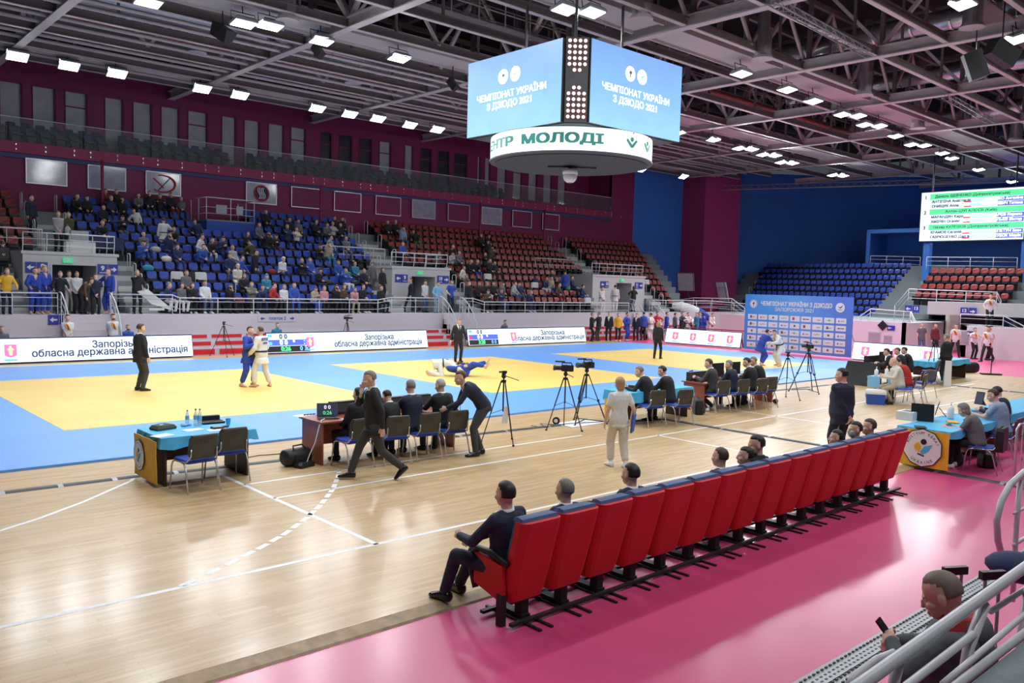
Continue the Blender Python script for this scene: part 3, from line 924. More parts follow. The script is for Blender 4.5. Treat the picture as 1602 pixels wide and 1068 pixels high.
# ---------------------------------------------------------------- wall panels above the top row
posters = [(41, 105, 243, 291, 'poster_grey', 'grey reflective glass panel on the magenta wall over the red seats'), (138, 197, 253, 291, 'poster_grey', 'grey glass panel split by a magenta post'), (229, 283, 265, 307, 'p1', 'framed glass panel with a red looping ribbon figure'),
           (386, 433, 278, 320, 'p2', 'framed glass panel with a round red and blue emblem'), (457, 502, 288, 324, 'e', 'empty framed glass panel nearest the round emblem panel'), (524, 565, 297, 331, 'e', 'empty framed glass panel, second from the round emblem panel'),
           (589, 627, 303, 337, 'e', 'empty framed glass panel, third from the round emblem panel'), (646, 681, 308, 342, 'poster_grey', 'grey glass panel above the red block with a bright reflection'), (702, 735, 315, 346, 'e', 'empty framed glass panel between two grey panels'),
           (755, 785, 320, 351, 'poster_grey', 'grey glass panel by a thin post over the middle of the red block'), (803, 832, 327, 355, 'e', 'empty framed glass panel over the red block towards the corner'), (850, 875, 332, 360, 'e', 'empty framed glass panel closest to the corner')]
for xa, xb, ya, yb, kd, lb in posters:
    a, b = onY(xa, ya, 43.4), onY(xb, yb, 43.4)
    root = None
    m = MB()
    m.bb(a.x, b.x, 43.46, 43.5, 7.22, 8.32, 'magenta_wall' if kd == 'e' else 'poster_grey')
    o = m.build('wall_panel')
    tag(o, lb, 'wall panel', 'framed glass panels above the top row')
    f_ = MB()
    for q in ((a.x, b.x, 7.20, 7.24), (a.x, b.x, 8.30, 8.34), (a.x-.02, a.x+.02, 7.2, 8.34), (b.x-.02, b.x+.02, 7.2, 8.34)): f_.bb(q[0], q[1], 43.43, 43.47, q[2], q[3], 'rail_steel')
    f_.build('panel_frame', o)
    cx_, cz_ = (a.x+b.x)/2, 7.77
    if kd == 'p1':
        r_ = MB(); r_.tube([(cx_+.62*math.cos(t)-.05, 43.44, cz_+.42*math.sin(t)) for t in [-2.3+.2*i for i in range(22)]], [.025+.03*math.sin(i/21*PI) for i in range(22)], 'cloth_red', 6)
        r_.tube([(cx_-.5+.1*i, 43.44, cz_+.25-.09*i) for i in range(6)], .03, 'cloth_red', 6); r_.tube([(cx_-.3+.08*i, 43.44, cz_-.4+.09*i) for i in range(9)], .025, 'cloth_navy', 6); r_.build('ribbon_emblem', o)
    if kd == 'p2':
        r_ = MB(); r_.cyl((cx_, 43.45, cz_), .46, .02, 'cloth_red', 28, axis='Y'); r_.cyl((cx_, 43.44, cz_), .38, .02, 'cloth_navy', 28, axis='Y')
        for q in range(4): r_.tube([(cx_-.16+.1*q+.08*math.sin(i), 43.42, cz_-.3+.1*i) for i in range(7)], .022, 'white', 5)
        r_.build('round_emblem', o)

# ---------------------------------------------------------------- LED perimeter boards
def emblem(parent, c, ax, ay, s):
    """pink shield with a golden figure between mint sprays"""
    F = frame_mat(c, ax, ay)
    def flat(m, pts, z, mt): m.add([F @ V((x*s, y*s, z)) for x, y in pts], [tuple(range(len(pts)))], mt)
    m = MB()
    for q in range(16):
        a = 2*PI*q/16+.2
        x, y = .72*math.cos(a), .86*math.sin(a)
        flat(m, [(x-.13, y), (x, y-.07), (x+.13, y), (x, y+.09)], .004, 'pixel_mint' if q % 3 else 'pixel_gold')
    flat(m, [(-.45, -.98), (.45, -.98), (.6, -.82), (-.6, -.82)], .005, 'pixel_cyan')
    m.build('wreath', parent)
    m = MB(); flat(m, [(-.5, .55), (-.5, -.45), (-.25, -.6), (0, -.66), (.25, -.6), (.5, -.45), (.5, .55)], .007, 'pixel_pink'); m.build('shield', parent)
    m = MB(); flat(m, [(-.12, -.45), (.12, -.45), (.18, .05), (.30, .0), (.28, .12), (.1, .25), (.09, .42), (-.09, .42), (-.1, .25), (-.28, .1), (-.2, -.02), (-.16, .05)], .009, 'pixel_gold'); m.build('figure', parent)
def led_board(a, b, label, h=.85, content=(), tilt=.2):
    """board standing on the floor from a to b; reader looks so that a is on the reader's side of b in text order"""
    a, b = V((*a, 0)), V((*b, 0))
    ax = (b-a).normalized()
    nrm = ax.cross(V((0, 0, 1)))                # towards the reader
    back = -nrm
    L = (b-a).length
    root = empty('advertising_board', a, label=label, cat='LED board', group='LED boards round the mats')
    up = (V((0, 0, h))+back*tilt).normalized()
    H = h
    m = MB()
    p = [V((0, 0, .04))+nrm*.03, ax*L+V((0, 0, .04))+nrm*.03]
    m.prism([p[0]-ax*.02, p[1]+ax*.02, p[1]+ax*.02+up*(H+.02), p[0]-ax*.02+up*(H+.02)], back*.09, 'navy_trim')
    m.prism([V((0, 0, 0))+back*.1, ax*L+back*.1, ax*L+back*.28], V((0, 0, .05)), 'navy_trim')
    for t in (.02, .35, .65, .98): m.beam(ax*L*t+back*.55+V((0, 0, .02)), ax*L*t+up*H*.9+back*.1, .05, .05, 'black')
    q = m.build('cabinet', root); fixn(q)
    m = MB()
    o0 = p[0]+nrm*.004+up*.02
    m.add([o0, o0+ax*L, o0+ax*L+up*(H-.04), o0+up*(H-.04)], [(0, 1, 2, 3)], 'screen_white')
    scr = m.build('screen', root)
    z = up.cross(ax)
    def P(u, v_, e=.006): return o0+ax*u+up*v_+nrm*e
    for c in content:
        if c[0] == 'e': emblem(scr, P(c[1], H*.49), ax, up, H*.44)
        if c[0] == 't':
            lettering('Запорізька', .36, 'pixel_navy', scr, frame_mat(P(c[1], H*.64), ax, up), bold=.010, width=c[2]*.33)
            lettering('обласна державна адміністрація', .36, 'pixel_navy', scr, frame_mat(P(c[1]-c[3], H*.32), ax, up), bold=.010, width=c[2])
        if c[0] == 's':
            W = c[2]
            g = MB()
            def rect(u0, u1, v0, v1, mt, e): g.add([P(u0, v0, e), P(u1, v0, e), P(u1, v1, e), P(u0, v1, e)], [(0, 1, 2, 3)], mt)
            rect(c[1], c[1]+W, H*.02, H*.32, 'pixel_black', .006); rect(c[1], c[1]+W, H*.34, H*.64, 'pixel_blue', .006)
            rect(c[1]+.04, c[1]+.24, H*.76, H*.92, 'pixel_cyan', .008); rect(c[1]+.04, c[1]+.22, H*.38, H*.54, 'pixel_red' if c[4] else 'pixel_cyan', .008); rect(c[1]+W*.56, c[1]+W*.62, H*.68, H*.92, 'pixel_gold', .008); rect(c[1]+W*.6, c[1]+W*.65, H*.5, H*.62, 'pixel_white', .008)
            g.build('score_panel', scr)
            for tx, u, v_, mt in (('0 0', W*.38, .79, 'pixel_navy'), ('0 0', W*.38, .49, 'pixel_white'), (c[3], W*.42, .17, 'pixel_green'), (('0 3', '0 0')[c[4]], W*.84, .17, 'pixel_cyan')):
                lettering(tx, .28 if v_ > .3 else .26, mt, scr, frame_mat(P(c[1]+u, H*v_, .01), ax, up), bold=.012)
    return root
YL = 32.62
def ux(px_, X0, y_=540): return onY(px_, y_, YL).x-X0
led_board((4.4, YL), (12.72, YL), 'white lettered LED board with a pink crest behind the standing grey trousered referee', content=(('e', ux(17, 4.4), ), ('t', ux(186, 4.4), 5.4, .15)))
led_board((15.86, YL), (24.1, YL), 'white LED board with a score panel showing 0:26', content=(('s', 0, 1.95, '0:26', 0), ('e', ux(486, 15.86)), ('t', ux(595, 15.86), 4.75, .0)))
led_board((26.65, YL), (35.3, YL), 'white LED board with a score panel showing 3:28', content=(('s', .05, 1.95, '3:28', 1), ('e', ux(804, 26.65)), ('t', ux(866, 26.65), 5.6, .3)))
led_board((39.75, 30.4), (40.15, 25.6), 'white LED board with four pink crests beside the sponsor backdrop', content=[('e', .65+k*1.17) for k in range(4)])
led_board((39.1, 18.75), (39.25, onX(1475, 552, 39.2).y), 'white LED board with pink crests behind the officials in dark suits', content=[('e', .6+k*1.42) for k in range(3)])

# ---------------------------------------------------------------- sponsor backdrop
def screen_grad(name, c0, c1, c2, ax, emit, span, seed=0.0):
    m = bpy.data.materials.new(name)
    m.use_nodes = True
    nt = m.node_tree
    b = nt.nodes['Principled BSDF']
    tc = nt.nodes.new('ShaderNodeTexCoord')
    sp = nt.nodes.new('ShaderNodeSeparateXYZ')
    nt.links.new(tc.outputs['Object'], sp.inputs[0])
    n = nt.nodes.new('ShaderNodeTexNoise')
    n.inputs['Scale'].default_value = .9
    n.inputs['Detail'].default_value = 5
    nt.links.new(tc.outputs['Object'], n.inputs[0])
    mr = nt.nodes.new('ShaderNodeMapRange')
    mr.inputs[1].default_value, mr.inputs[2].default_value = span
    nt.links.new(sp.outputs[ax], mr.inputs[0])
    ad = nt.nodes.new('ShaderNodeMath')
    ad.operation = 'MULTIPLY_ADD'
    nt.links.new(n.outputs['Fac'], ad.inputs[0])
    ad.inputs[1].default_value = .5
    nt.links.new(mr.outputs[0], ad.inputs[2])
    su = nt.nodes.new('ShaderNodeMath')
    su.operation = 'SUBTRACT'
    nt.links.new(ad.outputs[0], su.inputs[0])
    su.inputs[1].default_value = .25
    cr = nt.nodes.new('ShaderNodeValToRGB')
    cr.color_ramp.elements[0].color = (*c0, 1)
    cr.color_ramp.elements[1].color = (*c2, 1)
    e = cr.color_ramp.elements.new(.5)
    e.color = (*c1, 1)
    nt.links.new(su.outputs[0], cr.inputs[0])
    nt.links.new(cr.outputs[0], b.inputs['Base Color'])
    if emit:
        nt.links.new(cr.outputs[0], b.inputs['Emission Color'])
        b.inputs['Emission Strength'].default_value = emit
        b.inputs['Base Color'].links and nt.links.remove(b.inputs['Base Color'].links[0])
        b.inputs['Base Color'].default_value = (.02, .03, .05, 1)
    MATS[name] = m
screen_grad('banner_print', (.06, .30, .74), (.13, .40, .80), (.11, .20, .66), 0, 0, (0, 5.8))
screen_grad('cube_screen', (.34, .70, .97), (.22, .52, .92), (.19, .40, .86), 2, 1.0, (-1.2, 1.2))
def roundel(parent, c, ax, ay, r, mt='white', kind=0, mk='pixel_navy'):
    F = frame_mat(c, ax, ay)
    m = MB(); m.add([F @ V((r*math.cos(2*PI*i/28), r*math.sin(2*PI*i/28), 0)) for i in range(28)], [tuple(range(28))], mt)
    o = m.build('roundel', parent)
    g = MB()
    if kind == 0:
        for i in range(24):
            a0 = 2*PI*i/24
            g.add([F @ V((q*math.cos(a), q*math.sin(a), .003)) for q, a in ((r*.72, a0), (r*.88, a0), (r*.88, a0+.13), (r*.72, a0+.13))], [(0, 1, 2, 3)], mk)
        g.add([F @ V((x*r, y*r, .003)) for x, y in ((-.1, -.5), (.08, -.45), (.1, -.05), (.35, .05), (.3, .35), (.05, .42), (-.2, .3), (-.3, .05), (-.12, 0))], [tuple(range(9))], mk)
    else:
        g.add([F @ V((x*r, y*r, .003)) for x, y in ((-.55, .25), (-.15, .1), (.1, .15), (.55, .55), (.35, .05), (.1, -.15), (-.2, -.1))], [tuple(range(7))], mk)
        g.add([F @ V((x*r, y*r, .003)) for x, y in ((-.45, -.5), (.45, -.5), (.45, -.4), (-.45, -.4))], [(0, 1, 2, 3)], mk)
    g.build('emblem_mark', o)
    return o
bx_, by0, by1 = 40.0, 25.25, 19.3            # backdrop seen left edge (far Y) to right edge
a_, b_ = onX(1163, 547, bx_), onX(1331, 562, bx_)
BY0, BY1, BH = a_.y, b_.y, 3.0
BW = BY0-BY1
root = empty('sponsor_backdrop', (bx_, BY0, 0), rz=-PI/2, label='large sky blue championship backdrop printed with rows of white sponsor tiles', cat='backdrop')
m = MB(); m.bb(0, BW, -.02, .02, .03, BH, 'banner_print'); pn = m.build('printed_panel', root)
m = MB()
for x_ in (.1, BW/2, BW-.1): m.tube([(x_, .05, .02), (x_, .05, BH-.02)], .025, 'aluminium', 6); m.tube([(x_, .05, 1.4), (x_, 1.0, .0)], .02, 'aluminium', 6)
m.build('support_frame', root)
fx, fz = (1, 0, 0), (0, 0, 1)
lettering('ЧЕМПІОНАТ УКРАЇНИ З ДЗЮДО', .3, 'white', pn, frame_mat((BW*.49, -.026, BH*.84), fx, fz), bold=.012, width=BW*.66)
lettering('ЗАПОРІЖЖЯ 2021', .26, 'white', pn, frame_mat((BW*.48, -.026, BH*.745), fx, fz), bold=.004, width=BW*.36)
roundel(pn, (BW*.085, -.026, BH*.83), fx, fz, .22, 'white', 0); roundel(pn, (BW*.89, -.026, BH*.82), fx, fz, .24, 'white', 1, 'sign_blue')
M('print_red', (.35, .04, .05), .6); M('print_green', (.2, .5, .22), .6)
tile_m = MB()
tk = [0, 1, 2, 3, 4, 5, 6, 7, 1, 8, 3, 6, 1, 2, 4, 6, 0, 5, 2, 6, 5, 8, 7, 1, 3, 2, 1, 0, 1, 3, 4, 5, 6, 7, 3, 1, 7, 6, 2, 4, 8, 6, 2, 2, 5]
for r_ in range(5):
    for c_ in range(9):
        x0 = BW*(.035+.103*c_); z0 = BH*(.60-.125*r_-.0)
        t = MB(); t.bb(x0, x0+BW*.088, -.026, -.021, z0-BH*.045, z0+BH*.045, 'white'); to = t.build('sponsor_tile', pn)
        g = MB(); k = tk[r_*9+c_]; xm = x0+BW*.044
        if k in (0, 4, 8): g.prism([(xm-.14, -.027, z0-.07), (xm-.02, -.027, z0-.07), (xm-.02, -.027, z0+.07), (xm-.14, -.027, z0+.07)], (0, -.002, 0), 'print_red' if k == 4 else 'cloth_grey')
        if k in (0, 1, 6, 8): g.bb(xm-.01, xm+.18, -.029, -.027, z0-.005, z0+.012, 'cloth_grey'); g.bb(xm-.01, xm+.14, -.029, -.027, z0-.04, z0-.025, 'cloth_grey')
        if k == 1: g.prism([(xm-.16, -.027, z0-.05), (xm-.06, -.027, z0-.05), (xm-.11, -.027, z0+.06)], (0, -.002, 0), 'cloth_blue')
        if k in (2, 7): g.cyl((xm, -.028, z0), .06, .003, 'print_green' if k == 7 else 'cloth_grey', 14, axis='Y'); g.bb(xm-.16, xm+.16, -.029, -.027, z0-.012, z0+.012, 'print_green' if k == 7 else 'white')
        if k == 3: g.tube([(xm-.15, -.028, z0+.02), (xm-.08, -.028, z0-.03), (xm+.02, -.028, z0+.03)], .012, 'cloth_grey', 5); g.bb(xm+.0, xm+.16, -.029, -.027, z0-.01, z0+.008, 'cloth_grey')
        if k == 5: g.bb(xm-.17, xm-.04, -.029, -.027, z0-.03, z0+.03, 'print_red'); g.bb(xm-.02, xm+.17, -.029, -.027, z0-.025, z0+.025, 'cloth_grey')
        g.build('logo', to)

# ---------------------------------------------------------------- scoreboard cube
CUX0, CUY0 = 18.1, 17.45
CUW = 4.75
ccx, ccy = CUX0+.05+CUW/2+.15, CUY0+.05+CUW/2+.2
root = empty('scoreboard_cube', (ccx, ccy, 7.25), label='hanging cube scoreboard with blue screens over a round white ticker ring', cat='scoreboard')
def cw(x, y, z): return V((x-ccx, y-ccy, z-7.25))
SZa, SZb = 8.08, 10.55
def cube_face(p0, ax):
    """screen whose lower reader-side-start corner is p0"""
    ax = V(ax)
    n = ax.cross(V((0, 0, 1)))
    W = 4.45
    m = MB(); m.prism([p0-n*.02, p0+ax*W-n*.02, p0+ax*W-n*.02+V((0, 0, SZb-SZa)), p0-n*.02+V((0, 0, SZb-SZa))], -n*.25, 'dark_grey')
    h_ = m.build('screen_housing', root); fixn(h_)
    m = MB(); m.add([V((0, 0, -(SZb-SZa)/2)), ax*W+V((0, 0, -(SZb-SZa)/2)), ax*W+V((0, 0, (SZb-SZa)/2)), V((0, 0, (SZb-SZa)/2))], [(0, 1, 2, 3)], 'cube_screen')
    s = m.build('screen', root, loc=p0+V((0, 0, (SZb-SZa)/2)))
    up = V((0, 0, 1))
    e = n*.012
    lettering('ЧЕМПІОНАТ УКРАЇНИ', .29, 'pixel_white', s, frame_mat(ax*W*.485+up*-.06+e, ax, up), bold=.007, width=W*.74)
    lettering('З ДЗЮДО 2021', .29, 'pixel_white', s, frame_mat(ax*W*.475+up*-.37+e, ax, up), bold=.007, width=W*.48)
    roundel(s, ax*W*.405+up*.52+e, ax, up, .235, 'pixel_white', 0); roundel(s, ax*W*.535+up*.52+e, ax, up, .235, 'pixel_white', 1, 'pixel_cyan')
cube_face(cw(18.1, 22.5, SZa), (0, -1, 0))
cube_face(cw(18.72, 17.45, SZa), (1, 0, 0))
m = MB(); m.prism([cw(18.25, 18.0, SZa-.02), cw(18.7, 17.6, SZa-.02), cw(23.1, 17.6, SZa-.02), cw(23.1, 22.4, SZa-.02), cw(18.25, 22.4, SZa-.02)], (0, 0, SZb-SZa-.1), 'dark_grey'); q = m.build('cube_core', root); fixn(q)
# corner lamp panel
ca, cb = cw(18.16, 17.95, 0), cw(18.66, 17.5, 0)
cn = (cb-ca).normalized()
cnn = cn.cross(V((0, 0, 1)))
m = MB(); m.prism([ca+V((0, 0, SZa)), cb+V((0, 0, SZa)), cb+V((0, 0, SZb+.02)), ca+V((0, 0, SZb+.02))], -cnn*.1, 'dark_grey'); cp = m.build('corner_panel', root); fixn(cp)
M('corner_lamp', (1.0, .88, .82), .4, emit=1.6)
M('corner_lamp_rim', (.7, .12, .10), .4)
rows_ = [4, 4, 4, 4, 4, 2, 0, 0, 2, 4, 4, 4, 4, 4]
for r_, n_ in enumerate(rows_):
    for c_ in range(n_):
        u = (c_+.5+(4-n_)/2)/4*.62+.025
        q = ca+cn*u+V((0, 0, SZb-.09-r_*.172))+cnn*.012
        F = frame_mat(q, cn, (0, 0, 1))
        b_ = MB(); b_.loft([[F @ V((.06*math.cos(2*PI*i/12), .06*math.sin(2*PI*i/12), z)) for i in range(12)] for z in (-.01, .015)], 'corner_lamp_rim')
        b_.loft([[F @ V((rr*math.cos(2*PI*i/12), rr*math.sin(2*PI*i/12), z)) for i in range(12)] for rr, z in ((.05, .016), (.042, .03), (.02, .036))], 'corner_lamp'); b_.build('corner_lamp', cp)
# ring
RR = 2.72
m = MB(); m.loft([[V((RR*math.cos(2*PI*i/72), RR*math.sin(2*PI*i/72), z)) for i in range(72)] for z in (.08, .80)], 'screen_white', caps=False); ring = m.build('ticker_ring', root, smooth=True)
m = MB()
m.loft([[V((r_*math.cos(2*PI*i/72), r_*math.sin(2*PI*i/72), z)) for i in range(72)] for r_, z in ((RR-.02, .82), (RR+.02, .80), (RR-.01, .8), (RR-.01, .08), (RR+.03, .08), (RR+.03, .03), (RR-.1, .0), (1.4, -.0), (1.2, .03))], 'dark_grey'); m.build('ring_frame', root)
m = MB(); m.cyl((0, 0, -.005), RR-.14, .03, 'suit_grey', 60); m.build('underside_panel', root)
m = MB(); m.cyl((0, 0, -.1), .07, .2, 'black', 12); m.tube([(0, 0, -.06), (.7, -.55, -.06)], .03, 'black', 6); m.tube([(0, 0, -.05), (-.5, .6, -.05)], .03, 'black', 6); db = m.build('camera_bracket', root)
m = MB(); m.ell((0, 0, -.36), (.24, .24, .24), 'white', n=20, k=12); m.cyl((0, 0, -.22), .26, .16, 'white', 20); m.build('dome_camera', root, smooth=True)
m = MB(); m.ell((0, 0, -.44), (.17, .17, .17), 'dark_grey', n=16, k=10); m.build('dome_lens', root.children[-1], smooth=True)
m = MB()
for a in range(4): m.tube([(1.6*math.cos(a*PI/2+.8), 1.6*math.sin(a*PI/2+.8), 3.2), (1.6*math.cos(a*PI/2+.8), 1.6*math.sin(a*PI/2+.8), 5.3)], .05, 'black', 6)
m.bb(-1.8, 1.8, -1.8, 1.8, 3.3, 3.5, 'dark_grey')
m.build('suspension', root)
def on_ring(o, a0, rad):
    for q in o.data.vertices:
        x, y, z = q.co
        a = a0+x/RR
        q.co = ((rad-z)*math.cos(a), (rad-z)*math.sin(a), y)
def ring_angle(px_, py_=222):
    # angle whose ring point projects to this column on the camera side
    best = min((abs(proj((ccx+RR*math.cos(a), ccy+RR*math.sin(a), 7.65))[0]-px_), a) for a in [PI+.0+k*.005 for k in range(0, 420)] if (V((math.cos(a), math.sin(a), 0)).dot(_f) < -.02))
    return best[1]
def ring_text(s, size, px_, width):
    a = ring_angle(px_) if px_ else ring_angle(803)-width/2/RR
    o = lettering(s, size, 'pixel_teal', ring, MX.Translation((0, .44, 0)), bold=.022, width=width, extrude=.001)
    on_ring(o, a, RR+.012)
w0 = (ring_angle(941)-ring_angle(813))*RR
ring_text('МОЛОДІ', .4, 877, abs(w0))
ring_text('ЦЕНТР', .4, None, abs(w0)*.82)
for px_ in (988, 1012):
    a = ring_angle(px_)
    g = MB()
    g.prism([(-.26, .12, 0), (-.05, -.1, 0), (.05, -.1, 0), (.26, .12, 0), (.2, .17, 0), (0, .0, 0), (-.2, .17, 0)], (0, 0, -.01), 'pixel_teal'); g.cyl((0, .16, -.005), .075, .01, 'pixel_teal', 14)
    for q, (x, y) in enumerate(((-.12, .32), (.05, .36), (.2, .28), (-.24, .25))): g.cyl((x, y, -.005), .03, .01, ('pixel_gold', 'pixel_red', 'pixel_gold', 'pixel_mint')[q], 8)
    g.bb(-.22, .22, -.2, -.16, -.01, 0, 'pixel_mint')
    o = g.build('ring_emblem', ring)
    for q in o.data.vertices: q.co.y += .4
    on_ring(o, a, RR+.014)

# ---------------------------------------------------------------- result screen at the far end
sx = 62.0
q0, q1 = onX(1438, 377, sx), onX(1600, 379, sx+.0)
zt = onX(1440, 302, sx).z
W, H = q0.y-q1.y, zt-q0.z
root = empty('result_screen', (sx, q0.y, q0.z), rz=-PI/2, label='bright result screen with green header rows hanging over the far stand', cat='screen')
m = MB(); m.bb(-.06, W+.06, .02, .25, -.06, H+.06, 'dark_grey'); m.tube([(W*.1, .2, H), (W*.1, .2, 13-q0.z)], .05, 'black', 6); m.tube([(W*.9, .2, H), (W*.9, .2, 13-q0.z)], .05, 'black', 6); m.build('screen_housing', root)
m = MB(); m.bb(0, W, 0, .02, 0, H, 'screen_white'); s_ = m.build('screen', root)
M('pixel_pale', (.45, .68, .95), .4, emit=.95)
for i, (num, hd, rows) in enumerate((('1', 'Данієль ШЕВЧЕНКО (Дніпропетровська)', (('АНТІПІНА Анастасія', 'ЛИСЕНКО Ангеліна'), ('ОНИЩУК Алла', 'РОМАНОВИЧ Тетяна'))), ('2', 'Антон ШУГАЛЄЄВ (Київ)', (('МАРАНДЯН Каро', 'КАРЄВ Кирило'), ('АМІРЯН Оганес', 'ВАСІЛЬЄВ Віктор'))), ('3', 'Назар КУЛЕШОВ (Дніпропетровська)', (('ХРАМОВ Євгеній', 'РЕПЕТУН Іван'), ('ГАВРЮШЕНКО Дар`я', 'БУБОК Марія'))))):
    zt_ = H*(.965-.315*i)
    g = MB(); g.bb(W*.09, W*.995, -.004, 0, zt_-H*.115, zt_, 'pixel_green')
    for k in range(2):
        z1 = zt_-H*(.125+.095*k)
        g.bb(W*.48, W*.75, -.004, 0, z1-H*.085, z1, 'pixel_pale'); g.bb(W*.75, W*.995, -.004, 0, z1-H*.085, z1, 'pixel_blue'); g.bb(W*.43, W*.5, -.005, 0, z1-H*.082, z1-H*.055, 'pixel_red')
    g.build('result_rows', s_)
    lettering(num, .34, 'pixel_navy', s_, frame_mat((W*.045, -.006, zt_-H*.07), fx, fz), bold=.015)
    lettering(hd, .26, 'pixel_navy', s_, frame_mat((W*.5, -.008, zt_-H*.06), fx, fz), width=W*.72 if len(hd) > 25 else W*.5, bold=.008)
    for k, (l, r_) in enumerate(rows):
        z1 = zt_-H*(.165+.095*k)
        lettering(l, .25, 'pixel_navy', s_, frame_mat((W*.11, -.008, z1), fx, fz), align='LEFT', bold=.012); lettering(r_, .25, 'pixel_white', s_, frame_mat((W*.98, -.008, z1), fx, fz), align='RIGHT', bold=.010)

# ---------------------------------------------------------------- the far end stand
FX = 48.0
yo1, yo0 = onX(1416, 545, FX).y, onX(1502, 560, FX).y         # tunnel opening
yl_ = onX(1330, 505, FX).y+3
m = MB()
m.bb(FX, FX+.3, yo1, yl_+6, FZ, 1.62, 'fascia_white'); m.bb(FX, FX+.3, -5, yo0-4.6, FZ, 1.1, 'fascia_white')
m.prism([(FX, yo0, FZ), (FX, yo0-4.7, FZ), (FX, yo0-4.7, 1.1), (FX, yo0-3.0, 1.62), (FX, yo0, 1.62)], (.3, 0, 0), 'fascia_white')
m.prism([(FX, yo1, FZ), (FX, yo1+.001, 1.62), (FX+6, yo1+.001, 1.62), (FX+6, yo1, FZ)], (0, .25, 0), 'fascia_white')
m.prism([(FX, yo0, FZ), (FX, yo0, 1.62), (FX+6, yo0, 1.62), (FX+6, yo0, FZ)], (0, -.25, 0), 'fascia_white')
q_ = st(m, 'wall_end_fascia'); fixn(q_)
m = MB(); m.bb(FX+.3, 58.9, yo1+.25, yl_+6, 1.2, 1.6, 'concrete'); m.bb(FX+.3, 56, yo0-4.7, yo0-.25, 1.2, 1.6, 'concrete'); m.bb(FX+.3, 56, -5, yo0-4.7, .7, 1.08, 'concrete')
for i in range(9): m.bb(RX0+RXD*i-.38, 66.5, 25.0, 40.6+.1*i, .4+RZD*i, .9+RZD*i, 'concrete')
for i in range(4): m.bb(55+.8*i-.4, 59.5, fy0-.9, fy1+.3, 2.0+.52*i, 2.55+.52*i, 'concrete'); m.bb(51+.8*i-.4, 56, gy-6, gy+.2, 1.0+.4*i, 1.45+.4*i, 'concrete')
for i in range(14): m.bb(58.3+i*.5, 66.5, fy1+.35, 26.9, .9+.27*i, 1.62+.29*i, 'concrete')
st(m, 'floor_end_terrace')
m = MB()
zb0, zb1 = onX(1480, 492, 50.5).z, onX(1480, 472, 50.5).z
m.bb(50.5, 51.0, yo0-3.4, yo1-.1, zb0, zb1, 'portal_grey'); m.bb(51.0, 55, yo0-3.4, yo1-.1, zb1-.15, zb1, 'concrete')
m.bb(53.5, 53.7, yo0+.2, yo1, FZ, zb0, 'cloth_cream'); m.bb(53.4, 53.6, yo0-.2, yo0+2.1, FZ, zb0-.1, 'tunnel_black'); m.bb(53.3, 53.5, yo0+2.9, yo0+3.15, .9, 1.7, 'tunnel_black')  # black box stands for the opening, its darkness put into the colour
st(m, 'wall_end_tunnel')
for py_, nm, rt in ((1427, '13', False), (1515, '12', True)):
    p = onX(py_, 483 if py_ < 1500 else 487, 50.4)
    e = MB(); e.box((-.22, 0, 0), (.4, .03, .42), 'sign_blue'); e.box((.22, 0, 0), (.4, .03, .42), 'sign_blue')
    o = e.build('sector_sign', loc=p, rz=-PI/2); tag(o, 'blue arrow sign with number %s on the band over the far tunnel' % ('thirteen' if nm == '13' else 'twelve'), 'sign', 'blue sector signs')
    a = MB(); arrow(a, (.22 if rt else -.22, -.018, 0), rt, .26, 'white'); fixn(a.build('arrow_symbol', o)); lettering(nm, .26, 'white', o, frame_mat((-.22 if rt else .22, -.02, .03), fx, fz), bold=.01)
for px_, py_, lb in ((1394, 513, 'small blue arrow sign on the far fascia below the black lozenge'), (1519, 522, 'small blue sign on the far fascia behind the volunteers')):
    p = onX(px_, py_, FX-.03)
    e = MB(); e.box((0, 0, 0), (.42, .03, .28), 'sign_blue'); o = e.build('sector_sign', loc=p, rz=-PI/2); tag(o, lb, 'sign', 'blue sector signs')
    a = MB(); arrow(a, (-.08, -.018, 0), False, .2, 'white'); fixn(a.build('arrow_symbol', o))
for px_, py_, nm, lb in ((93, 500, '5', 'small blue arrow sign on the fascia behind the white shirt volunteer'), (707, 497, '4', 'small blue arrow sign on the fascia behind the bald referee')):
    p = onY(px_, py_, 34.48)
    e = MB(); e.box((-.2, 0, 0), (.36, .03, .36), 'sign_blue'); e.box((.18, 0, 0), (.34, .03, .36), 'sign_blue'); o = e.build('sector_sign', loc=p); tag(o, lb, 'sign', 'blue sector signs')
    a = MB(); arrow(a, (-.2, -.018, 0), False, .24, 'white'); fixn(a.build('arrow_symbol', o)); lettering(nm, .24, 'white', o, frame_mat((.18, -.02, .03), fx, fz), bold=.01)
p = onY(434, 498, 34.48)
o = MB().bb(-.9, .9, -.01, .01, -.14, .14, 'fascia').build('platform_sign', loc=p); tag(o, 'lettered platform sign with two arrows on the pale fascia', 'sign')
lettering('платок 2', .2, 'sign_blue', o, frame_mat((0, -.014, 0), fx, fz), bold=.004)
for d_ in (-1, 1): a = MB(); arrow(a, (d_*.7, -.014, 0), d_ > 0, .2, 'sign_blue'); fixn(a.build('arrow_symbol', o))
m = MB(); p = onX(1381, 509, FX-.05); m.prism([(0, 0, -.3), (.3, 0, 0), (0, 0, .3), (-.3, 0, 0)], (0, -.04, 0), 'black'); o = m.build('lozenge_panel', loc=p, rz=-PI/2); fixn(o); tag(o, 'black lozenge panel on the far fascia', 'panel')
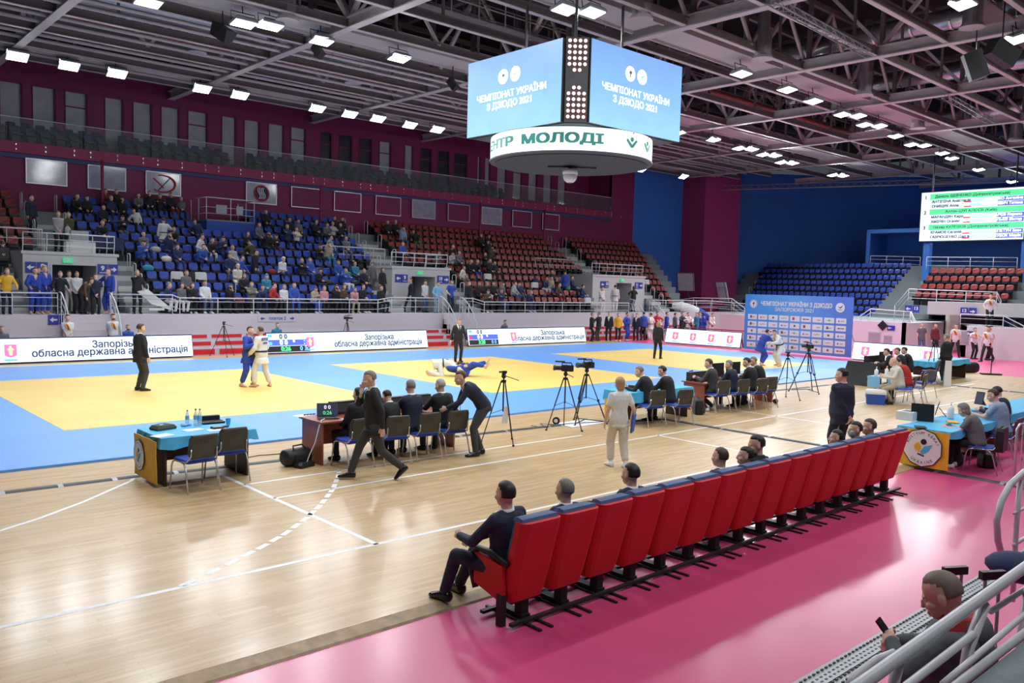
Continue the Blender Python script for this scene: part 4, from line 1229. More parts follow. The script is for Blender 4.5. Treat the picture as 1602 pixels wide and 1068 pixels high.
for px_, py_, w_, h_, lb in ((1368, 527, .75, .6, 'grey framed hatch on the far fascia beside the backdrop'), (1389, 531, .5, .5, 'small grey hatch on the far fascia near the tunnel'), (1508, 528, .5, .8, 'grey cabinet door on the far fascia behind the volunteers')):
    p = onX(px_, py_, FX-.02)
    m = MB(); m.box((0, 0, 0), (w_, .03, h_), 'portal_grey'); m.box((0, -.02, .0), (w_*.85, .02, h_*.8), 'window_blind'); o = m.build('wall_hatch', loc=p, rz=-PI/2); tag(o, lb, 'hatch', 'grey hatches on the far fascia')
def rpx(pts, X, z=None): return [onX(a, b, X) for a, b in pts]
def rail_from(pts, X, label, h):
    P = rpx(pts, X)
    return railing([q-V((0, 0, h)) for q in P], label, h=h, post=1.5)
rail_from([(1330, 505), (1362, 483), (1414, 487), (1424, 487)], FX+.4, 'white railing rising along the ramp beside the sponsor backdrop', .85)
rail_from([(1503, 491), (1570, 494), (1602, 510), (1625, 512)], FX+.2, 'white railing above the white shirt volunteers', .85)
rail_from([(1400, 478), (1422, 452), (1560, 457), (1566, 470)], 51, 'white railing on top of the far tunnel', .85)
rail_from([(1362, 400), (1440, 402)], 66, 'railing at the top of the far blue seats', .9)
rail_from([(1450, 402), (1592, 403)], 61, 'railing behind the far red seats', .9)
rail_from([(1425, 487), (1447, 535)], 50, 'stair railing going down beside the far tunnel mouth', .8)
rail_from([(1070, 468), (1085, 466), (1145, 467), (1165, 482)], 50, 'white railing in the corner beside the sponsor backdrop', .9)
for k, (px_, py_) in enumerate(((1413, 450), (1405, 458), (1395, 468), (1385, 478), (1374, 488), (1583, 425), (1575, 437), (1567, 449), (1596, 460), (1587, 480), (1210, 415), (1201, 424), (1192, 433), (1183, 441), (1174, 450))):
    X_ = 64-k*.9 if k < 5 else 59-(k-5)*.8 if k < 10 else 66-(k-10)*.9
    p = onX(px_, py_, X_)
    hoop(p.x, p.y, p.z-.85, 'hooped stair handrail of the end stand, %s one counted from the far tunnel stairs' % nth(k), along='X')
# pillars and gallery recess under the result screen
m = MB()
for a, b, X_ in ((1440, 1450, 61.8), (1594, 1606, 61.8)):
    p, q = onX(a, 400, X_), onX(b, 400, X_)
    m.bb(X_+.4, X_+.9, q.y, p.y, 3, q0.z-.12, 'blue_wall')
st(m, 'wall_end_pillars')
m = MB()
p, q = onX(1362, 365, 66.5), onX(1440, 365, 66.5)
m.bb(66.5, 74, q.y-12, p.y, p.z, p.z+.3, 'blue_wall'); m.bb(69.5, 69.7, q.y-12, p.y, 3.5, p.z, 'blue_wall'); m.bb(66.5, 74, p.y, p.y+.3, 3.5, p.z+.3, 'blue_wall'); m.bb(66.6, 70, q.y-12, p.y, 3.4, 4.6, 'concrete')
st(m, 'wall_end_gallery')
M('desk_wood', (.22, .10, .06), .5, vary=.15, scale=5)
for px_, w_, lb in ((1402, 1.6, 'brown desk on the far gallery beside the pillar'), (1466, 2.0, 'brown desk on the far gallery under the middle of the result screen'), (1560, 3.0, 'long brown desk on the far gallery')):
    p = onX(px_, 418, 67)
    m = MB(); m.box((0, 0, .72), (w_, .6, .05), 'desk_wood'); m.box((0, -.25, .36), (w_, .04, .7), 'desk_wood'); m.box((-w_/2+.03, 0, .36), (.05, .55, .7), 'desk_wood'); m.box((w_/2-.03, 0, .36), (.05, .55, .7), 'desk_wood')
    o = m.build('gallery_desk', loc=(p.x, p.y, 4.6), rz=-PI/2); tag(o, lb, 'desk', 'desks on the far gallery')
# goal-like leaning boards near the corner
for px_, py_, lb, rz_ in ((1073, 447, 'folded transparent basketball board leaning by the red corner seats', .3), (1130, 462, 'transparent basketball board leaning before the magenta column', -.4)):
    p = onX(px_, py_, 54)
    m = MB(); m.box((0, 0, .7), (1.3, .04, 1.4), 'glass_edge', rx=.25); o = m.build('basketball_board', loc=p-V((0, 0, .4)), rz=-PI/2+rz_); tag(o, lb, 'backboard', 'basketball boards in the corner')
    f_ = MB(); f_.tube([(-.65, .02, 0), (-.65, -.35, 1.38), (.65, -.35, 1.38), (.65, .02, 0)], .03, 'dark_grey', 6); f_.beam((0, .1, .4), (0, 1.2, -1.2), .12, .12, 'dark_grey'); f_.build('board_frame', o)
# ---------------------------------------------------------------- people: one continuous body each, hair and clothes as children
TMP = bpy.data.scenes.new('tmp')
def remesh(mb, vox, smooth=3, ratio=1.0, name='m', wob=0.0, seed=0.0):
    me = mb.mesh(name)
    o = bpy.data.objects.new('tmpo', me)
    TMP.collection.objects.link(o)
    r_ = o.modifiers.new('r', 'REMESH')
    r_.mode = 'VOXEL'
    r_.voxel_size = vox
    r_.use_smooth_shade = True
    if smooth:
        s_ = o.modifiers.new('s', 'SMOOTH')
        s_.factor = .5
        s_.iterations = smooth
    if ratio < 1:
        d_ = o.modifiers.new('d', 'DECIMATE')
        d_.ratio = ratio
    vl = TMP.view_layers[0]
    vl.update()
    dg = vl.depsgraph
    dg.update()
    out = bpy.data.meshes.new_from_object(o.evaluated_get(dg), depsgraph=dg)
    bpy.data.objects.remove(o)
    bpy.data.meshes.remove(me)
    if wob:
        for q in out.vertices:
            p = q.co*9+V((seed, 0, 0))
            q.co += q.normal*(wob*(noise.noise(p)+.5*noise.noise(p*2.3)))
    out.materials.clear()
    for m_ in mb.ms: out.materials.append(MATS[m_])
    return out


def bone2(a, t, l1, l2, hint):
    a, t = V(a), V(t)
    d = t-a
    L = min(d.length, (l1+l2)*.995)
    L = max(L, abs(l1-l2)*1.02)
    u = d.normalized()
    x = (l1*l1-l2*l2+L*L)/(2*L)
    h = math.sqrt(max(0, l1*l1-x*x))
    n = V(hint)-u*V(hint).dot(u)
    n = n.normalized() if n.length > 1e-4 else V((0, 1, 0))
    return a+u*x+n*h, a+u*L


def skeleton(pel=(0, 0, .93), lean=0, plean=None, side=0, twist=0, pyaw=0, head=(0, 0, 0), lh=None, rh=None, lf=(-.11, 0, 0), rf=(.11, .02, 0), lt=8, rt=-8, le=(-.5, -1, -.3), re=(.5, -1, -.3), lk=(-.1, 1, 0), rk=(.1, 1, 0), lfp=0, rfp=0, curl=.5, **kw):
    """local frame: the person faces +Y, its right hand is at +X; angles in degrees"""
    S = {}
    pel = V(pel)
    plean = lean*.35 if plean is None else plean
    def rot(t):
        l = plean+(lean-plean)*t
        return MX.Rotation(R(pyaw+twist*t), 3, 'Z') @ MX.Rotation(R(-l), 3, 'X') @ MX.Rotation(R(side*t), 3, 'Y')
    p = pel.copy()
    fr = []
    hs = [-.09, 0, .09, .18, .28, .38, .46, .505, .53]
    last = -.09
    p = pel+rot(0) @ V((0, 0, -.09))
    for h in hs:
        t = max(0, min(1, h/.4))
        p = p+rot(t) @ V((0, 0, h-last))
        last = h
        fr.append((p.copy(), rot(t)))
    S['spine'] = fr
    top, Rt = fr[-1]
    S['neck'] = top
    Hd = MX.Rotation(R(pyaw+twist*.6+head[0]), 3, 'Z') @ MX.Rotation(R(-(lean*.45+head[1])), 3, 'X') @ MX.Rotation(R(head[2]+side*.4), 3, 'Y')
    S['H'] = Hd
    nd = (Rt @ V((0, .0, 1))+Hd @ V((0, .15, 1))).normalized()
    S['hbase'] = top+nd*.052
    S['head'] = S['hbase']+Hd @ V((0, .022, .085))
    sc_, sR = fr[6]
    for k, sg, hd, eh in (('l', -1, lh, le), ('r', 1, rh, re)):
        sh = sc_+sR @ V((sg*.168, -.005, -.004))
        if hd is None: hd = sh+MX.Rotation(R(pyaw+twist*.5), 3, 'Z') @ V((sg*.075, .07, -.53))
        el, wr = bone2(sh, hd, .285, .255, MX.Rotation(R(pyaw+twist), 3, 'Z') @ V(eh))
        S[k+'s'], S[k+'e'], S[k+'w'] = sh, el, wr
    pR = fr[1][1]
    for k, sg, ft, kh, toe in (('l', -1, lf, lk, lt), ('r', 1, rf, rk, rt)):
        hip = pel+pR @ V((sg*.092, 0, -.03))
        an = V(ft)+V((0, 0, .085))
        kn, an = bone2(hip, an, .43, .415, kh)
        S[k+'h'], S[k+'k'], S[k+'a'] = hip, kn, an
        S[k+'T'] = MX.Rotation(R(toe), 3, 'Z') @ MX.Rotation(R({'l': lfp, 'r': rfp}[k]), 3, 'X')
    S['curl'] = curl
    return S


TORSO = [(.135, .10), (.162, .118), (.150, .112), (.138, .103), (.148, .112), (.166, .118), (.165, .10), (.120, .075), (.062, .06)]
def torso(m, S, mat, inf=0.0, a=0, b=9, fat=0.0, n=18, hem=None, sq=1.0):
    rings = []
    def ring(p, Q, hw, hd): return [p+Q @ V((hw*math.copysign(abs(math.cos(2*PI*j/n))**.85, math.cos(2*PI*j/n)), hd*math.copysign(abs(math.sin(2*PI*j/n))**.85, math.sin(2*PI*j/n)), 0)) for j in range(n)]
    if hem:
        p, Q = S['spine'][0]
        for dz, hw, hd in hem: rings.append(ring(p+Q @ V((0, 0, -dz)), Q, hw, hd))
    for i in range(a, b):
        p, Q = S['spine'][i]
        hw, hd = TORSO[i]
        f = fat*(1 if i < 5 else .4)
        rings.append(ring(p+Q @ V((0, f*.5*(1 if 1 < i < 5 else 0), 0)), Q, hw+inf+f*.5, hd+inf+f))
    m.loft(rings, mat)


def hand(m, S, k, mat, c):
    """palm, four bent fingers and a thumb that leaves the palm's side"""
    w, e = S[k+'w'], S[k+'e']
    d = (w-e).normalized()
    if S.get(k+'d'): d = V(S[k+'d']).normalized()
    sg = 1 if k == 'r' else -1
    hint = V(S.get(k+'n', (-sg, 0, -.25)))                # direction the palm looks
    nrm = (hint-d*hint.dot(d)).normalized()
    side = d.cross(nrm)*sg                              # towards the thumb
    if side.dot(V((0, 1, .4))) < 0 and not S.get(k+'n'): side = -side
    m.capsule(w-d*.02, w+d*.03, .026, .026, mat, 8)
    P = w+d*.055
    B = MX((d, side, nrm)).transposed()
    m.ell(P, (.052, .042, .017), mat, B, 10, 7)
    for i, (o, L) in enumerate(((.030, .072), (.010, .082), (-.011, .076), (-.030, .058))):
        b0 = w+d*.088+side*o
        d1 = (d*math.cos(c*.7)+nrm*math.sin(c*.7))
        d2 = (d*math.cos(c*1.9)+nrm*math.sin(c*1.9))
        m.capsule(b0-d*.02, b0+d1*L*.5, .0098, .0092, mat, 7, 2)
        m.capsule(b0+d1*L*.5, b0+d1*L*.5+d2*L*.55, .0092, .0078, mat, 7, 2)
    t0 = w+d*.025+side*.028
    t1 = t0+(d*.7+side*.55+nrm*.25).normalized()*.042
    t2 = t1+(d*.95+side*.05+nrm*(.2+c*.4)).normalized()*.036
    m.capsule(t0, t1, .013, .0105, mat, 7, 2)
    m.capsule(t1, t2, .0105, .0085, mat, 7, 2)


def foot(m, S, k, mat, inf=0.0, sole=False):
    a, T = S[k+'a'], S[k+'T']
    b = a+V((0, 0, -.085)) if not S.get('lift') else a+T @ V((0, 0, -.085))
    n = 12
    rings = []
    for y, hw, z0, z1 in ((-.075, .02, .02, .06), (-.065, .036, .004, .09), (-.02, .040, .0, .105), (.04, .040, .0, .085), (.10, .047, .0, .062), (.145, .047, .0, .045), (.18, .034, .003, .034), (.195, .015, .008, .024)):
        hw, z0, z1, y = hw+inf, z0-(inf*.0), z1+inf, y*(1+inf*4)
        zc, hz = (z0+z1)/2, (z1-z0)/2
        rings.append([b+T @ V((hw*math.cos(2*PI*j/n), y, zc+hz*math.copysign(abs(math.sin(2*PI*j/n))**.7, math.sin(2*PI*j/n)))) for j in range(n)])
    m.loft(rings, mat)


def head_geo(m, S, mat):
    c, H = S['head'], S['H']
    def E(o, r_, n=14, k=9): m.ell(c+H @ V(o)*1.07, tuple(1.07*q for q in r_), mat, H, n, k)
    E((0, -.012, .03), (.075, .095, .09)); E((0, .02, -.03), (.059, .072, .08)); E((0, .05, -.085), (.032, .034, .03)); E((0, .035, -.06), (.048, .05, .05))
    E((0, .092, -.022), (.013, .02, .026), 8, 6); E((0, .104, -.034), (.017, .014, .011), 8, 6); E((0, .074, .016), (.05, .02, .012), 8, 6)
    E((0, .087, -.066), (.024, .012, .006), 8, 5); E((0, .085, -.08), (.02, .013, .007), 8, 5)
    for s_ in (-1, 1): E((s_*.042, .06, -.03), (.022, .025, .022), 8, 6); E((s_*.077, -.008, -.012), (.010, .021, .032), 8, 6)
    m.capsule(S['neck']-V((0, 0, .03)), c+H @ V((0, -.03, -.05)), .057, .052, mat, 12)


def body_mesh(S, vox, ratio, skin, bare_torso=True):
    m = MB()
    torso(m, S, skin)
    for k in 'lr':
        m.capsule(S[k+'s'], S[k+'e'], .050, .040, skin); m.capsule(S[k+'e'], S[k+'w'], .040, .027, skin)
        m.ell(S[k+'s']-V((0, 0, .012)), (.052, .052, .052), skin)
        hand(m, S, k, skin, S['curl'])
        m.capsule(S[k+'h'], S[k+'k'], .080, .054, skin); m.capsule(S[k+'k'], S[k+'a'], .052, .036, skin)
        m.capsule(S[k+'k']+(S[k+'a']-S[k+'k'])*.2, S[k+'k']+(S[k+'a']-S[k+'k'])*.45, .056, .048, skin)
        foot(m, S, k, skin)
    head_geo(m, S, skin)
    return remesh(m, vox, 2, ratio, 'person')


def hair_mesh(S, mat, style='short'):
    c, H = S['head'], S['H']
    m = MB()
    n, kk = 24, 14
    cut = {'short': .0, 'thin': .0, 'long': .0, 'bald': .3}.get(style, 0)
    g = {'short': 1.075, 'thin': 1.045, 'long': 1.13, 'bald': 1.03, 'curly': 1.28, 'bun': 1.09, 'bob': 1.14}.get(style, 1.1)
    rings = []
    for i in range(kk):
        e = -PI/2+PI*(i+.15)/(kk-.7)
        ring = []
        for j in range(n):
            a = 2*PI*j/n
            d = V((math.cos(e)*math.cos(a), math.cos(e)*math.sin(a), math.sin(e)))
            lim = .46 if d.y > .35 else (.02+(d.y+.2)*.8 if d.y > -.2 else -.50)
            if style in ('long', 'bob'): lim = .5 if d.y > .45 else -.9
            t = max(0, min(1, (d.z-lim)/.14))
            k = .80+(g-.80)*t
            if t > .5: k += .02*noise.noise(d*6)*(3 if style == 'curly' else 1)
            ring.append(c+H @ V((d.x*.075*k, -.012+d.y*.095*k, .03+d.z*.092*k*(1 if d.z > 0 else 1.15)))*1.07)
        rings.append(ring)
    m.loft(rings, mat)
    if style == 'long':
        m.loft([[c+H @ V((w_*math.cos(2*PI*j/12), y+t_*math.sin(2*PI*j/12), z)) for j in range(12)] for z, w_, t_, y in ((.05, .07, .05, -.05), (-.05, .085, .055, -.05), (-.14, .09, .045, -.06), (-.24, .085, .035, -.075), (-.30, .05, .02, -.08))], mat)
    if style == 'bob':
        m.loft([[c+H @ V((w_*math.cos(2*PI*j/12), y+t_*math.sin(2*PI*j/12), z)) for j in range(12)] for z, w_, t_, y in ((.05, .078, .06, -.04), (-.04, .088, .06, -.045), (-.10, .08, .05, -.045), (-.125, .06, .03, -.05))], mat)
    if style == 'bun': m.ell(c+H @ V((0, -.115, .045)), (.042, .04, .04), mat, n=10, k=7)
    return m.mesh('hair', True)


def arms(m, S, mat, r0, r1, r2, k_, full=True, cuff=.0):
    for k in k_:
        m.ell(S[k+'s']+V((0, 0, -.018)), (r0*1.04, r0*1.04, r0*1.0), mat)
        if full:
            m.capsule(S[k+'s'], S[k+'e'], r0, r1, mat); m.capsule(S[k+'e'], S[k+'w']-(S[k+'w']-S[k+'e']).normalized()*(.005+cuff), r1, r2, mat)
        else:
            m.capsule(S[k+'s'], S[k+'s']+(S[k+'e']-S[k+'s'])*.62, r0, r1*1.08, mat)


def top_mesh(S, kind, mat, vox, fat, sit, wob, seed):
    m = MB()
    hem = {'suit': [(.10 if not sit else .02, .20, .155), (.02, .188, .15)], 'gi': [(.17 if not sit else .03, .225, .185), (.02, .19, .155)], 'jacket': [(.03, .185, .148)], 'tee': [(.05, .172, .135)]}[kind]
    if sit: hem = hem[1:] or hem
    torso(m, S, mat, {'suit': .022, 'gi': .03, 'jacket': .03, 'tee': .016}[kind], 0, 8, fat, hem=hem)
    p, Q = S['spine'][7]
    m.ell(p+Q @ V((0, -.01, -.015)), (.14, .085, .045), mat, Q)
    if kind == 'suit':
        arms(m, S, mat, .060, .053, .040, 'lr')
        for s_ in (-1, 1): m.capsule(p+Q @ V((0, -.02, -.005)), S['ls' if s_ < 0 else 'rs']+V((0, 0, .02)), .058, .05, mat)
        m.loft([[p+Q @ V((w_*math.cos(2*PI*j/14), -.012+d_*math.sin(2*PI*j/14), z)) for j in range(14)] for z, w_, d_ in ((-.03, .10, .08), (.012, .080, .073), (.026, .073, .068))], mat)
    elif kind == 'gi': arms(m, S, mat, .078, .072, .066, 'lr', cuff=.03)
    elif kind == 'jacket':
        arms(m, S, mat, .063, .058, .042, 'lr')
        m.loft([[p+Q @ V((w_*math.cos(2*PI*j/14), -.012+d_*math.sin(2*PI*j/14), z)) for j in range(14)] for z, w_, d_ in ((-.03, .11, .09), (.02, .085, .078), (.05, .076, .07))], mat)
    else: arms(m, S, mat, .057, .058, .05, 'lr', full=False)
    me = remesh(m, vox, 3, .6, kind, wob, seed)
    return me


def cut_v(me, S, depth=.26, half=.075):
    """opens the front of a jacket in a V down from the neck"""
    import bmesh
    p, Q = S['spine'][7]
    Qi = Q.transposed()
    b = bmesh.new()
    b.from_mesh(me)
    dead = []
    for f_ in b.faces:
        q = Qi @ (f_.calc_center_median()-p)
        if q.y > .015 and q.z > -depth and abs(q.x) < half*(1+(q.z)/depth) and q.z < .12: dead.append(f_)
    bmesh.ops.delete(b, geom=dead, context='FACES')
    b.to_mesh(me)
    b.free()
    return me


def trouser_mesh(S, mat, vox, wide=1.0, wob=.006, seed=0.0, short=False):
    m = MB()
    torso(m, S, mat, .012, 0, 4, 0, hem=[(.03, .125, .10)])
    for k in 'lr':
        a = S[k+'a']+V((0, 0, .01))
        m.capsule(S[k+'h'], S[k+'k'], .098*(.9+.1*wide), .070*wide, mat)
        if short: continue
        d = (a-S[k+'k']).normalized()
        m.capsule(S[k+'k'], a-d*(.02 if wide < 1.2 else .09), .069*wide, .058*wide, mat)
    return remesh(m, vox, 3, .6, 'trousers', wob, seed)


def shoe_mesh(S, k, mat, solemat=None):
    m = MB()
    foot(m, S, k, mat, .008)
    m.capsule(S[k+'a']+V((0, 0, -.02)), S[k+'a']+V((0, 0, .035)), .045, .042, mat, 10)
    return m.mesh('shoe', True)


PERSON_CACHE = {}
def person(loc, face, pose, kit, label, h=1.75, lod=.011, group=None, name='person', cache=None):
    """kit: top, tc (colour), bc, sc (shoes or None = barefoot), shirt, tie, hair (style, colour), skin, belt, fat, mask"""
    key = cache
    sit = pose.get('sit', False)
    K = dict(top='suit', tc='suit_black', bc='suit_black', sc='black_gloss', shirt=None, tie=None, hair=('short', 'hair_dark'), skin='skin', belt=None, fat=0.0, mask=None, wide=1.0)
    K.update(kit)
    seed = rnd.random()*50
    if key is not None and key in PERSON_CACHE: D, S = PERSON_CACHE[key]
    else:
        S = skeleton(**pose)
        for q in ('ld', 'rd', 'ln', 'rn', 'lift'):
            if q in pose: S[q] = pose[q]
        D = {'body': body_mesh(S, lod, .35 if lod < .013 else .5, 'skin')}
        D['hair'] = hair_mesh(S, 'hair_dark', K['hair'][0]) if K['hair'] else None
        t = K['top']
        cv = lod*1.35
        if t != 'none':
            D['top'] = top_mesh(S, t, 'suit_black', cv, K['fat'], sit, .006 if t != 'suit' else .004, seed)
            if t == 'suit' or (t == 'gi'): cut_v(D['top'], S, .27 if t == 'suit' else .20, .08 if t == 'suit' else .06)
        if K['shirt']:
            m = MB(); torso(m, S, 'white', .013, 2, 8, K['fat']*.9)
            p, Q = S['spine'][8]
            m.loft([[p+Q @ V((w_*math.cos(2*PI*j/14), -.008+d_*math.sin(2*PI*j/14), z)) for j in range(14)] for z, w_, d_ in ((-.06, .10, .08), (-.01, .074, .069), (.026, .066, .063), (.02, .056, .054))], 'white')
            for k in 'lr':
                d = (S[k+'w']-S[k+'e']).normalized(); m.capsule(S[k+'w']-d*.05, S[k+'w']+d*.004, .036, .034, 'white', 8)
            D['shirt'] = m.mesh('shirt', True)
        if K['tie']:
            p, Q = S['spine'][7]
            m = MB(); hw, hd = TORSO[6]
            def fr_(i, dz=0):
                pp, QQ = S['spine'][i]
                return pp+QQ @ V((0, TORSO[i][1]+.028+K['fat'], dz)), QQ
            pts = [(p+Q @ V((0, .082, .02)), .014, Q), (fr_(6)[0], .022, Q), (fr_(5)[0], .03, Q), (fr_(4)[0], .035, Q), (fr_(3, .02)[0], .0, Q)]
            if pose.get('tiehang'): pts = pts[:2]+[(pts[1][0]+V((0, .03, -.18)), .03, Q), (pts[1][0]+V((0, .03, -.36)), .036, Q), (pts[1][0]+V((0, .03, -.42)), .0, Q)]
            m.loft([[c_+QQ @ V((x_*max(w_, .002), y_, 0)) for x_, y_ in ((-1, 0), (0, .008), (1, 0), (0, -.004))] for c_, w_, QQ in pts], 'suit_navy')
            D['tie'] = m.mesh('tie', True)
        if K['bc'] != 'none': D['trousers'] = trouser_mesh(S, 'suit_black', cv, K['wide'] if t != 'gi' else 1.3, .006, seed, K.get('short', False))
        if K['sc']:
            D['shoe'] = shoe_mesh(S, 'l', 'black_gloss'); D['shoe2'] = shoe_mesh(S, 'r', 'black_gloss')
        if K['belt']:
            p, Q = S['spine'][2]
            hw, hd = TORSO[2]
            m = MB()
            n = 28
            o_ = .048+K['fat']*.5
            m.loft([[p+Q @ V(((hw+e_)*math.cos(2*PI*j/n), (hd+e_)*math.sin(2*PI*j/n), z)) for j in range(n)] for e_, z in ((o_-.02, -.024), (o_, -.022), (o_, .022), (o_-.02, .024))], 'black')
            for s_ in (-1, 1): m.beam(p+Q @ V((s_*.01, hd+o_+.01, 0)), p+Q @ V((s_*.07, hd+o_+.035, -.24)), .038, .012, 'black')
            m.ell(p+Q @ V((0, hd+o_+.01, 0)), (.035, .02, .028), 'black', n=8, k=5)
            D['belt'] = m.mesh('belt', False)
        if K['mask']:
            c, H = S['head'], S['H']
            m = MB(); m.ell(c+H @ V((0, .045, -.058)), (.062, .062, .05), 'white', H, 12, 8); D['mask'] = m.mesh('face_mask', True)
        c, H = S['head'], S['H']
        if lod < .0125:
            m = MB(); m.ell((0, 0, 0), (.012, .007, .005), 'white', n=8, k=6); m.ell((0, .004, 0), (.0062, .005, .0055), 'hair_dark', n=8, k=5)
            D['eye'] = m.mesh('eye', True)
        if key is not None: PERSON_CACHE[key] = (D, S)
    o = bpy.data.objects.new(name, D['body'])
    col.objects.link(o)
    s = h/1.75
    o.scale = (s, s, s)
    o.location = loc
    o.rotation_euler.z = R(face-90)
    tag(o, label, 'person', group)
    def recol(q, mt):
        if q.data.materials:
            q.material_slots[0].link = 'OBJECT'
            q.material_slots[0].material = MATS[mt]
    recol(o, K['skin'])
    def child(nm, key_, mt):
        if D.get(key_) is None: return None
        q = bpy.data.objects.new(nm, D[key_])
        col.objects.link(q)
        q.parent = o
        recol(q, mt)
        return q
    if K['hair']: child('hair', 'hair', K['hair'][1])
    child({'suit': 'suit_jacket', 'gi': 'judo_jacket', 'jacket': 'jacket', 'tee': 'shirt', 'none': 'x'}[K['top']], 'top', K['tc'])
    if K['shirt']: child('dress_shirt', 'shirt', K['shirt'])
    if K['tie']: child('tie', 'tie', K['tie'])
    child('trousers', 'trousers', K['bc'])
    child('shoe', 'shoe', K['sc']); child('shoe', 'shoe2', K['sc'])
    if K['belt']: child('belt', 'belt', K['belt'])
    if K['mask']: child('face_mask', 'mask', K['mask'])
    if D.get('eye'):
        for s_ in (-1, 1):
            q = child('eye', 'eye', 'white')
            c, H = S['head'], S['H']
            q.matrix_local = MX.Translation(c+H @ V((s_*.033, .082, .001))) @ H.to_4x4()
    o['_s'] = 0
    del o['_s']
    return o, S


STAND = dict()
WALK = dict(pel=(0, 0, .91), lf=(-.09, -.42, .09), rf=(.09, .30, 0), lfp=-35, lift=True)
def SIT(z=.47, **k):
    d = dict(pel=(0, .0, z+.10), lf=(-.13, .42, 0), rf=(.13, .42, 0), lean=5, plean=-6, lh=(-.13, .30, z+.17), rh=(.13, .30, z+.17), sit=True)
    d.update(k)
    return d
# ---------------------------------------------------------------- conference chairs
def make_chair(back='chair_plastic'):
    root = empty('conference_chair')
    m = MB(); m.loft([[(x*.225*k, y*.215*k+.02, z) for x, y in ((-1, -.9), (-.9, -1), (.9, -1), (1, -.9), (1, .85), (.8, 1), (-.8, 1), (-1, .85))] for k, z in ((.93, .425), (1, .44), (1, .47), (.93, .485))], 'chair_blue'); m.build('seat', root)
    m = MB()
    prof = [(-.8, 0), (-1, .08), (-.98, .30), (-.85, .36), (.85, .36), (.98, .30), (1, .08), (.8, 0)]
    def bk(dy, s_): return [(x*.225*s_, -.25-.05*(z/.36)+.04*x*x+dy, .50+z*s_+(1-s_)*.18) for x, z in prof]
    m.loft([bk(-.03, .9), bk(-.022, 1), bk(.012, 1), bk(.02, .93)], back); m.box((0, -.30, .78), (.12, .012, .012), 'dark_grey', rx=.14); bkp = m.build('backrest', root); fixn(bkp)
    for s_ in (-1, 1):
        m = MB(); m.tube([(s_*.255, .27, 0), (s_*.243, .235, .36), (s_*.24, .20, .425), (s_*.24, .12, .445)], .0125, 'chrome', 7); m.build('leg', root, smooth=True)
        m = MB(); m.tube([(s_*.255, -.29, 0), (s_*.243, -.19, .36), (s_*.24, -.13, .43), (s_*.24, -.06, .445)], .0125, 'chrome', 7); m.build('leg', root, smooth=True)
        m = MB(); m.tube([(s_*.24, .14, .445), (s_*.24, -.08, .445), (s_*.235, -.2, .46), (s_*.20, -.262, .55), (s_*.2, -.275, .66)], .011, 'chrome', 7); m.build('side_frame', root, smooth=True)
    return root
ch0 = make_chair()
_cf = [True]
def chair(x, y, face, label, z=0.0, src=None):
    if src is None and _cf[0]: o = ch0; _cf[0] = False
    else: o = dup(src or ch0)
    o.location = (x, y, z)
    o.rotation_euler.z = R(face-90)
    return tag(o, label, 'chair', 'conference chairs at the tables')
chair(4.80, 12.22, 96, 'empty dark backed chair nearer our side at the yellow bannered table with bottles')
chair(5.42, 12.52, 88, 'empty dark backed chair drawn closer to the yellow bannered table with bottles')
chair(7.50, 12.22, 92, 'chair hidden behind the walking man at the brown judges table')
chair(8.22, 12.12, 80, 'chair of the small dark haired official at the brown judges table')
chair(8.86, 12.10, 84, 'chair of the grey haired official beside the small one')
chair(9.46, 12.05, 84, 'chair whose back the bending man holds')
chair(15.25, 12.0, 75, 'chair of the shaven official writing on the blue cloth', )
chair(15.95, 11.75, 75, 'chair of the dark haired man next to the shaven official')
chair(18.45, 12.40, 78, 'chair of the young man at the laptop on the red brown table')
chair(19.2, 12.3, 80, 'chair of the grey haired man before the two black monitors')
chair(19.85, 12.15, 80, 'chair of the stout dark haired judge past the monitors')
chair(20.5, 12.25, 80, 'chair of the bald judge at the table end nearest the tripods')
chair(24.55, 10.15, 110, 'chair of the bald man in the white sweater')
chair(25.4, 10.2, 100, 'chair of the person in the red top at the white table')
chair(27.0, 10.6, 150, 'empty blue seated chair turned beside the white table')
chair(31.3, 12.1, 120, 'chair behind the black suited man at the far tables')
chM = make_chair('chair_maroon'); chM.location = (16.75, 5.45, FZ); chM.rotation_euler.z = R(8); tag(chM, 'maroon backed chair of the grey haired woman at the yellow octagon banner', 'chair', 'conference chairs at the tables')
chair(18.35, 5.62, 92, 'maroon backed chair of the pale blue shirt man with tablet', FZ, chM)
chair(19.7, 5.75, 96, 'maroon backed chair partly hidden behind the pale blue shirt man', FZ, chM)

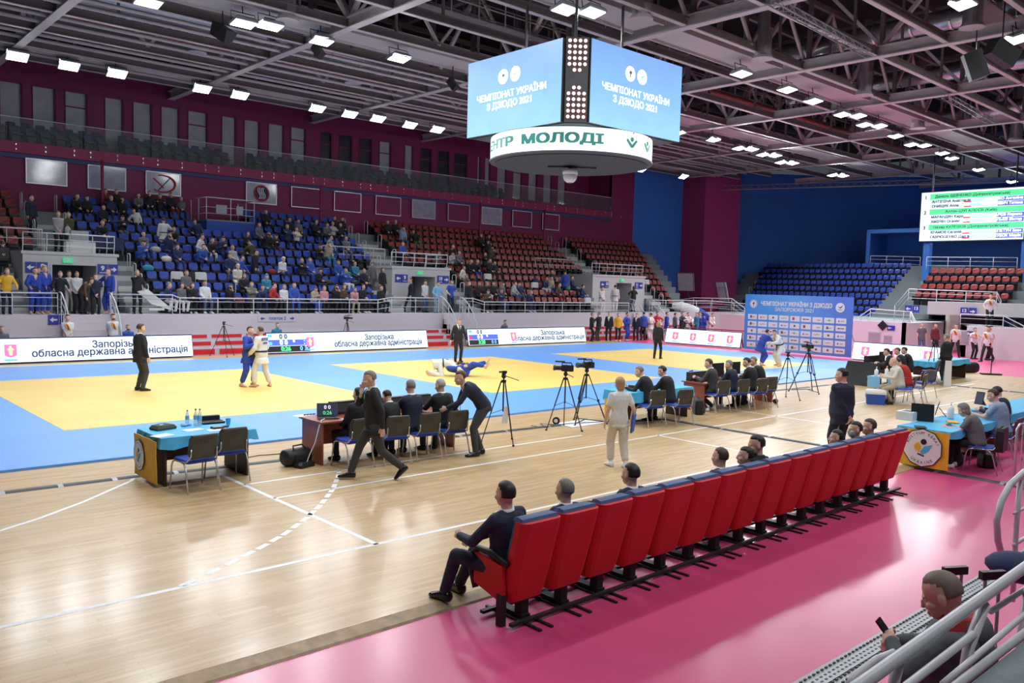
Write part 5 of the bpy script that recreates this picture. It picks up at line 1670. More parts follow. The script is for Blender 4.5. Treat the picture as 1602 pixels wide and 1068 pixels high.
# ---------------------------------------------------------------- tables
def desk(x0, x1, y0, y1, label, mt='wood_red', z0=0.0, h=.75):
    root = empty('official_table', ((x0+x1)/2, (y0+y1)/2, z0), label=label, cat='table', group='officials tables round the mats')
    w, d = x1-x0, y1-y0
    m = MB(); m.bb(-w/2, w/2, -d/2, d/2, h-.03, h, mt); m.build('tabletop', root)
    for s_ in (-1, 1): m = MB(); m.box((s_*(w/2-.06), 0, (h-.03)/2), (.03, d-.1, h-.03), mt); m.build('side_panel', root)
    m = MB(); m.box((0, d/2-.12, h*.62), (w-.15, .02, h*.62), 'wood_dark' if mt == 'wood_dark' else mt); m.build('front_panel', root)
    return root
def cloth(x0, x1, y0, y1, top, label, mt='cloth_cyan', drop=.14, dropy=.14, z0=0.0, endm=None):
    """cloth with hanging edges and a slight wave, resting on the table"""
    m = MB()
    n = 14
    def ringp(k, e, z):
        out = []
        for i in range(n): out.append((x0-e+(x1-x0+2*e)*i/n, y0-e, z))
        for i in range(n): out.append((x1+e, y0-e+(y1-y0+2*e)*i/n, z))
        for i in range(n): out.append((x1+e-(x1-x0+2*e)*i/n, y1+e, z))
        for i in range(n): out.append((x0-e, y1+e-(y1-y0+2*e)*i/n, z))
        return [(x+k*.012*math.sin(j*1.9), y+k*.012*math.cos(j*1.6), z_-k*.015*math.sin(j*.9)) for j, (x, y, z_) in enumerate(out)]
    m.loft([ringp(1.6, .03, top-drop), ringp(1, .02, top-drop*.5), ringp(0, .012, top+.002), ringp(0, .0, top+.006)], mt, caps=False)
    m.add(ringp(0, 0, top+.006), [tuple(range(4*n))], mt)
    o = m.build('tablecloth')
    fixn(o)
    return tag(o, label, 'tablecloth', 'table cloths')
def octagon_banner(x, y0, y1, z1, z0, label, ec=.5, er=.40):
    """yellow banner hanging at the table's near end, round white octagonal emblem with lettering and a book figure"""
    W, H = abs(y1-y0), z1-z0
    root = empty('yellow_banner', (x, y1, z0), rz=-PI/2, label=label, cat='banner', group='yellow octagon banners')
    m = MB()
    k = 8
    m.loft([[(W*i/k, -.01+.008*math.sin(i*1.7+z*5), z*H) for i in range(k+1)]+[(W*i/k, .0+.008*math.sin(i*1.7+z*5), z*H) for i in range(k, -1, -1)] for z in (0, .33, .66, 1)], 'cloth_yellow'); p = m.build('banner_cloth', root)
    c = (W*ec, -.03, H*.52)
    r_ = W*er
    F = frame_mat(c, (1, 0, 0), (0, 0, 1))
    for rr, mt, e in ((r_, 'black', 0), (r_*.95, 'white', .003)):
        m = MB(); m.add([F @ V((rr*math.cos(2*PI*(i+.5)/10), rr*math.sin(2*PI*(i+.5)/10), e)) for i in range(10)], [tuple(range(10))], mt); q = m.build('emblem_field', p)
    g = MB()
    g.add([F @ V((x_*r_, y_*r_, .006)) for x_, y_ in ((-.42, .1), (-.2, .28), (-.05, .05), (-.15, -.25), (-.38, -.1))], [(0, 1, 2, 3, 4)], 'cloth_yellow')
    g.add([F @ V((x_*r_, y_*r_, .007)) for x_, y_ in ((-.1, -.2), (.1, .1), (.5, .22), (.32, -.12), (-.02, -.38))], [(0, 1, 2, 3, 4)], 'cloth_cyan')
    g.add([F @ V((.06*r_+.15*r_*math.cos(2*PI*i/12), .32*r_+.15*r_*math.sin(2*PI*i/12), .008)) for i in range(12)], [tuple(range(12))], 'black')
    g.add([F @ V((x_*r_, y_*r_, .005)) for x_, y_ in ((-.25, -.35), (.1, -.45), (.12, -.38), (-.2, -.28))], [(0, 1, 2, 3)], 'black')
    g.build('book_figure', p)
    for s_, a0, a1, up in (('KOSTYUM`KERAT', 160, 20, 1), ('UKRAINE', 232, 308, -1)):
        n = len(s_)
        for i, ch in enumerate(s_):
            if ch == ' ': continue
            a = R(a0+(a1-a0)*i/(n-1))
            rr = r_*.76
            ex = V((math.sin(a), -math.cos(a), 0))*up
            o = F @ V((rr*math.cos(a), rr*math.sin(a), .006))
            lettering(ch, r_*.2, 'black', p, frame_mat(o, F.to_3x3() @ ex, F.to_3x3() @ V((math.cos(a), math.sin(a), 0))*up), name='letter', extrude=.0005)
    return root
desk(4.45, 5.85, 12.55, 13.5, 'dark wooden table under a cyan cloth with two empty chairs', 'wood_dark')
cloth(4.42, 5.88, 12.53, 13.52, .75, 'bright cyan cloth on the table with bottles and two empty chairs', drop=.16)
octagon_banner(4.36, 12.55, 13.5, .70, .06, 'yellow banner with a white round emblem hanging from the table with two empty chairs', .27, .26)
desk(7.05, 10.0, 12.5, 13.3, 'long red brown judges table beside the walking man')
desk(14.9, 17.2, 12.3, 13.05, 'table with cyan cloth where the shaven official writes', 'wood_dark')
cloth(14.87, 17.22, 12.27, 13.08, .75, 'bright cyan cloth under the shaven official writing', drop=.22)
octagon_banner(14.8, 12.38, 13.0, .55, .08, 'yellow banner on the table behind the woman in white')
desk(18.15, 21.6, 12.55, 13.3, 'red brown judges table with laptop and two black monitors')
desk(28.8, 31.4, 12.75, 13.5, 'red brown table near the LED board with far officials')
m = MB(); m.loft([[(28.75, 12.7, z) if False else p for p in ((28.7-.35*(1-z), 12.7, .02+z*.78), (28.76, 12.7, .02+z*.78), (28.76, 13.9, .02+z*.78), (28.7-.5*(1-z), 13.9, .02+z*.78))] for z in (0, 1)], 'black'); tag(m.build('black_drape'), 'black drape hanging from the end of the far red brown table', 'drape')
desk(31.9, 35.2, 12.2, 13.0, 'farthest officials table with cyan cloth by the black suited man', 'wood_dark')
cloth(31.87, 35.22, 12.17, 13.03, .75, 'cyan cloth on the farthest officials table', drop=.2)
# white folding table
root = empty('folding_table', (25.45, 10.85, 0), label='white folding table with pale blue cloth drops and sanitiser bottles', cat='table')
m = MB(); m.bb(-.95, .95, -.4, .4, .70, .735, 'white'); m.build('tabletop', root)
for s_ in (-1, 1): m = MB(); m.tube([(s_*.75, -.28, 0), (s_*.7, -.2, .70)], .018, 'chrome', 6); m.tube([(s_*.75, .28, 0), (s_*.7, .2, .70)], .018, 'chrome', 6); m.tube([(s_*.72, -.25, .2), (s_*.72, .25, .2)], .014, 'chrome', 6); m.build('leg', root)
for y0_, y1_, lb in ((10.85, 11.22, 'pale blue cloth hanging at the cooler end of the white table'), (10.38, 10.62, 'pale blue cloth hanging before the knees of the white sweater man')):
    m = MB(); m.bb(24.48, 25.1, y0_, y1_, .737, .745, 'cloth_sky'); m.bb(24.46, 24.49, y0_, y1_, .42, .745, 'cloth_sky'); tag(m.build('table_runner'), lb, 'cloth')
# table with the big octagon banner
desk(15.95, 18.6, 5.75, 6.65, 'table with the large yellow octagon banner facing us', 'wood_red', FZ, .76)
cloth(15.93, 18.62, 5.73, 6.67, .71, 'cyan cloth under the tablets and printer by the octagon banner', 'cloth_cyan', .12)
octagon_banner(15.85, 5.72, 6.62, .70, .02, 'large yellow banner with white octagon emblem in front of the grey haired woman')
desk(19.6, 23.5, 5.9, 6.7, 'table with cyan cloth beyond the pale blue shirt man', 'wood_red', FZ, .76)
cloth(19.57, 23.52, 5.87, 6.72, .71, 'cyan cloth on the table beyond the pale blue shirt man', drop=.18)

# ---------------------------------------------------------------- things on the tables
def item(mb, label, cat, name, loc, rz=0.0, group=None, smooth=False):
    o = mb.build(name, loc=loc, rz=R(rz), smooth=smooth)
    return tag(o, label, cat, group)
def rucksack(loc, rz, label, h=.42, mt='black'):
    root = empty('rucksack', loc, rz=R(rz), label=label, cat='bag', group='black bags on the floor')
    m = MB(); m.loft([[(x*.16*k, y*.11*k, z*h) for x, y in ((-1, -.6), (-.7, -1), (.7, -1), (1, -.6), (1, .7), (.8, 1), (-.8, 1), (-1, .7))] for k, z in ((.92, 0), (1.05, .1), (1.05, .55), (.9, .85), (.55, 1))], mt); m.build('bag_body', root)
    m = MB(); m.loft([[(x*.11*k, -.1-.06*(y > 0)*k, z*h) for x, y in ((-1, 0), (1, 0), (.9, 1), (-.9, 1))] for k, z in ((.9, .08), (1, .2), (1, .4), (.8, .5))], 'dark_grey'); fixn(m.build('pocket', root))
    m = MB(); m.tube([(-.05, .03, h*.96), (0, .03, h*1.12), (.05, .03, h*.96)], .01, mt, 6); m.build('handle', root)
    return root
def bottle(loc, label, h=.24, mt='pet', cap='sign_blue', r=.032):
    m = MB(); m.loft([[(q*math.cos(2*PI*j/14), q*math.sin(2*PI*j/14), z*h) for j in range(14)] for q, z in ((r*.8, 0), (r, .04), (r, .32), (r*.9, .4), (r, .5), (r, .62), (r*.55, .82), (r*.38, .88), (r*.38, .93))], mt)
    o = m.build('water_bottle', loc=loc, smooth=True); tag(o, label, 'bottle', 'plastic bottles on the tables')
    c = MB(); c.cyl((0, 0, h*.955), r*.45, h*.08, cap, 12); c.build('cap', o)
    c = MB(); c.loft([[(r*1.03*math.cos(2*PI*j/14), r*1.03*math.sin(2*PI*j/14), z*h) for j in range(14)] for z in (.34, .58)], 'cloth_sky', caps=False); c.build('label_band', o)
    return o
M('pet', (.75, .85, .9), .1, alpha=.45, vary=0)
def laptop(loc, rz, label, scr='screen_dark', s=1.0):
    root = empty('laptop', loc, rz=R(rz), label=label, cat='laptop', group='laptops on the tables')
    m = MB(); m.box((0, 0, .01), (.36*s, .25*s, .02), 'dark_grey'); m.box((0, .03*s, .0205), (.31*s, .12*s, .002), 'black'); m.build('keyboard_base', root)
    m = MB(); m.box((0, .15*s, .125*s), (.36*s, .012, .24*s), 'dark_grey', rx=-.3); l = m.build('lid', root)
    m = MB(); m.box((0, .141*s, .125*s), (.33*s, .004, .21*s), scr, rx=-.3); m.build('display', l)
    return root
def monitor(loc, rz, label, w=.55, h=.34):
    root = empty('monitor', loc, rz=R(rz), label=label, cat='monitor', group='monitors on the tables')
    m = MB(); m.box((0, 0, .10+h/2), (w, .04, h), 'black'); m.build('display_panel', root)
    m = MB(); m.box((0, .02, .06), (.05, .03, .14), 'black'); m.loft([[(x, y, z) for x, y in ((-.11, -.08), (.11, -.08), (.11, .08), (-.11, .08))] for z in (0, .012)], 'black'); m.build('stand', root)
    return root
TZ = .758
bottle(fl(293, 664, TZ), 'clear plastic bottle standing alone on the cyan table near the bag')
bottle(fl(306, 665, TZ), 'clear bottle of the pair on the cyan table, nearer the lone bottle', .27, cap='black')
bottle(fl(312.5, 665, TZ), 'clear bottle of the pair on the cyan table, nearer the cup', .27, cap='black')
M('olive_bag', (.06, .08, .055), .7)
p = fl(255, 671, TZ); m = MB(); m.loft([[(x*.17*k, y*.11*k, z) for x, y in ((-1, -1), (1, -1), (1, 1), (-1, 1))] for k, z in ((.95, 0), (1, .03), (.8, .07), (.3, .09))], 'olive_bag'); m.box((-.03, -.03, .083), (.16, .04, .006), 'white', rz=.5); item(m, 'dark olive bag lying on the cyan table', 'bag', 'handbag', p, 15)
p = fl(290, 666, TZ); m = MB()
for k in range(5): m.ell((.05*math.cos(k*2), .04*math.sin(k*2.3), .02), (.05, .04, .022), 'cloth_sky', n=9, k=6)
item(m, 'crumpled pale blue cloth between the bag and bottles', 'cloth', 'crumpled_cloth', p)
for q, lb, a in (((302, 672), 'white sheet of paper on the cyan table in front of the bottles', 10), ((340, 672), 'white sheet of paper under the small device on the cyan table', -5), ((254, 681), 'white paper with a dark trinket at the near corner of the cyan table', 20)):
    m = MB(); m.bb(-.15, .15, -.1, .1, 0, .002, 'white'); item(m, lb, 'paper', 'paper_sheet', fl(*q, TZ+.001), a, 'paper sheets on the tables')
p = fl(331, 661, TZ); m = MB(); m.bb(-.18, .18, -.13, .13, 0, .03, 'black'); m.bb(-.17, .17, -.05, .0, .03, .036, 'suit_grey'); m.bb(-.17, .17, .1, .2, 0, .1, 'black'); item(m, 'black open briefcase behind the bottles on the cyan table', 'briefcase', 'briefcase', p, -4)
p = fl(340, 670, TZ); m = MB(); m.bb(-.09, .09, -.06, .06, 0, .03, 'suit_grey'); m.bb(-.07, .07, -.05, .02, .03, .034, 'window_blind'); item(m, 'small grey device on the paper of the cyan table', 'device', 'card_terminal', p)
p = fl(357, 664, TZ); m = MB(); m.loft([[(q_*math.cos(2*PI*j/16), q_*math.sin(2*PI*j/16), z) for j in range(16)] for q_, z in ((.03, 0), (.04, .1), (.036, .1), (.028, .01))], 'cloth_cyan'); item(m, 'bright blue paper cup on the cyan table', 'cup', 'paper_cup', p)
p = fl(352, 668, TZ); m = MB(); m.tube([(.06*math.cos(t*.5), .03*math.sin(t*.5), .012) for t in range(12)], .012, 'black', 6); item(m, 'black coiled strap next to the blue paper cup', 'strap', 'coiled_strap', p)
# judges table one
laptop(fl(513, 654, .75), -25, 'open laptop showing score figures at the walking man')
lettering('0 0', .09, 'pixel_white', bpy.context.scene.objects[-1] if False else [o for o in col.objects if o.name.startswith('laptop')][-1], MX.Translation((0, .146, .17)) @ MX.Rotation(PI/2-.3, 4, 'X'), name='score_digits')
lettering('0:26', .09, 'pixel_green', [o for o in col.objects if o.name.startswith('laptop')][-1], MX.Translation((0, .118, .075)) @ MX.Rotation(PI/2-.3, 4, 'X'), name='score_digits')
def black_bench(x0, x1, y, label):
    m = MB(); m.bb(x0, x1, y, y+.12, .75, .98, 'black'); m.bb(x0, x1, y-.02, y, .79, .95, 'dark_grey'); tag(m.build('low_screen'), label, 'monitor', 'low black screens along the judges tables')
black_bench(7.6, 9.8, 13.12, 'low long black screen along the first judges table')
black_bench(18.25, 19.8, 13.1, 'low long black screen beside the laptop on the second judges table')
m = MB(); m.bb(28.85, 30.2, 13.25, 13.4, .75, 1.0, 'black'); tag(m.build('low_screen'), 'low black screen on the far red brown table', 'monitor', 'low black screens along the judges tables')
p = fl(485, 649, .75); m = MB()
for k in range(4): m.tube([(-.1+.06*k+.03*math.cos(t), .04*math.sin(t*1.3), .012) for t in range(8)], .008, 'black', 5)
item(m, 'tangle of black cables on the corner of the first judges table', 'cable', 'cable_tangle', p)
m = MB(); m.tube([(7.25, 12.75, .765), (7.12, 12.62, .77), (7.04, 12.55, .70), (6.99, 12.6, .4), (6.9, 12.62, .2), (6.82, 12.6, .03), (6.7, 12.75, .012)], .008, 'white', 6); tag(m.build('power_cord', smooth=True), 'white power cord dropping from the laptop table to the black bag', 'cord')
for i, (px_, py_) in enumerate(((472, 650), (548, 655), (660, 634))):
    m = MB(); m.bb(-.14, .14, -.1, .1, 0, .003, 'white'); item(m, ('sheet of paper by the cables on the first judges table', 'sheet of paper before the laptop at the walking man', 'sheet of paper before the grey haired officials')[i], 'paper', 'paper_sheet', fl(px_, py_, .752), 12, 'paper sheets on the tables')
# black bag by the table leg
def duffel(loc, rz, label, L=.5, r=.17, mt='black'):
    root = empty('duffel_bag', loc, rz=R(rz), label=label, cat='bag', group='black bags on the floor')
    m = MB(); m.loft([[(x, r*1.05*q*math.cos(2*PI*j/14), r+r*q*math.copysign(abs(math.sin(2*PI*j/14))**.8, math.sin(2*PI*j/14))*.98) for j in range(14)] for x, q in ((-L/2, .75), (-L/2+.03, .95), (-.1, 1), (.1, .98), (L/2-.03, .95), (L/2, .72))], mt); m.build('bag_body', root, smooth=True)
    m = MB(); m.tube([(-.12, -.1, r*1.9), (-.1, -.05, r*2.3), (.1, -.02, r*2.3), (.12, -.1, r*1.9)], .014, mt, 6); m.build('handle', root, smooth=True)
    m = MB(); m.box((0, -r*.98, r*.9), (L*.5, .05, r*.9), mt); m.build('pocket', root)
    return root
duffel(fl(463, 727), 8, 'black camera bag beside the end of the first judges table', .5, .15)
m = MB(); m.loft([[(x*.16*k, y*.09*k, z) for x, y in ((-1, -1), (1, -1), (1, 1), (-1, 1))] for k, z in ((1, 0), (1, .05), (.7, .09))], 'black'); item(m, 'small black pouch lying by the camera bag', 'pouch', 'pouch', fl(476, 730), 20)
rucksack((17.75, 12.45, 0), 50, 'black bag between the cyan table and the laptop table')
duffel(fl(1510, 584, FZ), -20, 'large black bag on the pink floor by the black suited man', 1.1, .25)
# table two and the rest
laptop(fl(1091, 594, .75), 20, 'grey open laptop before the young official')
monitor((19.35, 13.0, .75), 0, 'black monitor before the grey haired judge'); monitor((20.1, 13.0, .75), -8, 'second black monitor past the grey haired judge')
p = (18.35, 12.95, .75); m = MB()
for k in range(4): m.tube([(-.1+.06*k+.03*math.cos(t), .04*math.sin(t*1.3), .012) for t in range(8)], .008, 'black', 5)
item(m, 'tangle of cables on the laptop table corner', 'cable', 'cable_tangle', p)
m = MB(); m.bb(-.15, .15, -.1, .1, 0, .003, 'white'); item(m, 'white sheets under the hands of the shaven official', 'paper', 'paper_sheet', (15.35, 12.6, .76), 0, 'paper sheets on the tables')
monitor((29.6, 13.1, .75), 0, 'black monitor before the young far official', .4, .3); monitor((30.2, 13.1, .75), 0, 'black monitor between two far officials', .4, .3)
for i, (q, lb) in enumerate((((1362, 590), 'white pump bottle on the near end of the white table'), ((1378, 583), 'white pump bottle in the middle of the white table'), ((1399, 584), 'small white bottle before the white sweater man'))):
    p = ((24.65, 11.05, .747), (25.35, 11.05, .737), (25.5, 10.7, .737))[i]
    m = MB(); m.loft([[(r_*math.cos(2*PI*j/12), r_*math.sin(2*PI*j/12), z) for j in range(12)] for r_, z in ((.05, 0), (.055, .02), (.055, .16), (.02, .21))], 'white'); m.tube([(0, 0, .2), (0, 0, .27), (.05, 0, .265)], .01, 'white', 6); item(m, lb, 'bottle', 'pump_bottle', p, 0, 'pump bottles', True)
rucksack((26.0, 11.0, .737), 30, 'black rucksack on the white table')
# cooler
root = empty('cool_box', (23.95, 10.72, 0), rz=R(-60), label='blue cool box with white lid on the floor by the white table', cat='cool box')
m = MB(); m.loft([[(x*.25*k, y*.17*k, z) for x, y in ((-1, -1), (1, -1), (1, 1), (-1, 1))] for k, z in ((.93, 0), (1, .30))], 'cloth_blue'); m.build('box_body', root)
m = MB(); m.loft([[(x*.26*k, y*.18*k, z) for x, y in ((-1, -1), (1, -1), (1, 1), (-1, 1))] for k, z in ((1, .30), (1.02, .36), (.9, .42))], 'white'); m.build('lid', root)
m = MB(); m.tube([(-.27, 0, .2), (-.285, 0, .40), (.285, 0, .40), (.27, 0, .2)], .016, 'white', 6); m.build('handle', root)
# octagon table things
m = MB(); m.bb(-.2, .2, -.16, .16, 0, .17, 'white'); m.bb(-.12, .12, -.1, .1, .171, .175, 'dark_grey'); item(m, 'white card box on the octagon banner table corner', 'box', 'carton_box', fl(1421, 656, .72), 0)
p = fl(1443, 656, .72); m = MB(); m.loft([[(x*.24, y*.2, z-.12*x*(z > .1)) for x, y in ((-1, -1), (1, -1), (1, 1), (-1, 1))] for z in (0, .22)], 'black'); item(m, 'black printer on the octagon banner table', 'printer', 'label_printer', p, 20)
def tablet(loc, rz, label, w=.2, h=.28):
    root = empty('tablet_computer', loc, rz=R(rz), label=label, cat='tablet', group='tablets on stands')
    m = MB(); m.box((0, 0, h/2+.02), (w, .012, h), 'black', rx=-.25); q = m.build('tablet_body', root); m = MB(); m.box((0, -.008, h/2+.02), (w*.88, .003, h*.85), 'screen_dark', rx=-.25); m.build('display', q)
    m = MB(); m.beam((0, .03, h*.6), (0, .16, 0), .08, .01, 'black'); m.build('stand', root)
tablet(fl(1466, 650, .72), 200, 'black tablet standing before the grey haired woman')
tablet(fl(1532, 634, .82), 250, 'black tablet held up before the pale blue shirt man')
for q, lb, mt, sz in (((1490, 660), 'orange folder under the hands of the grey haired woman', 'cloth_yellow', (.3, .2)), ((1482, 645), 'white papers behind the tablet on the octagon table', 'white', (.4, .25)), ((1440, 668), 'dark notebook at the near edge of the octagon table', 'suit_grey', (.25, .18))):
    m = MB(); m.bb(-sz[0]/2, sz[0]/2, -sz[1]/2, sz[1]/2, 0, .012, mt); item(m, lb, 'paper', 'folder', fl(*q, .722), 30, 'folders on the octagon table')
for q, lb in (((1459, 640), 'white pump bottle rising behind the black printer'), ((1495, 643), 'large white canister bottle on the octagon table')):
    m = MB(); m.loft([[(r_*math.cos(2*PI*j/12), r_*math.sin(2*PI*j/12), z) for j in range(12)] for r_, z in ((.06, 0), (.065, .02), (.065, .2), (.02, .26))], 'white'); m.tube([(0, 0, .25), (0, 0, .32), (.05, 0, .315)], .011, 'white', 6); item(m, lb, 'bottle', 'pump_bottle', (16.95, 6.52, .719) if 'rising' in lb else (17.7, 6.4, .719), 0, 'pump bottles', True)
rucksack((16.9, 6.0, FZ), 20, 'black rucksack under the octagon banner table')

# ---------------------------------------------------------------- tripods and cameras
def tripod(p, h, label, spread=.45, rz=0.0, cam=None, heavy=False, mt='black', camrz=0.0):
    root = empty('tripod', p, rz=R(rz), label=label, cat='tripod', group='camera tripods on the floor')
    r_ = .016 if heavy else .011
    for k in range(3):
        a = 2*PI*k/3
        f_ = V((math.cos(a)*spread, math.sin(a)*spread, 0))
        t = V((math.cos(a)*.05, math.sin(a)*.05, h-.16))
        md = t+(f_-t)*.52
        m = MB()
        if heavy:
            sd = V((-math.sin(a), math.cos(a), 0))*.03
            m.tube([t+sd, md+sd], r_*.8, mt, 6); m.tube([t-sd, md-sd], r_*.8, mt, 6); m.box(md, (.05, .05, .06), mt, rz=a)
        else: m.tube([t, md], r_*1.25, mt, 6)
        m.tube([md, f_], r_, mt, 6); m.ell(f_+V((0, 0, .02)), (.028, .028, .02), mt, n=8, k=5)
        m.build('leg', root)
    m = MB(); m.tube([(0, 0, h*.45), (0, 0, h-.08)], .016, mt, 8); m.cyl((0, 0, h-.16), .05, .05, mt, 12)
    for k in range(3):
        a = 2*PI*k/3; m.tube([(0, 0, h*.48), (math.cos(a)*spread*.55, math.sin(a)*spread*.55, h*.42)], .006, mt, 5)
    if heavy:
        for k in range(3):
            a, b = 2*PI*k/3, 2*PI*(k+1)/3; m.tube([(math.cos(a)*spread*.9, math.sin(a)*spread*.9, .06), (0, 0, .1)], .012, mt, 5)
    m.build('center_column', root)
    m = MB(); m.ell((0, 0, h-.06), (.05, .05, .05), mt, n=10, k=7); m.box((0, 0, h-.01), (.09, .06, .02), mt); m.tube([(.02, 0, h-.05), (.2, -.12, h-.12), (.3, -.18, h-.16)], .009, mt, 6); m.build('pan_head', root)
    if cam:
        c = empty('video_camera', V(p)+V((0, 0, h)), rz=R(camrz), label=cam[1], cat='camera', group='video cameras on tripods')
        s_ = cam[0]
        m = MB(); m.loft([[(x*.06*s_*k, y, .07*s_+z*.075*s_*k) for x, z in ((-1, -.9), (1, -.9), (1, .9), (-1, .9))] for k, y in ((.9, -.17*s_), (1, -.15*s_), (1, .06*s_), (.8, .1*s_))], 'black'); m.build('camera_body', c)
        m = MB(); m.cyl((0, .17*s_, .07*s_), .05*s_, .16*s_, 'black', 14, axis='Y'); m.cyl((0, .25*s_, .07*s_), .06*s_, .05*s_, 'dark_grey', 14, axis='Y'); m.build('lens', c)
        if s_ > .6:
            m = MB(); m.tube([(0, .08*s_, .13*s_), (0, .09*s_, .19*s_), (0, -.12*s_, .19*s_), (0, -.14*s_, .13*s_)], .014*s_, 'black', 6); m.tube([(.02, .02*s_, .21*s_), (.02, .24*s_, .21*s_)], .018*s_, 'black', 7); m.build('top_handle', c)
            m = MB(); m.box((-.11*s_, -.02*s_, .12*s_), (.10*s_, .02*s_, .08*s_), 'black'); m.build('flip_screen', c)
    return root
def mid(*q): 
    s_ = V((0, 0, 0))
    for a in q: s_ += fl(*a)
    return s_/len(q)
tripod(mid((757, 697), (822, 697), (778, 684)), 1.40, 'slim black tripod with small camera beside the bending man', .42, 20, (.35, 'small black action camera on the slim tripod beside the bending man'), camrz=60)
m = MB(); m.prism([(0, 0, 0), (.12, 0, 0), (.16, 0, .34), (.06, 0, .34)], (0, .01, 0), 'white'); item(m, 'white paper tag hanging on the slim tripod leg', 'paper', 'paper_tag', mid((757, 697), (822, 697), (778, 684))+V((-.13, -.1, .42)), -40)
tripod(mid((855, 667), (881, 678), (911, 670)), 1.29, 'black tripod with white leg sleeves carrying the broad video camera', .45, 45, (1.0, 'broad black shoulder video camera seen from its side'), camrz=40)
tripod(mid((888, 666), (943, 666), (915, 655)), 1.29, 'heavy black twin tube tripod with floor spreader in front of the woman in white', .5, 75, (1.0, 'tall black video camera turned toward the far mats'), True, camrz=75)
tripod(mid((1211, 630), (1250, 632), (1228, 612)), 1.36, 'slim black tripod near the end of the judges table', .45, 30, (.35, 'small camera on the slim tripod near the judges table end'), camrz=60)
tripod(mid((1240, 616), (1288, 620), (1258, 605)), 1.40, 'heavy black tripod farther out on the parquet with camcorder', .55, 10, (.9, 'black camcorder in front of the sponsor tiles'), True, camrz=-10)
tripod(fl(350, 557), 1.35, 'black tripod in front of the red steps between the LED boards', .55, 20, (.3, 'small camera on the tripod in front of the red steps'), camrz=-90)
p = onY(541, 517, 33.3); tripod((p.x, 33.2, FZ+.0), 1.45, 'dark tripod standing behind the LED board with the score 0:26', .4, 20, (.9, 'dark video camera peeking over the LED board edge'), camrz=-120)
tripod(fl(1459, 597), 1.6, 'tall thin tripod between the far officials and the black suited man', .35, 20)
p = fl(870, 664); m = MB(); m.cyl((0, 0, .09), .085, .05, 'black', 18, axis='X'); m.cyl((0, 0, .09), .045, .07, 'white', 14, axis='X'); item(m, 'small cable reel on the floor between two tripods', 'reel', 'cable_reel', p, 30)
p = fl(1213, 631); m = MB(); m.ell((0, 0, .07), (.09, .08, .07), 'black', n=12, k=7); item(m, 'small black pouch at the foot of the slim far tripod', 'pouch', 'pouch', p, 0, None, True)
p = fl(1550, 586); root = empty('microphone_stand', p, label='black pole on a flat foot standing on the parquet edge', cat='stand'); m = MB(); m.box((0, 0, .03), (.75, .3, .06), 'black', rz=-.9); m.build('foot_plate', root); m = MB(); m.tube([(0, 0, .06), (0, 0, 1.1)], .02, 'black', 6); m.build('pole', root)
m = MB(); m.tube([fl(905, 668)+V((0, 0, .01)), fl(860, 664)+V((0, 0, .01)), fl(845, 663)+V((0, 0, .01)), (13.0, 13.1, .01), (12.9, 13.5, .01)], .008, 'black', 5); tag(m.build('floor_cable'), 'thin black cable trailing from the tripods to the mat edge', 'cable')
m = MB(); m.tube([(5.9, 13.75, .01), (6.6, 13.9, .01), (7.0, 13.8, .01), (7.6, 13.95, .01)], .008, 'black', 5); tag(m.build('floor_cable'), 'thin black cable along the mat edge between the first two tables', 'cable')
m = MB(); m.bb(-.6, .6, -.3, .3, 0, .02, 'white'); item(m, 'white sheet lying on the floor behind the heavy tripod', 'sheet', 'floor_sheet', (14.1, 13.1, .001), 0)
m = MB(); m.prism([(0, -.12, 0), (0, .12, 0), (.0, .1, .9), (.0, -.1, .9)], (.02, 0, 0), 'white'); m.prism([(.3, -.12, 0), (.3, .12, 0), (.02, .1, .9), (.02, -.1, .9)], (.02, 0, 0), 'cloth_sky'); o = item(m, 'pale folded board standing on the floor by the black suited man', 'board', 'folded_board', fl(1482, 604), 30)

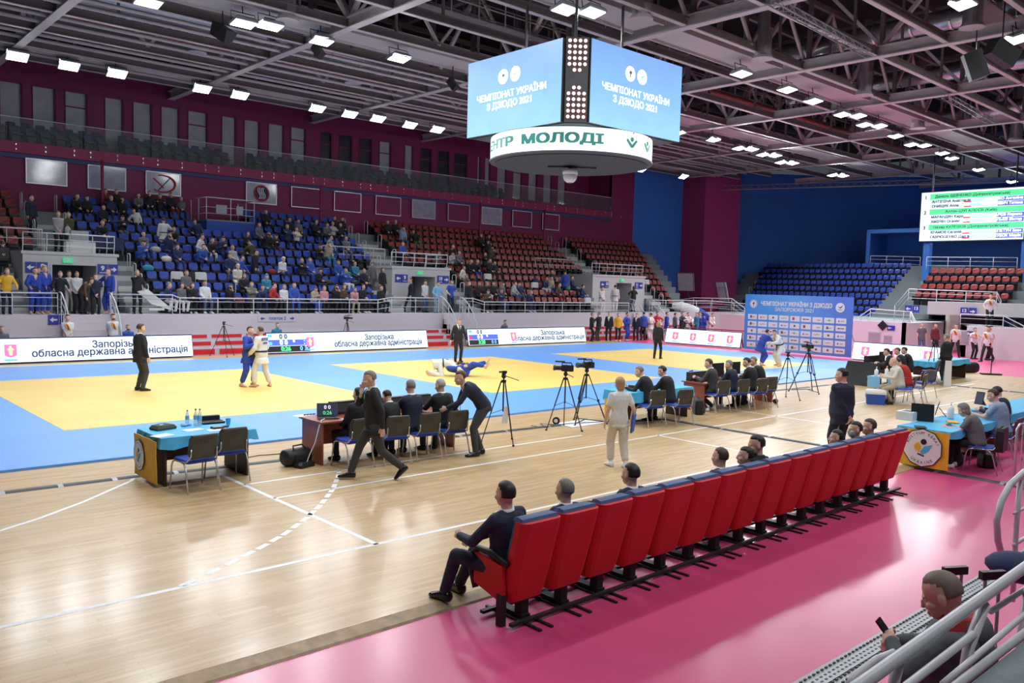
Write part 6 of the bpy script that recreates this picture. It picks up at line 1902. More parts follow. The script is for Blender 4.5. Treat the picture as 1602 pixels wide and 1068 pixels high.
# ---------------------------------------------------------------- the row of red theatre seats
TS0, TSP, TSY, NTS = 5.14, .547, 5.66, 16
def theatre_seat(end=False):
    root = empty('theatre_seat')
    # profile of the shell (y towards the sitter, z up)
    hw = TSP/2-.02
    prof = [(.30, -.02), (.36, .0), (.62, -.06), (.92, -.13), (1.0, -.17), (1.04, -.16)]
    m = MB()
    outer = [(-hw*.80, .21, .085), (-hw*.92, .34, .05), (-hw, .68, -.035), (-hw, .96, -.11), (-hw*.99, 1.02, -.12), (hw*.99, 1.02, -.12), (hw, .96, -.11), (hw, .68, -.035), (hw*.92, .34, .05), (hw*.80, .21, .085), ]
    m.loft([[(x*.72, y-.10, z+(.01 if z < .5 else 0)) for x, z, y in outer], [(x*.9, y-.08, z) for x, z, y in outer], [(x, y-.035, z) for x, z, y in outer], [(x, y+.03, z) for x, z, y in outer], [(x*.95, y+.05, z-.01) for x, z, y in outer]], 'theatre_red'); b = m.build('back_shell', root); fixn(b)
    m = MB()
    m.loft([[(-hw*.93, -.165, 1.018), (-hw*.96, -.10, 1.025), (-hw*.9, -.02, 1.02), (hw*.9, -.02, 1.02), (hw*.96, -.10, 1.025), (hw*.93, -.165, 1.018)], [(-hw*.90, -.15, 1.05), (-hw*.9, -.09, 1.062), (-hw*.86, -.035, 1.05), (hw*.86, -.035, 1.05), (hw*.9, -.09, 1.062), (hw*.90, -.15, 1.05)]], 'theatre_blue')
    m.loft([[(x*.88, y+.05, z-.01) for x, z, y in outer], [(x*.85, y+.10, z-.02) for x, z, y in outer]], 'theatre_blue'); c = m.build('back_cushion', root); fixn(c)
    m = MB(); m.loft([[(x*hw*.86, y, z) for x, y in ((-1, .06), (1, .06), (1, .5), (.8, .54), (-.8, .54), (-1, .5))] for z in (.36, .47)], 'theatre_blue'); m.build('seat_cushion', root)
    m = MB(); m.bb(-.045, .045, .02, .12, .02, .40, 'black'); m.bb(-.05, .05, .0, .36, .02, .06, 'black'); m.build('post', root)
    m = MB(); m.bb(-.09, -.058, -.28, .5, .0, .02, 'black'); m.bb(.06, .092, -.28, .5, .0, .02, 'black'); m.build('foot_bars', root)
    return root
def armrest(root, x, panel=True):
    m = MB(); m.tube([(x, -.02, .60), (x, .22, .66), (x, .42, .66), (x, .50, .58), (x, .50, .40), (x, .44, .26)], .032, 'black', 8); m.build('armrest', root, smooth=True)
    m = MB(); m.prism([(x-.02, .04, .58), (x-.02, .44, .62), (x-.02, .45, .32), (x-.02, .02, .22)], (.04, 0, 0), 'theatre_red'); fixn(m.build('arm_panel', root))
    m = MB(); m.bb(x-.03, x+.03, .02, .1, 0, .3, 'black'); m.build('arm_post', root)
tsp = theatre_seat()
NB = ('at the near end beside the sprawling man', 'in front of the grey cropped man')
for i in range(NTS):
    o = tsp if i == 0 else dup(tsp)
    o.location = (TS0+TSP*(i+.5), TSY+.01*i, FZ)
    tag(o, 'red backed theatre seat on black rails, %s of the row counted from the sprawling man' % nth(i), 'theatre seat', 'row of red theatre seats')
armrest(tsp, -TSP/2+.0)
m = MB(); L_ = TSP*NTS
m.beam((TS0, TSY-.08, FZ+.045), (TS0+L_, TSY+.08, FZ+.045), .05, .03, 'black'); m.beam((TS0, TSY+.34, FZ+.045), (TS0+L_, TSY+.5, FZ+.045), .05, .03, 'black')
tag(m.build('seat_base_rail'), 'long black rails under the row of red theatre seats', 'rail')
p = fl(1372, 748, FZ); m = MB(); m.ell((0, 0, .07), (.2, .12, .075), 'black', n=12, k=7); m.box((.05, -.03, .13), (.12, .08, .02), 'white', rz=.3); item(m, 'black bag behind the last red theatre seat', 'bag', 'shoulder_bag', p, 20)

# ---------------------------------------------------------------- our side: rails, trolley handles, barrier
RAILY = 1.36
root = empty('foreground_railing', (3.3, RAILY, 0), label='thick pale grey tubular railing crossing the corner over the phone man', cat='railing')
def gr(px_, py_, dy=0.0): return onY(px_, py_, RAILY+dy)-V((3.3, RAILY, 0))
def seg(nm, pts, r): m = MB(); m.tube(pts, r, 'rail_white', 14); return m.build(nm, root, smooth=True)
seg('top_rail', [gr(1230, 1150), gr(1345, 1072), gr(1602, 888), gr(1760, 780)], .027)
a_, b_ = gr(1415, 1075, -.02), gr(1522, 992, -.02); seg('lower_rail', [a_-(b_-a_)*.8, a_, b_], .018)
seg('lower_rail', [gr(1550, 956, .03), gr(1602, 922, .03), gr(1700, 850, .03)], .015)
seg('lower_rail', [gr(1475, 1070, -.05), gr(1508, 1042, -.05), gr(1602, 962, -.05), gr(1700, 880, -.05)], .015)
seg('post', [gr(1500, 1110, -.03), gr(1516, 1010, -.02), gr(1540, 945), ], .026)
seg('post', [gr(1392, 1110, -.03), gr(1400, 1060, 0), gr(1408, 1030)], .022)
seg('post', [gr(1594, 1075, -.05), gr(1597, 1000, 0), gr(1612, 900)], .022)
m = MB(); q = [onY(1440, 1130, 1.2), onY(1625, 985, 1.2)]; m.prism([q[0], q[1], q[1]-V((0, 0, 1.2)), q[0]-V((0, 0, 1.2))], (0, -1.2, 0), 'concrete'); o = st(m, 'floor_near_stand'); fixn(o)
m = MB(); m.tube([onY(1440, 1130, 1.2)+V((-.3, .03, 0)), onY(1440, 1130, 1.2)+V((0, .03, 0)), onY(1625, 985, 1.2)+V((0, .03, 0))], .02, 'rail_white', 10); tag(m.build('edge_trim_tube', smooth=True), 'pale tube along the stand edge under the thick railing', 'tube')
m = MB(); m.tube([V(q_) for q_ in (onY(1326, 1075, 1.75), onY(1340, 1055, 1.75), onY(1372, 1031, 1.75), onY(1400, 1020, 1.7))], .02, 'rail_white', 10); tag(m.build('bent_rail', smooth=True), 'bent pale tube below the sleeve of the phone man', 'tube')
# hoop rail at the edge of the picture
root = empty('curved_handrail', onY(1570, 890, 2.25), label='white curved handrail bulging down at the picture edge above the aluminium track', cat='railing')
o0 = root.location.copy()
def hr(px_, py_, Y=2.25): return onY(px_, py_, Y)-o0
m = MB(); m.tube([hr(1625, 728), hr(1602, 738), hr(1580, 758), hr(1566, 785), hr(1559, 815), hr(1561, 845), hr(1569, 875), hr(1574, 905)], .026, 'rail_white', 12); m.build('hoop_tube', root, smooth=True)
m = MB(); m.tube([hr(1596, 750), hr(1590, 820), hr(1587, 880), hr(1584, 940)], .022, 'rail_white', 10); m.build('post', root, smooth=True)
m = MB(); m.tube([hr(1586, 803), hr(1602, 795), hr(1640, 775)], .012, 'rail_white', 8); m.build('lower_rail', root, smooth=True)
m = MB(); m.tube([hr(1586, 852), hr(1602, 842), hr(1640, 822)], .016, 'rail_white', 8); m.build('lower_rail', root, smooth=True)
# crowd control barrier
root = empty('crowd_barrier', fl(1585, 765, FZ), rz=R(-20), label='grey steel crowd barrier standing behind the curved handrail', cat='barrier')
m = MB(); m.tube([(0, 0, .05), (0, 0, 1.02), (.06, 0, 1.1), (1.9, 0, 1.1), (1.98, 0, 1.02), (1.98, 0, .05)], .022, 'rail_steel', 8); m.tube([(0, 0, .2), (1.98, 0, .2)], .018, 'rail_steel', 8); m.build('outer_frame', root, smooth=True)
for k in range(13): m = MB(); m.tube([(.14+.14*k, 0, .2), (.14+.14*k, 0, 1.1)], .010, 'rail_steel', 6); m.build('bar', root)
for x_ in (.2, 1.75): m = MB(); m.box((x_, 0, .03), (.05, .75, .03), 'rail_steel'); m.box((x_, 0, .1), (.05, .03, .15), 'rail_steel'); m.build('foot', root)
def trolley(px_, py_, d, label, s=1.0, Y=1.6):
    p = onY(px_, py_, Y)
    root = empty('trolley_bag', (p.x, p.y, FZ), rz=R(-30), label=label, cat='trolley bag', group='trolley bags of the phone man')
    H = p.z-FZ
    m = MB(); m.bb(-.2, .2, -.13, .13, .05, min(.62, H*.5), 'suit_grey'); m.build('bag_body', root)
    for s_ in (-1, 1): m = MB(); m.tube([(s_*.05, 0, .5), (s_*.05, 0, H-.02)], .010, 'aluminium', 8); m.build('handle_tube', root)
    m = MB(); m.box((0, 0, H), (.17, .035, .05), 'black_gloss'); m.build('grip', root)
    return root
trolley(1494, 892, 0, 'trolley bag handle with black grip beside the head of the phone man', Y=1.95)
trolley(1553, 899, 0, 'trolley bag handle with wide black grip near the curved handrail', Y=1.7)
m = MB(); m.ell((0, 0, 0), (.16, .22, .1), 'cloth_navy', n=14, k=8); o = m.build('hanging_bag', loc=onY(1597, 888, 1.75), smooth=True); tag(o, 'dark bag resting against the railing by the curved handrail', 'bag')
# ---------------------------------------------------------------- people on the floor
BK, NV, GR = 'suit_black', 'suit_navy', 'suit_grey'
def hr_(s, c): return (s, c)
def suit(tc=BK, bc=None, **k): return dict(top='suit', tc=tc, bc=bc or tc, shirt='white', **k)
MZ = .045
person(fl(219, 611, MZ), 8, dict(lh=(-.24, .06, .84), rh=(.24, .1, .84), head=(0, 5, 0)), suit(BK, GR, hair=('short', 'hair_brown'), fat=.03), 'referee in black jacket and grey trousers standing on the mat edge facing the fighters', 1.84, .011)
person(fl(388, 604, MZ), -62, dict(lh=(-.12, .36, 1.28), rh=(.16, .34, 1.22), lf=(-.16, .05, 0), rf=(.16, -.1, 0), lean=6), dict(top='gi', tc='gi_blue', bc='gi_blue', sc=None, belt='cloth_brown', hair=('short', 'hair_brown')), 'young judo fighter in blue suit with raised hands facing the white suited one', 1.76, .011)
o_, S_ = person(fl(409, 605, MZ), 112, dict(lh=(-.24, .22, .95), rh=(.2, .3, 1.1), lf=(-.16, .1, 0), rf=(.22, -.12, 0), lean=5, rt=-30), dict(top='gi', tc='gi_white', bc='gi_white', sc=None, belt='black', hair=('short', 'hair_brown')), 'judo fighter in white suit with a lettered back standing before the blue one', 1.76, .011)
p_, Q_ = S_['spine'][6]
m = MB(); m.box((0, 0, 0), (.26, .004, .085), 'sign_blue'); q = m.build('name_patch', o_); q.location = p_+V((0, -.148, -.02)); q.rotation_euler = (.08, 0, 0)
lettering('СЛОБОДЯН', .05, 'white', o_, MX.Translation(p_+V((0, -.152, -.02))) @ MX.Rotation(PI/2, 4, 'X'), width=.22)
lettering('UKR', .09, 'gi_blue', o_, MX.Translation(p_+V((0, -.158, -.13))) @ MX.Rotation(PI/2, 4, 'X'), bold=.004)
# grapplers
g0 = fl(722, 588, MZ)
person(g0+V((-.28, .24, 0)), -35, dict(pel=(0, -.35, .42), lean=112, plean=80, lf=(-.16, -.75, .02), rf=(.16, -.7, .02), lk=(-.3, .6, -1), rk=(.3, .6, -1), lh=(-.28, .35, .10), rh=(.25, .42, .12), le=(-1, 0, .3), re=(1, 0, .3), head=(0, -10, 0), lfp=-60, rfp=-60, lift=True), dict(top='gi', tc='gi_white', bc='gi_white', sc=None, belt='black', hair=('short', 'hair_dark')), 'judo fighter in white suit bent over the opponent on the mat', 1.75, .012)
person(g0+V((.12, -.12, 0)), -42, dict(pel=(0, -.15, .17), lean=-78, plean=-70, lf=(-.2, .75, .42), rf=(.15, .62, .28), lk=(0, 0, 1), rk=(0, 0, 1), lh=(-.2, .1, .42), rh=(.28, -.1, .35), head=(0, 40, 0), lfp=70, rfp=60, lift=True), dict(top='gi', tc='gi_blue', bc='gi_blue', sc=None, belt='black', hair=('short', 'hair_dark')), 'judo fighter in blue suit lying on the back with raised feet', 1.75, .012)
person(fl(716, 566, MZ), -112, dict(lh=(-.33, .08, .86), rh=(.33, .08, .86), lean=4, head=(0, 14, 0)), suit(BK, BK, tie=NV, hair=('bald', 'shaved'), fat=.03), 'bald referee in black suit and tie facing us behind the grapplers', 1.76, .011)
person(fl(1028, 561, MZ), 25, dict(lh=(-.22, .08, .8), rh=(.22, .1, .82), lf=(-.14, 0, 0), rf=(.14, .05, 0)), dict(top='suit', tc=BK, bc=BK, hair=('bob', 'hair_blond')), 'blond woman referee in black suit standing on the farthest contest square', 1.68, .012)
person(fl(1192, 571, MZ), -20, dict(lean=38, lh=(-.1, .6, 1.0), rh=(.12, .55, .92), lf=(-.2, .1, 0), rf=(.2, -.18, 0), pel=(0, -.1, .84), head=(0, -10, 0)), dict(top='gi', tc='gi_blue', bc='gi_blue', sc=None, belt='gi_blue', hair=('short', 'hair_dark')), 'crouching judo fighter in blue suit before the sponsor backdrop', 1.72, .013)
person(fl(1216, 572, MZ), 165, dict(lean=42, lh=(-.16, .55, .98), rh=(.16, .5, .95), lf=(-.22, .05, 0), rf=(.22, -.22, 0), pel=(0, -.1, .86), head=(0, -5, 0)), dict(top='gi', tc='gi_white', bc='gi_white', sc=None, belt='black', hair=('short', 'hair_dark')), 'leaning judo fighter in white suit before the sponsor backdrop', 1.72, .013)
# walking man and the bending man
person(fl(583, 750), 150, dict(pel=(0, .0, .905), lf=(-.06, -.44, .11), rf=(.08, .34, 0), lfp=-40, lift=True, lh=(-.25, -.12, .86), rh=(.035, .175, 1.405), re=(.6, -.1, -1), lean=4, head=(8, 8, 0), lk=(0, 1, 0)), suit(BK, GR, tie=NV, hair=('short', 'hair_grey')), 'grey haired man in dark suit with an emblem walking past the tables, hand at mouth', 1.80, .0085)
w_ = [o for o in col.objects if o.name.startswith('person')][-1]
m = MB(); m.ell((-.10, .148, 1.31), (.035, .010, .045), 'pixel_teal', n=10, k=6); q = m.build('breast_emblem', w_)
person(fl(744, 712), 152, dict(pel=(0, -.12, .90), lean=52, plean=25, lh=(-.10, .55, .88), rh=(.12, .42, .75), head=(10, -12, 0), lf=(-.10, .02, 0), rf=(.12, -.12, 0), tiehang=True, sit=True), suit(NV, GR, tie=NV, hair=('short', 'hair_brown')), 'man in dark suit bending forward over the chair at the judges table', 1.80, .009)
# woman in white
person(fl(966, 731), 62, dict(lh=(-.25, .08, .86), rh=(.27, .06, .9), lf=(-.10, .12, 0), rf=(.12, -.1, 0), head=(8, 2, 0)), dict(top='tee', tc='cloth_white', bc='cloth_cream', sc='white', hair=('bob', 'hair_blond'), wide=1.25), 'fair haired woman in white T-shirt and wide cream trousers seen from behind', 1.62, .009)
m = MB(); m.box((0, 0, 0), (.24, .03, .32), 'cloth_blue', rz=.5, rx=.1); item(m, 'blue folder held by the woman in white', 'folder', 'blue_folder', fl(966, 731)+V((.24, -.12, .78)))
person(fl(1312, 727), 62, dict(lh=(.02, -.19, .90), rh=(.05, -.17, .86), le=(-1, -.3, 0), re=(1, -.3, 0), head=(42, 4, 0)), dict(top='suit', tc=NV, bc=NV, shirt='cloth_pink', hair=('short', 'hair_dark'), fat=.05), 'man in navy suit standing with hands clasped behind the back', 1.82, .009)
# judges table one
person((7.68, 12.4, 0), 95, SIT(.47, lean=-4, lk=(-.2, 1, .3), rf=(.02, .44, .38), rk=(.3, 1, .8), rh=(.1, .35, .75), lh=(-.12, .3, .66)), suit(BK, hair=('short', 'hair_dark')), 'seated official with crossed legs hidden behind the walking man', 1.70, .012)
person((8.36, 12.3, 0), 92, SIT(.47, lean=22, head=(0, 18, 0), lh=(-.12, .5, .80), rh=(.12, .5, .80)), suit(BK, hair=('short', 'hair_dark')), 'small dark haired official in black suit at the first judges table', 1.62, .010)
person((8.76, 12.28, 0), 92, SIT(.47, lean=8, head=(-12, 5, 0), lh=(-.14, .48, .80), rh=(.14, .42, .78)), suit(NV, hair=('short', 'hair_grey'), fat=.03), 'grey haired official in dark suit between the small man and silver haired man', 1.80, .010)
person((9.42, 12.25, 0), 88, SIT(.47, lean=8, head=(10, 5, 0), lh=(-.16, .46, .80), rh=(.2, .3, .72)), suit(BK, hair=('short', 'cloth_lightgrey'), fat=.03), 'silver haired official in dark suit beside the bending man', 1.78, .010)
# table two with the cyan cloth
person((15.48, 12.25, 0), 110, SIT(.47, lean=30, lh=(-.16, .5, .80), rh=(.12, .55, .80), head=(10, 6, 0)), suit(BK, hair=('thin', 'shaved'), fat=.03), 'shaven official in black suit writing on the cyan cloth', 1.78, .010)
person((15.98, 12.05, 0), 100, SIT(.47, lean=22, lh=(-.14, .48, .80), rh=(.14, .46, .80), head=(20, 8, 0)), suit(BK, hair=('short', 'hair_dark'), fat=.03), 'dark haired official in black suit next to the shaven writer', 1.76, .010)
person((18.5, 12.55, 0), 104, SIT(.47, lean=14, lh=(-.14, .42, .84), rh=(.14, .42, .80), head=(14, 10, 0), lf=(-.13, .1, 0), rf=(.2, .05, 0)), dict(top='suit', tc=GR, bc=GR, sc='white', shirt='white', hair=('short', 'hair_brown')), 'young official in grey suit and pale shoes at the laptop', 1.78, .011)
person((19.25, 12.45, 0), 92, SIT(.47, lean=14, lh=(-.14, .42, .80), rh=(.14, .42, .80), head=(30, 6, 0)), dict(top='suit', tc=NV, bc=BK, sc='white', hair=('short', 'hair_grey')), 'grey haired judge before the black monitors', 1.70, .012)
person((19.95, 12.3, 0), 100, SIT(.47, lean=18, lh=(-.14, .42, .80), rh=(.14, .42, .80), head=(25, 10, 0)), suit(BK, hair=('short', 'hair_dark'), fat=.05), 'stout dark haired judge in black beside the monitors', 1.78, .012)
person((20.55, 12.4, 0), 108, SIT(.47, lean=24, lh=(-.14, .42, .80), rh=(.14, .42, .80), head=(20, 12, 0)), suit(BK, hair=('bald', 'shaved'), fat=.04), 'bald judge in black leaning at the end of the judges row', 1.80, .012)
# far tables
for px_, py_, sk, lb, hc in ((1397, 557, .30, 'young official in black suit farthest along the red brown table', 'hair_dark'), (1414, 552, .25, 'brown haired official leaning in beside the young one', 'hair_brown'), (1425, 547, .1, 'dark haired official in black suit nearest the pink crested board', 'hair_dark')):
    p = onY(px_, py_, 12.35)
    person((p.x, 12.35, 0), 105, SIT(.47, lean=24, lh=(-.14, .45, .80), rh=(.14, .45, .80), head=(15, 8, 0)), suit(BK, hair=('short', hc)), lb, 1.76, .013)
person((24.55, 10.35, 0), 130, SIT(.47, lean=22, lh=(-.2, .45, .80), rh=(.14, .4, .82), head=(-35, 0, 0), lf=(-.12, .2, 0), rf=(.16, .28, 0)), dict(top='jacket', tc='cloth_cream', bc='cloth_beige', sc='suit_grey', hair=('bald', 'skin'), fat=.04), 'bald man in white sweater and beige trousers at the white folding table', 1.76, .011)
person((25.35, 10.45, 0), 100, SIT(.47, lean=30, lh=(-.14, .42, .80), rh=(.14, .42, .80), head=(0, 20, 0)), dict(top='jacket', tc='cloth_red', bc=BK, hair=('short', 'hair_dark'), fat=.04), 'person in bright red top hunched behind the bald man', 1.74, .013)
person(fl(1478, 599), 78, dict(lh=(-.24, .08, .84), rh=(.24, .08, .84), head=(-10, 6, 0)), dict(top='suit', tc=BK, bc=BK, sc='white', hair=('short', 'hair_grey'), fat=.05), 'heavy man in black suit standing with his back to us by the far tables', 1.82, .012)
# octagon table
person((16.7, 5.55, FZ), 98, SIT(.47, lean=30, lh=(-.18, .50, .80), rh=(.14, .48, .80), head=(5, 18, 0)), dict(top='tee', tc='cloth_grey', bc=BK, sc='white', hair=('bob', 'hair_grey'), fat=.04), 'grey haired woman in grey T-shirt writing behind the large octagon banner', 1.66, .009)
person((18.42, 5.72, FZ), 96, SIT(.47, lean=16, lh=(-.18, .46, .84), rh=(.2, .35, .78), head=(10, 12, 0)), dict(top='tee', tc='cloth_paleblue', bc='cloth_jeans', hair=('short', 'hair_brown'), fat=.09), 'broad man in pale blue shirt bending to a tablet', 1.80, .009)
person((19.6, 6.0, FZ), 92, SIT(.47, lean=20, lh=(-.14, .45, .80), rh=(.14, .45, .80), head=(0, 12, 0)), suit(NV, hair=('short', 'hair_dark')), 'person in dark suit mostly hidden behind the pale blue shirt man', 1.74, .013)
m = MB(); m.loft([[(x*.22*k, y*.06*k+.0, z) for x, y in ((-1, -1), (1, -1), (1.05, 1), (-1.05, 1))] for k, z in ((.95, .42), (1.08, .62), (1.02, .80), (.9, .86))], 'black'); item(m, 'black jacket draped over the maroon chair of the grey haired woman', 'jacket', 'draped_jacket', (16.78, 5.16, FZ), 8)
rucksack((17.25, 5.55, FZ), 40, 'black bag on the pink floor under the maroon chair', .3)

# ---------------------------------------------------------------- spectators in the red theatre seats
def theatre(px_, py_, kit, label, lean=0, side=0, head=(0, 0, 0), h=1.76, lod=.010, zx=0.0, **k):
    x = onY(px_, py_, TSY+.2).x
    return person((x, TSY+.24, FZ), 90, SIT(.37, lean=lean-4, side=side, head=head, **k), kit, label, h, lod)
theatre(797, 770, suit(NV, NV, hair=('short', 'hair_dark')), 'man in navy suit sprawling sideways in the end red seat', side=-5, lean=0, pel=(.0, .0, .50), lf=(-.30, .52, .05), rf=(-.06, .60, .05), lk=(-.5, 1, .6), rk=(-.3, 1, .6), lh=(-.26, .36, .72), rh=(-.05, .36, .66), h=1.80, lod=.0085)
theatre(885, 776, suit(NV, NV, hair=('thin', 'hair_grey')), 'man with cropped grey hair, second head along the red seats', h=1.72)
theatre(988, 747, suit(NV, NV, hair=('short', 'hair_dark')), 'black haired man in dark suit, third head along the red seats', h=1.76)
theatre(1128, 719, suit(BK, BK, hair=('thin', 'hair_brown')), 'man with cropped brown hair, sitting alone past the black haired man', h=1.74)
theatre(1168, 714, dict(top='jacket', tc=BK, bc=BK, hair=('bun', 'hair_dark')), 'dark haired woman with tied hair close beside a taller man', head=(40, 0, 0), h=1.66)
theatre(1186, 702, dict(top='jacket', tc=BK, bc=BK, hair=('short', 'hair_dark')), 'tall dark haired man turned to the woman with tied hair', head=(50, 6, 0), h=1.84)
theatre(1310, 685, dict(top='jacket', tc=BK, bc=BK, hair=('short', 'hair_dark')), 'dark haired person slumped low in the red seats', head=(40, 0, 0), h=1.64)
theatre(1339, 673, dict(top='jacket', tc=BK, bc=BK, hair=('short', 'hair_dark'), mask='cloth_sky'), 'man with a blue mask under the chin in the red seats', head=(55, 0, 0), h=1.74)
theatre(1361, 668, dict(top='jacket', tc=BK, bc=BK, hair=('short', 'hair_brown')), 'brown haired person next to the masked man in red seats', head=(40, 0, 0), h=1.74)

# ---------------------------------------------------------------- the phone man below the railing
pm = onY(1478, 925, 1.68)
o_, S_ = person((pm.x+.055, pm.y-.115, FZ), 100, dict(lean=9, head=(4, 20, 0), lh=(-.08, .36, 1.27), rh=(.10, .36, 1.22), le=(-1, -.2, -.5), re=(1, -.2, -.5), curl=.75), dict(top='jacket', tc='cloth_slate', bc=BK, hair=('thin', 'shaved'), fat=.07), 'man in grey hooded jacket with red collar looking down at a phone', 1.76, .0065)
p_, Q_ = S_['spine'][7]
m = MB(); m.loft([[p_+Q_ @ V((w__*math.cos(2*PI*j/18), -.02+d__*math.sin(2*PI*j/18), z)) for j in range(18)] for z, w__, d__ in ((-.035, .135, .110), (.0, .125, .105), (.045, .098, .094), (.062, .09, .086), (.05, .075, .075))], 'cloth_red'); m.build('collar', o_, smooth=True)
m = MB(); m.loft([[p_+Q_ @ V((w__*math.cos(2*PI*j/16), -.10+d__*math.sin(2*PI*j/16), z)) for j in range(16)] for z, w__, d__ in ((-.10, .10, .04), (-.06, .15, .075), (.0, .14, .07), (.04, .11, .05))], 'cloth_slate'); m.build('hood', o_, smooth=True)
m = MB()
for a0 in range(16):
    t = -2.4+a0*.3
    m.ell(S_['spine'][5][0]+V((.05+.035*math.cos(t), -.162, .05*math.sin(t))), (.008, .006, .008), 'cloth_lightgrey', n=6, k=4)
m.build('back_logo', o_)
w1 = (S_['lw']+S_['rw'])/2
m = MB(); m.box((0, 0, 0), (.075, .012, .15), 'black_gloss', rx=-.7); m.box((0, .0075, 0), (.068, .002, .138), 'screen_dark', rx=-.7)
q = m.build('mobile_phone'); tag(q, 'dark mobile phone held by the man in grey jacket', 'phone')
q.matrix_world = MX.Translation((pm.x+.055, pm.y-.115, FZ)) @ MX.Rotation(R(10), 4, 'Z') @ MX.Translation(w1*1.0057+V((.01, .055, .045)))

# ---------------------------------------------------------------- people standing round the hall
TEE = dict(top='tee', tc='cloth_white', bc=BK)
def tee_print(o, S):
    p_, Q_ = S['spine'][6]
    for k, mt in enumerate(('cloth_yellow', 'cloth_red', 'cloth_yellow')):
        m = MB(); m.tube([p_+Q_ @ V((.12-.05*k-.02*i, .125+.006*i*(5-i)*.4+.012, .02-.05*i-.02*k)) for i in range(6)], [.012, .02, .022, .02, .014, .006], mt, 6); m.build('print_swirl', o)
def stander(px_, py_, face, kit, label, h=1.75, z=None, Y=None, lod=.0145, pose=None, pr=False, **k):
    p = fl(px_, py_, FZ if z is None else z) if Y is None else onY(px_, py_, Y)
    if Y is None and p.y > 33.0 and p.x < 48: Y = 33.0; p = onY(px_, py_, Y)
    if Y is None and p.x > 46.9: p = V((46.9+(p.x-46.9)*.2, p.y, p.z))
    if Y is not None: p = V((p.x, Y, FZ if z is None else z))
    o, S = person(p, face, pose or dict(), kit, label, h, lod, **k)
    if pr: tee_print(o, S)
    return o
J = lambda tc, bc=BK, hair=('short', 'hair_dark'), **k: dict(top='jacket', tc=tc, bc=bc, hair=hair, **k)
GI = lambda c, **k: dict(top='gi', tc='gi_'+c, bc='gi_'+c, sc=None, belt=k.pop('belt', 'black'), **k)
FOLD = dict(lh=(-.05, .2, .95), rh=(.05, .22, .92))
RAILP = dict(lean=14, lh=(-.28, .34, 1.0), rh=(.28, .34, 1.0))
CH_ = dict(lh=(-.18, .2, 1.12), rh=(.16, .22, 1.2), le=(-1, .1, -.4), re=(1, .1, -.4))
# volunteers by the fascia
stander(106, 560, -92, dict(TEE, mask='cloth_pink', hair=('short', 'hair_dark')), 'volunteer in white printed T-shirt with pale mask below the first portal stairs', 1.74, Y=33.25, pose=FOLD, pr=True, z=FZ)
stander(177, 560, -85, dict(TEE, mask='black', hair=('short', 'hair_dark')), 'volunteer in white printed T-shirt with black mask across the stairs', 1.76, Y=33.25, pose=dict(lh=(-.05, -.2, .95), rh=(.05, -.22, .92)), pr=True, z=FZ)
for px_, py_, tc, lb, kk in ((199, 509, 'cloth_blue', 'grey haired person in blue jacket and black mask sitting behind the lettered board', dict(hair=('short', 'hair_grey'), mask='black')), (2, 516, 'cloth_grey', 'person in grey sitting behind the crest end of the board', dict(hair=('short', 'hair_grey'))), (432, 508, 'cloth_teal', 'person in black and teal jacket sitting behind the 0:26 board', dict(hair=('thin', 'hair_brown'), mask='cloth_sky')), (788, 502, 'cloth_grey', 'person in grey hoodie leaning behind the 3:28 board', dict(hair=('short', 'hair_dark')))):
    p = onY(px_, py_+12, 33.4)
    person((p.x, 33.38, FZ), -90, SIT(.47, lean=12, lf=(-.13, .24, 0), rf=(.13, .24, 0), lh=(-.13, .2, .66), rh=(.13, .2, .66)), dict(J(tc), **kk), lb, 1.72, .0145)
# on the concourse by the first portal
for px_, kit, face, lb, h, pose in (
    (10, J('cloth_yellow', NV, ('short', 'hair_grey')), -88, 'grey haired man in yellow and grey jacket leaning on the concourse rail', 1.72, RAILP),
    (53, GI('blue', hair=('short', 'hair_brown')), -80, 'judo fighter in open blue suit leaning on the concourse rail', 1.78, RAILP),
    (70, GI('blue', hair=('curly', 'hair_blond')), -70, 'fair haired judo fighter in blue behind the leaning one', 1.84, STAND),
    (94, J(BK, BK, ('short', 'hair_grey')), -95, 'grey haired man in black shirt at the rail beside the portal', 1.66, RAILP),
    (171, GI('blue', hair=('short', 'hair_dark')), -150, 'judo fighter in blue standing under the sign nine', 1.82, dict(rh=(.3, .05, 1.0), re=(1, 0, 0))),
    (215, J(BK, BK, ('thin', 'hair_grey')), -100, 'man in black holding a hand to his chin by the blue seats', 1.80, dict(rh=(.05, .2, 1.45), lh=(-.25, .2, 1.0)))):
    p = onY(px_, 440, 35.0)
    o, S = person((p.x, 35.05, 1.6), face, pose, kit, lb, h, .0145)
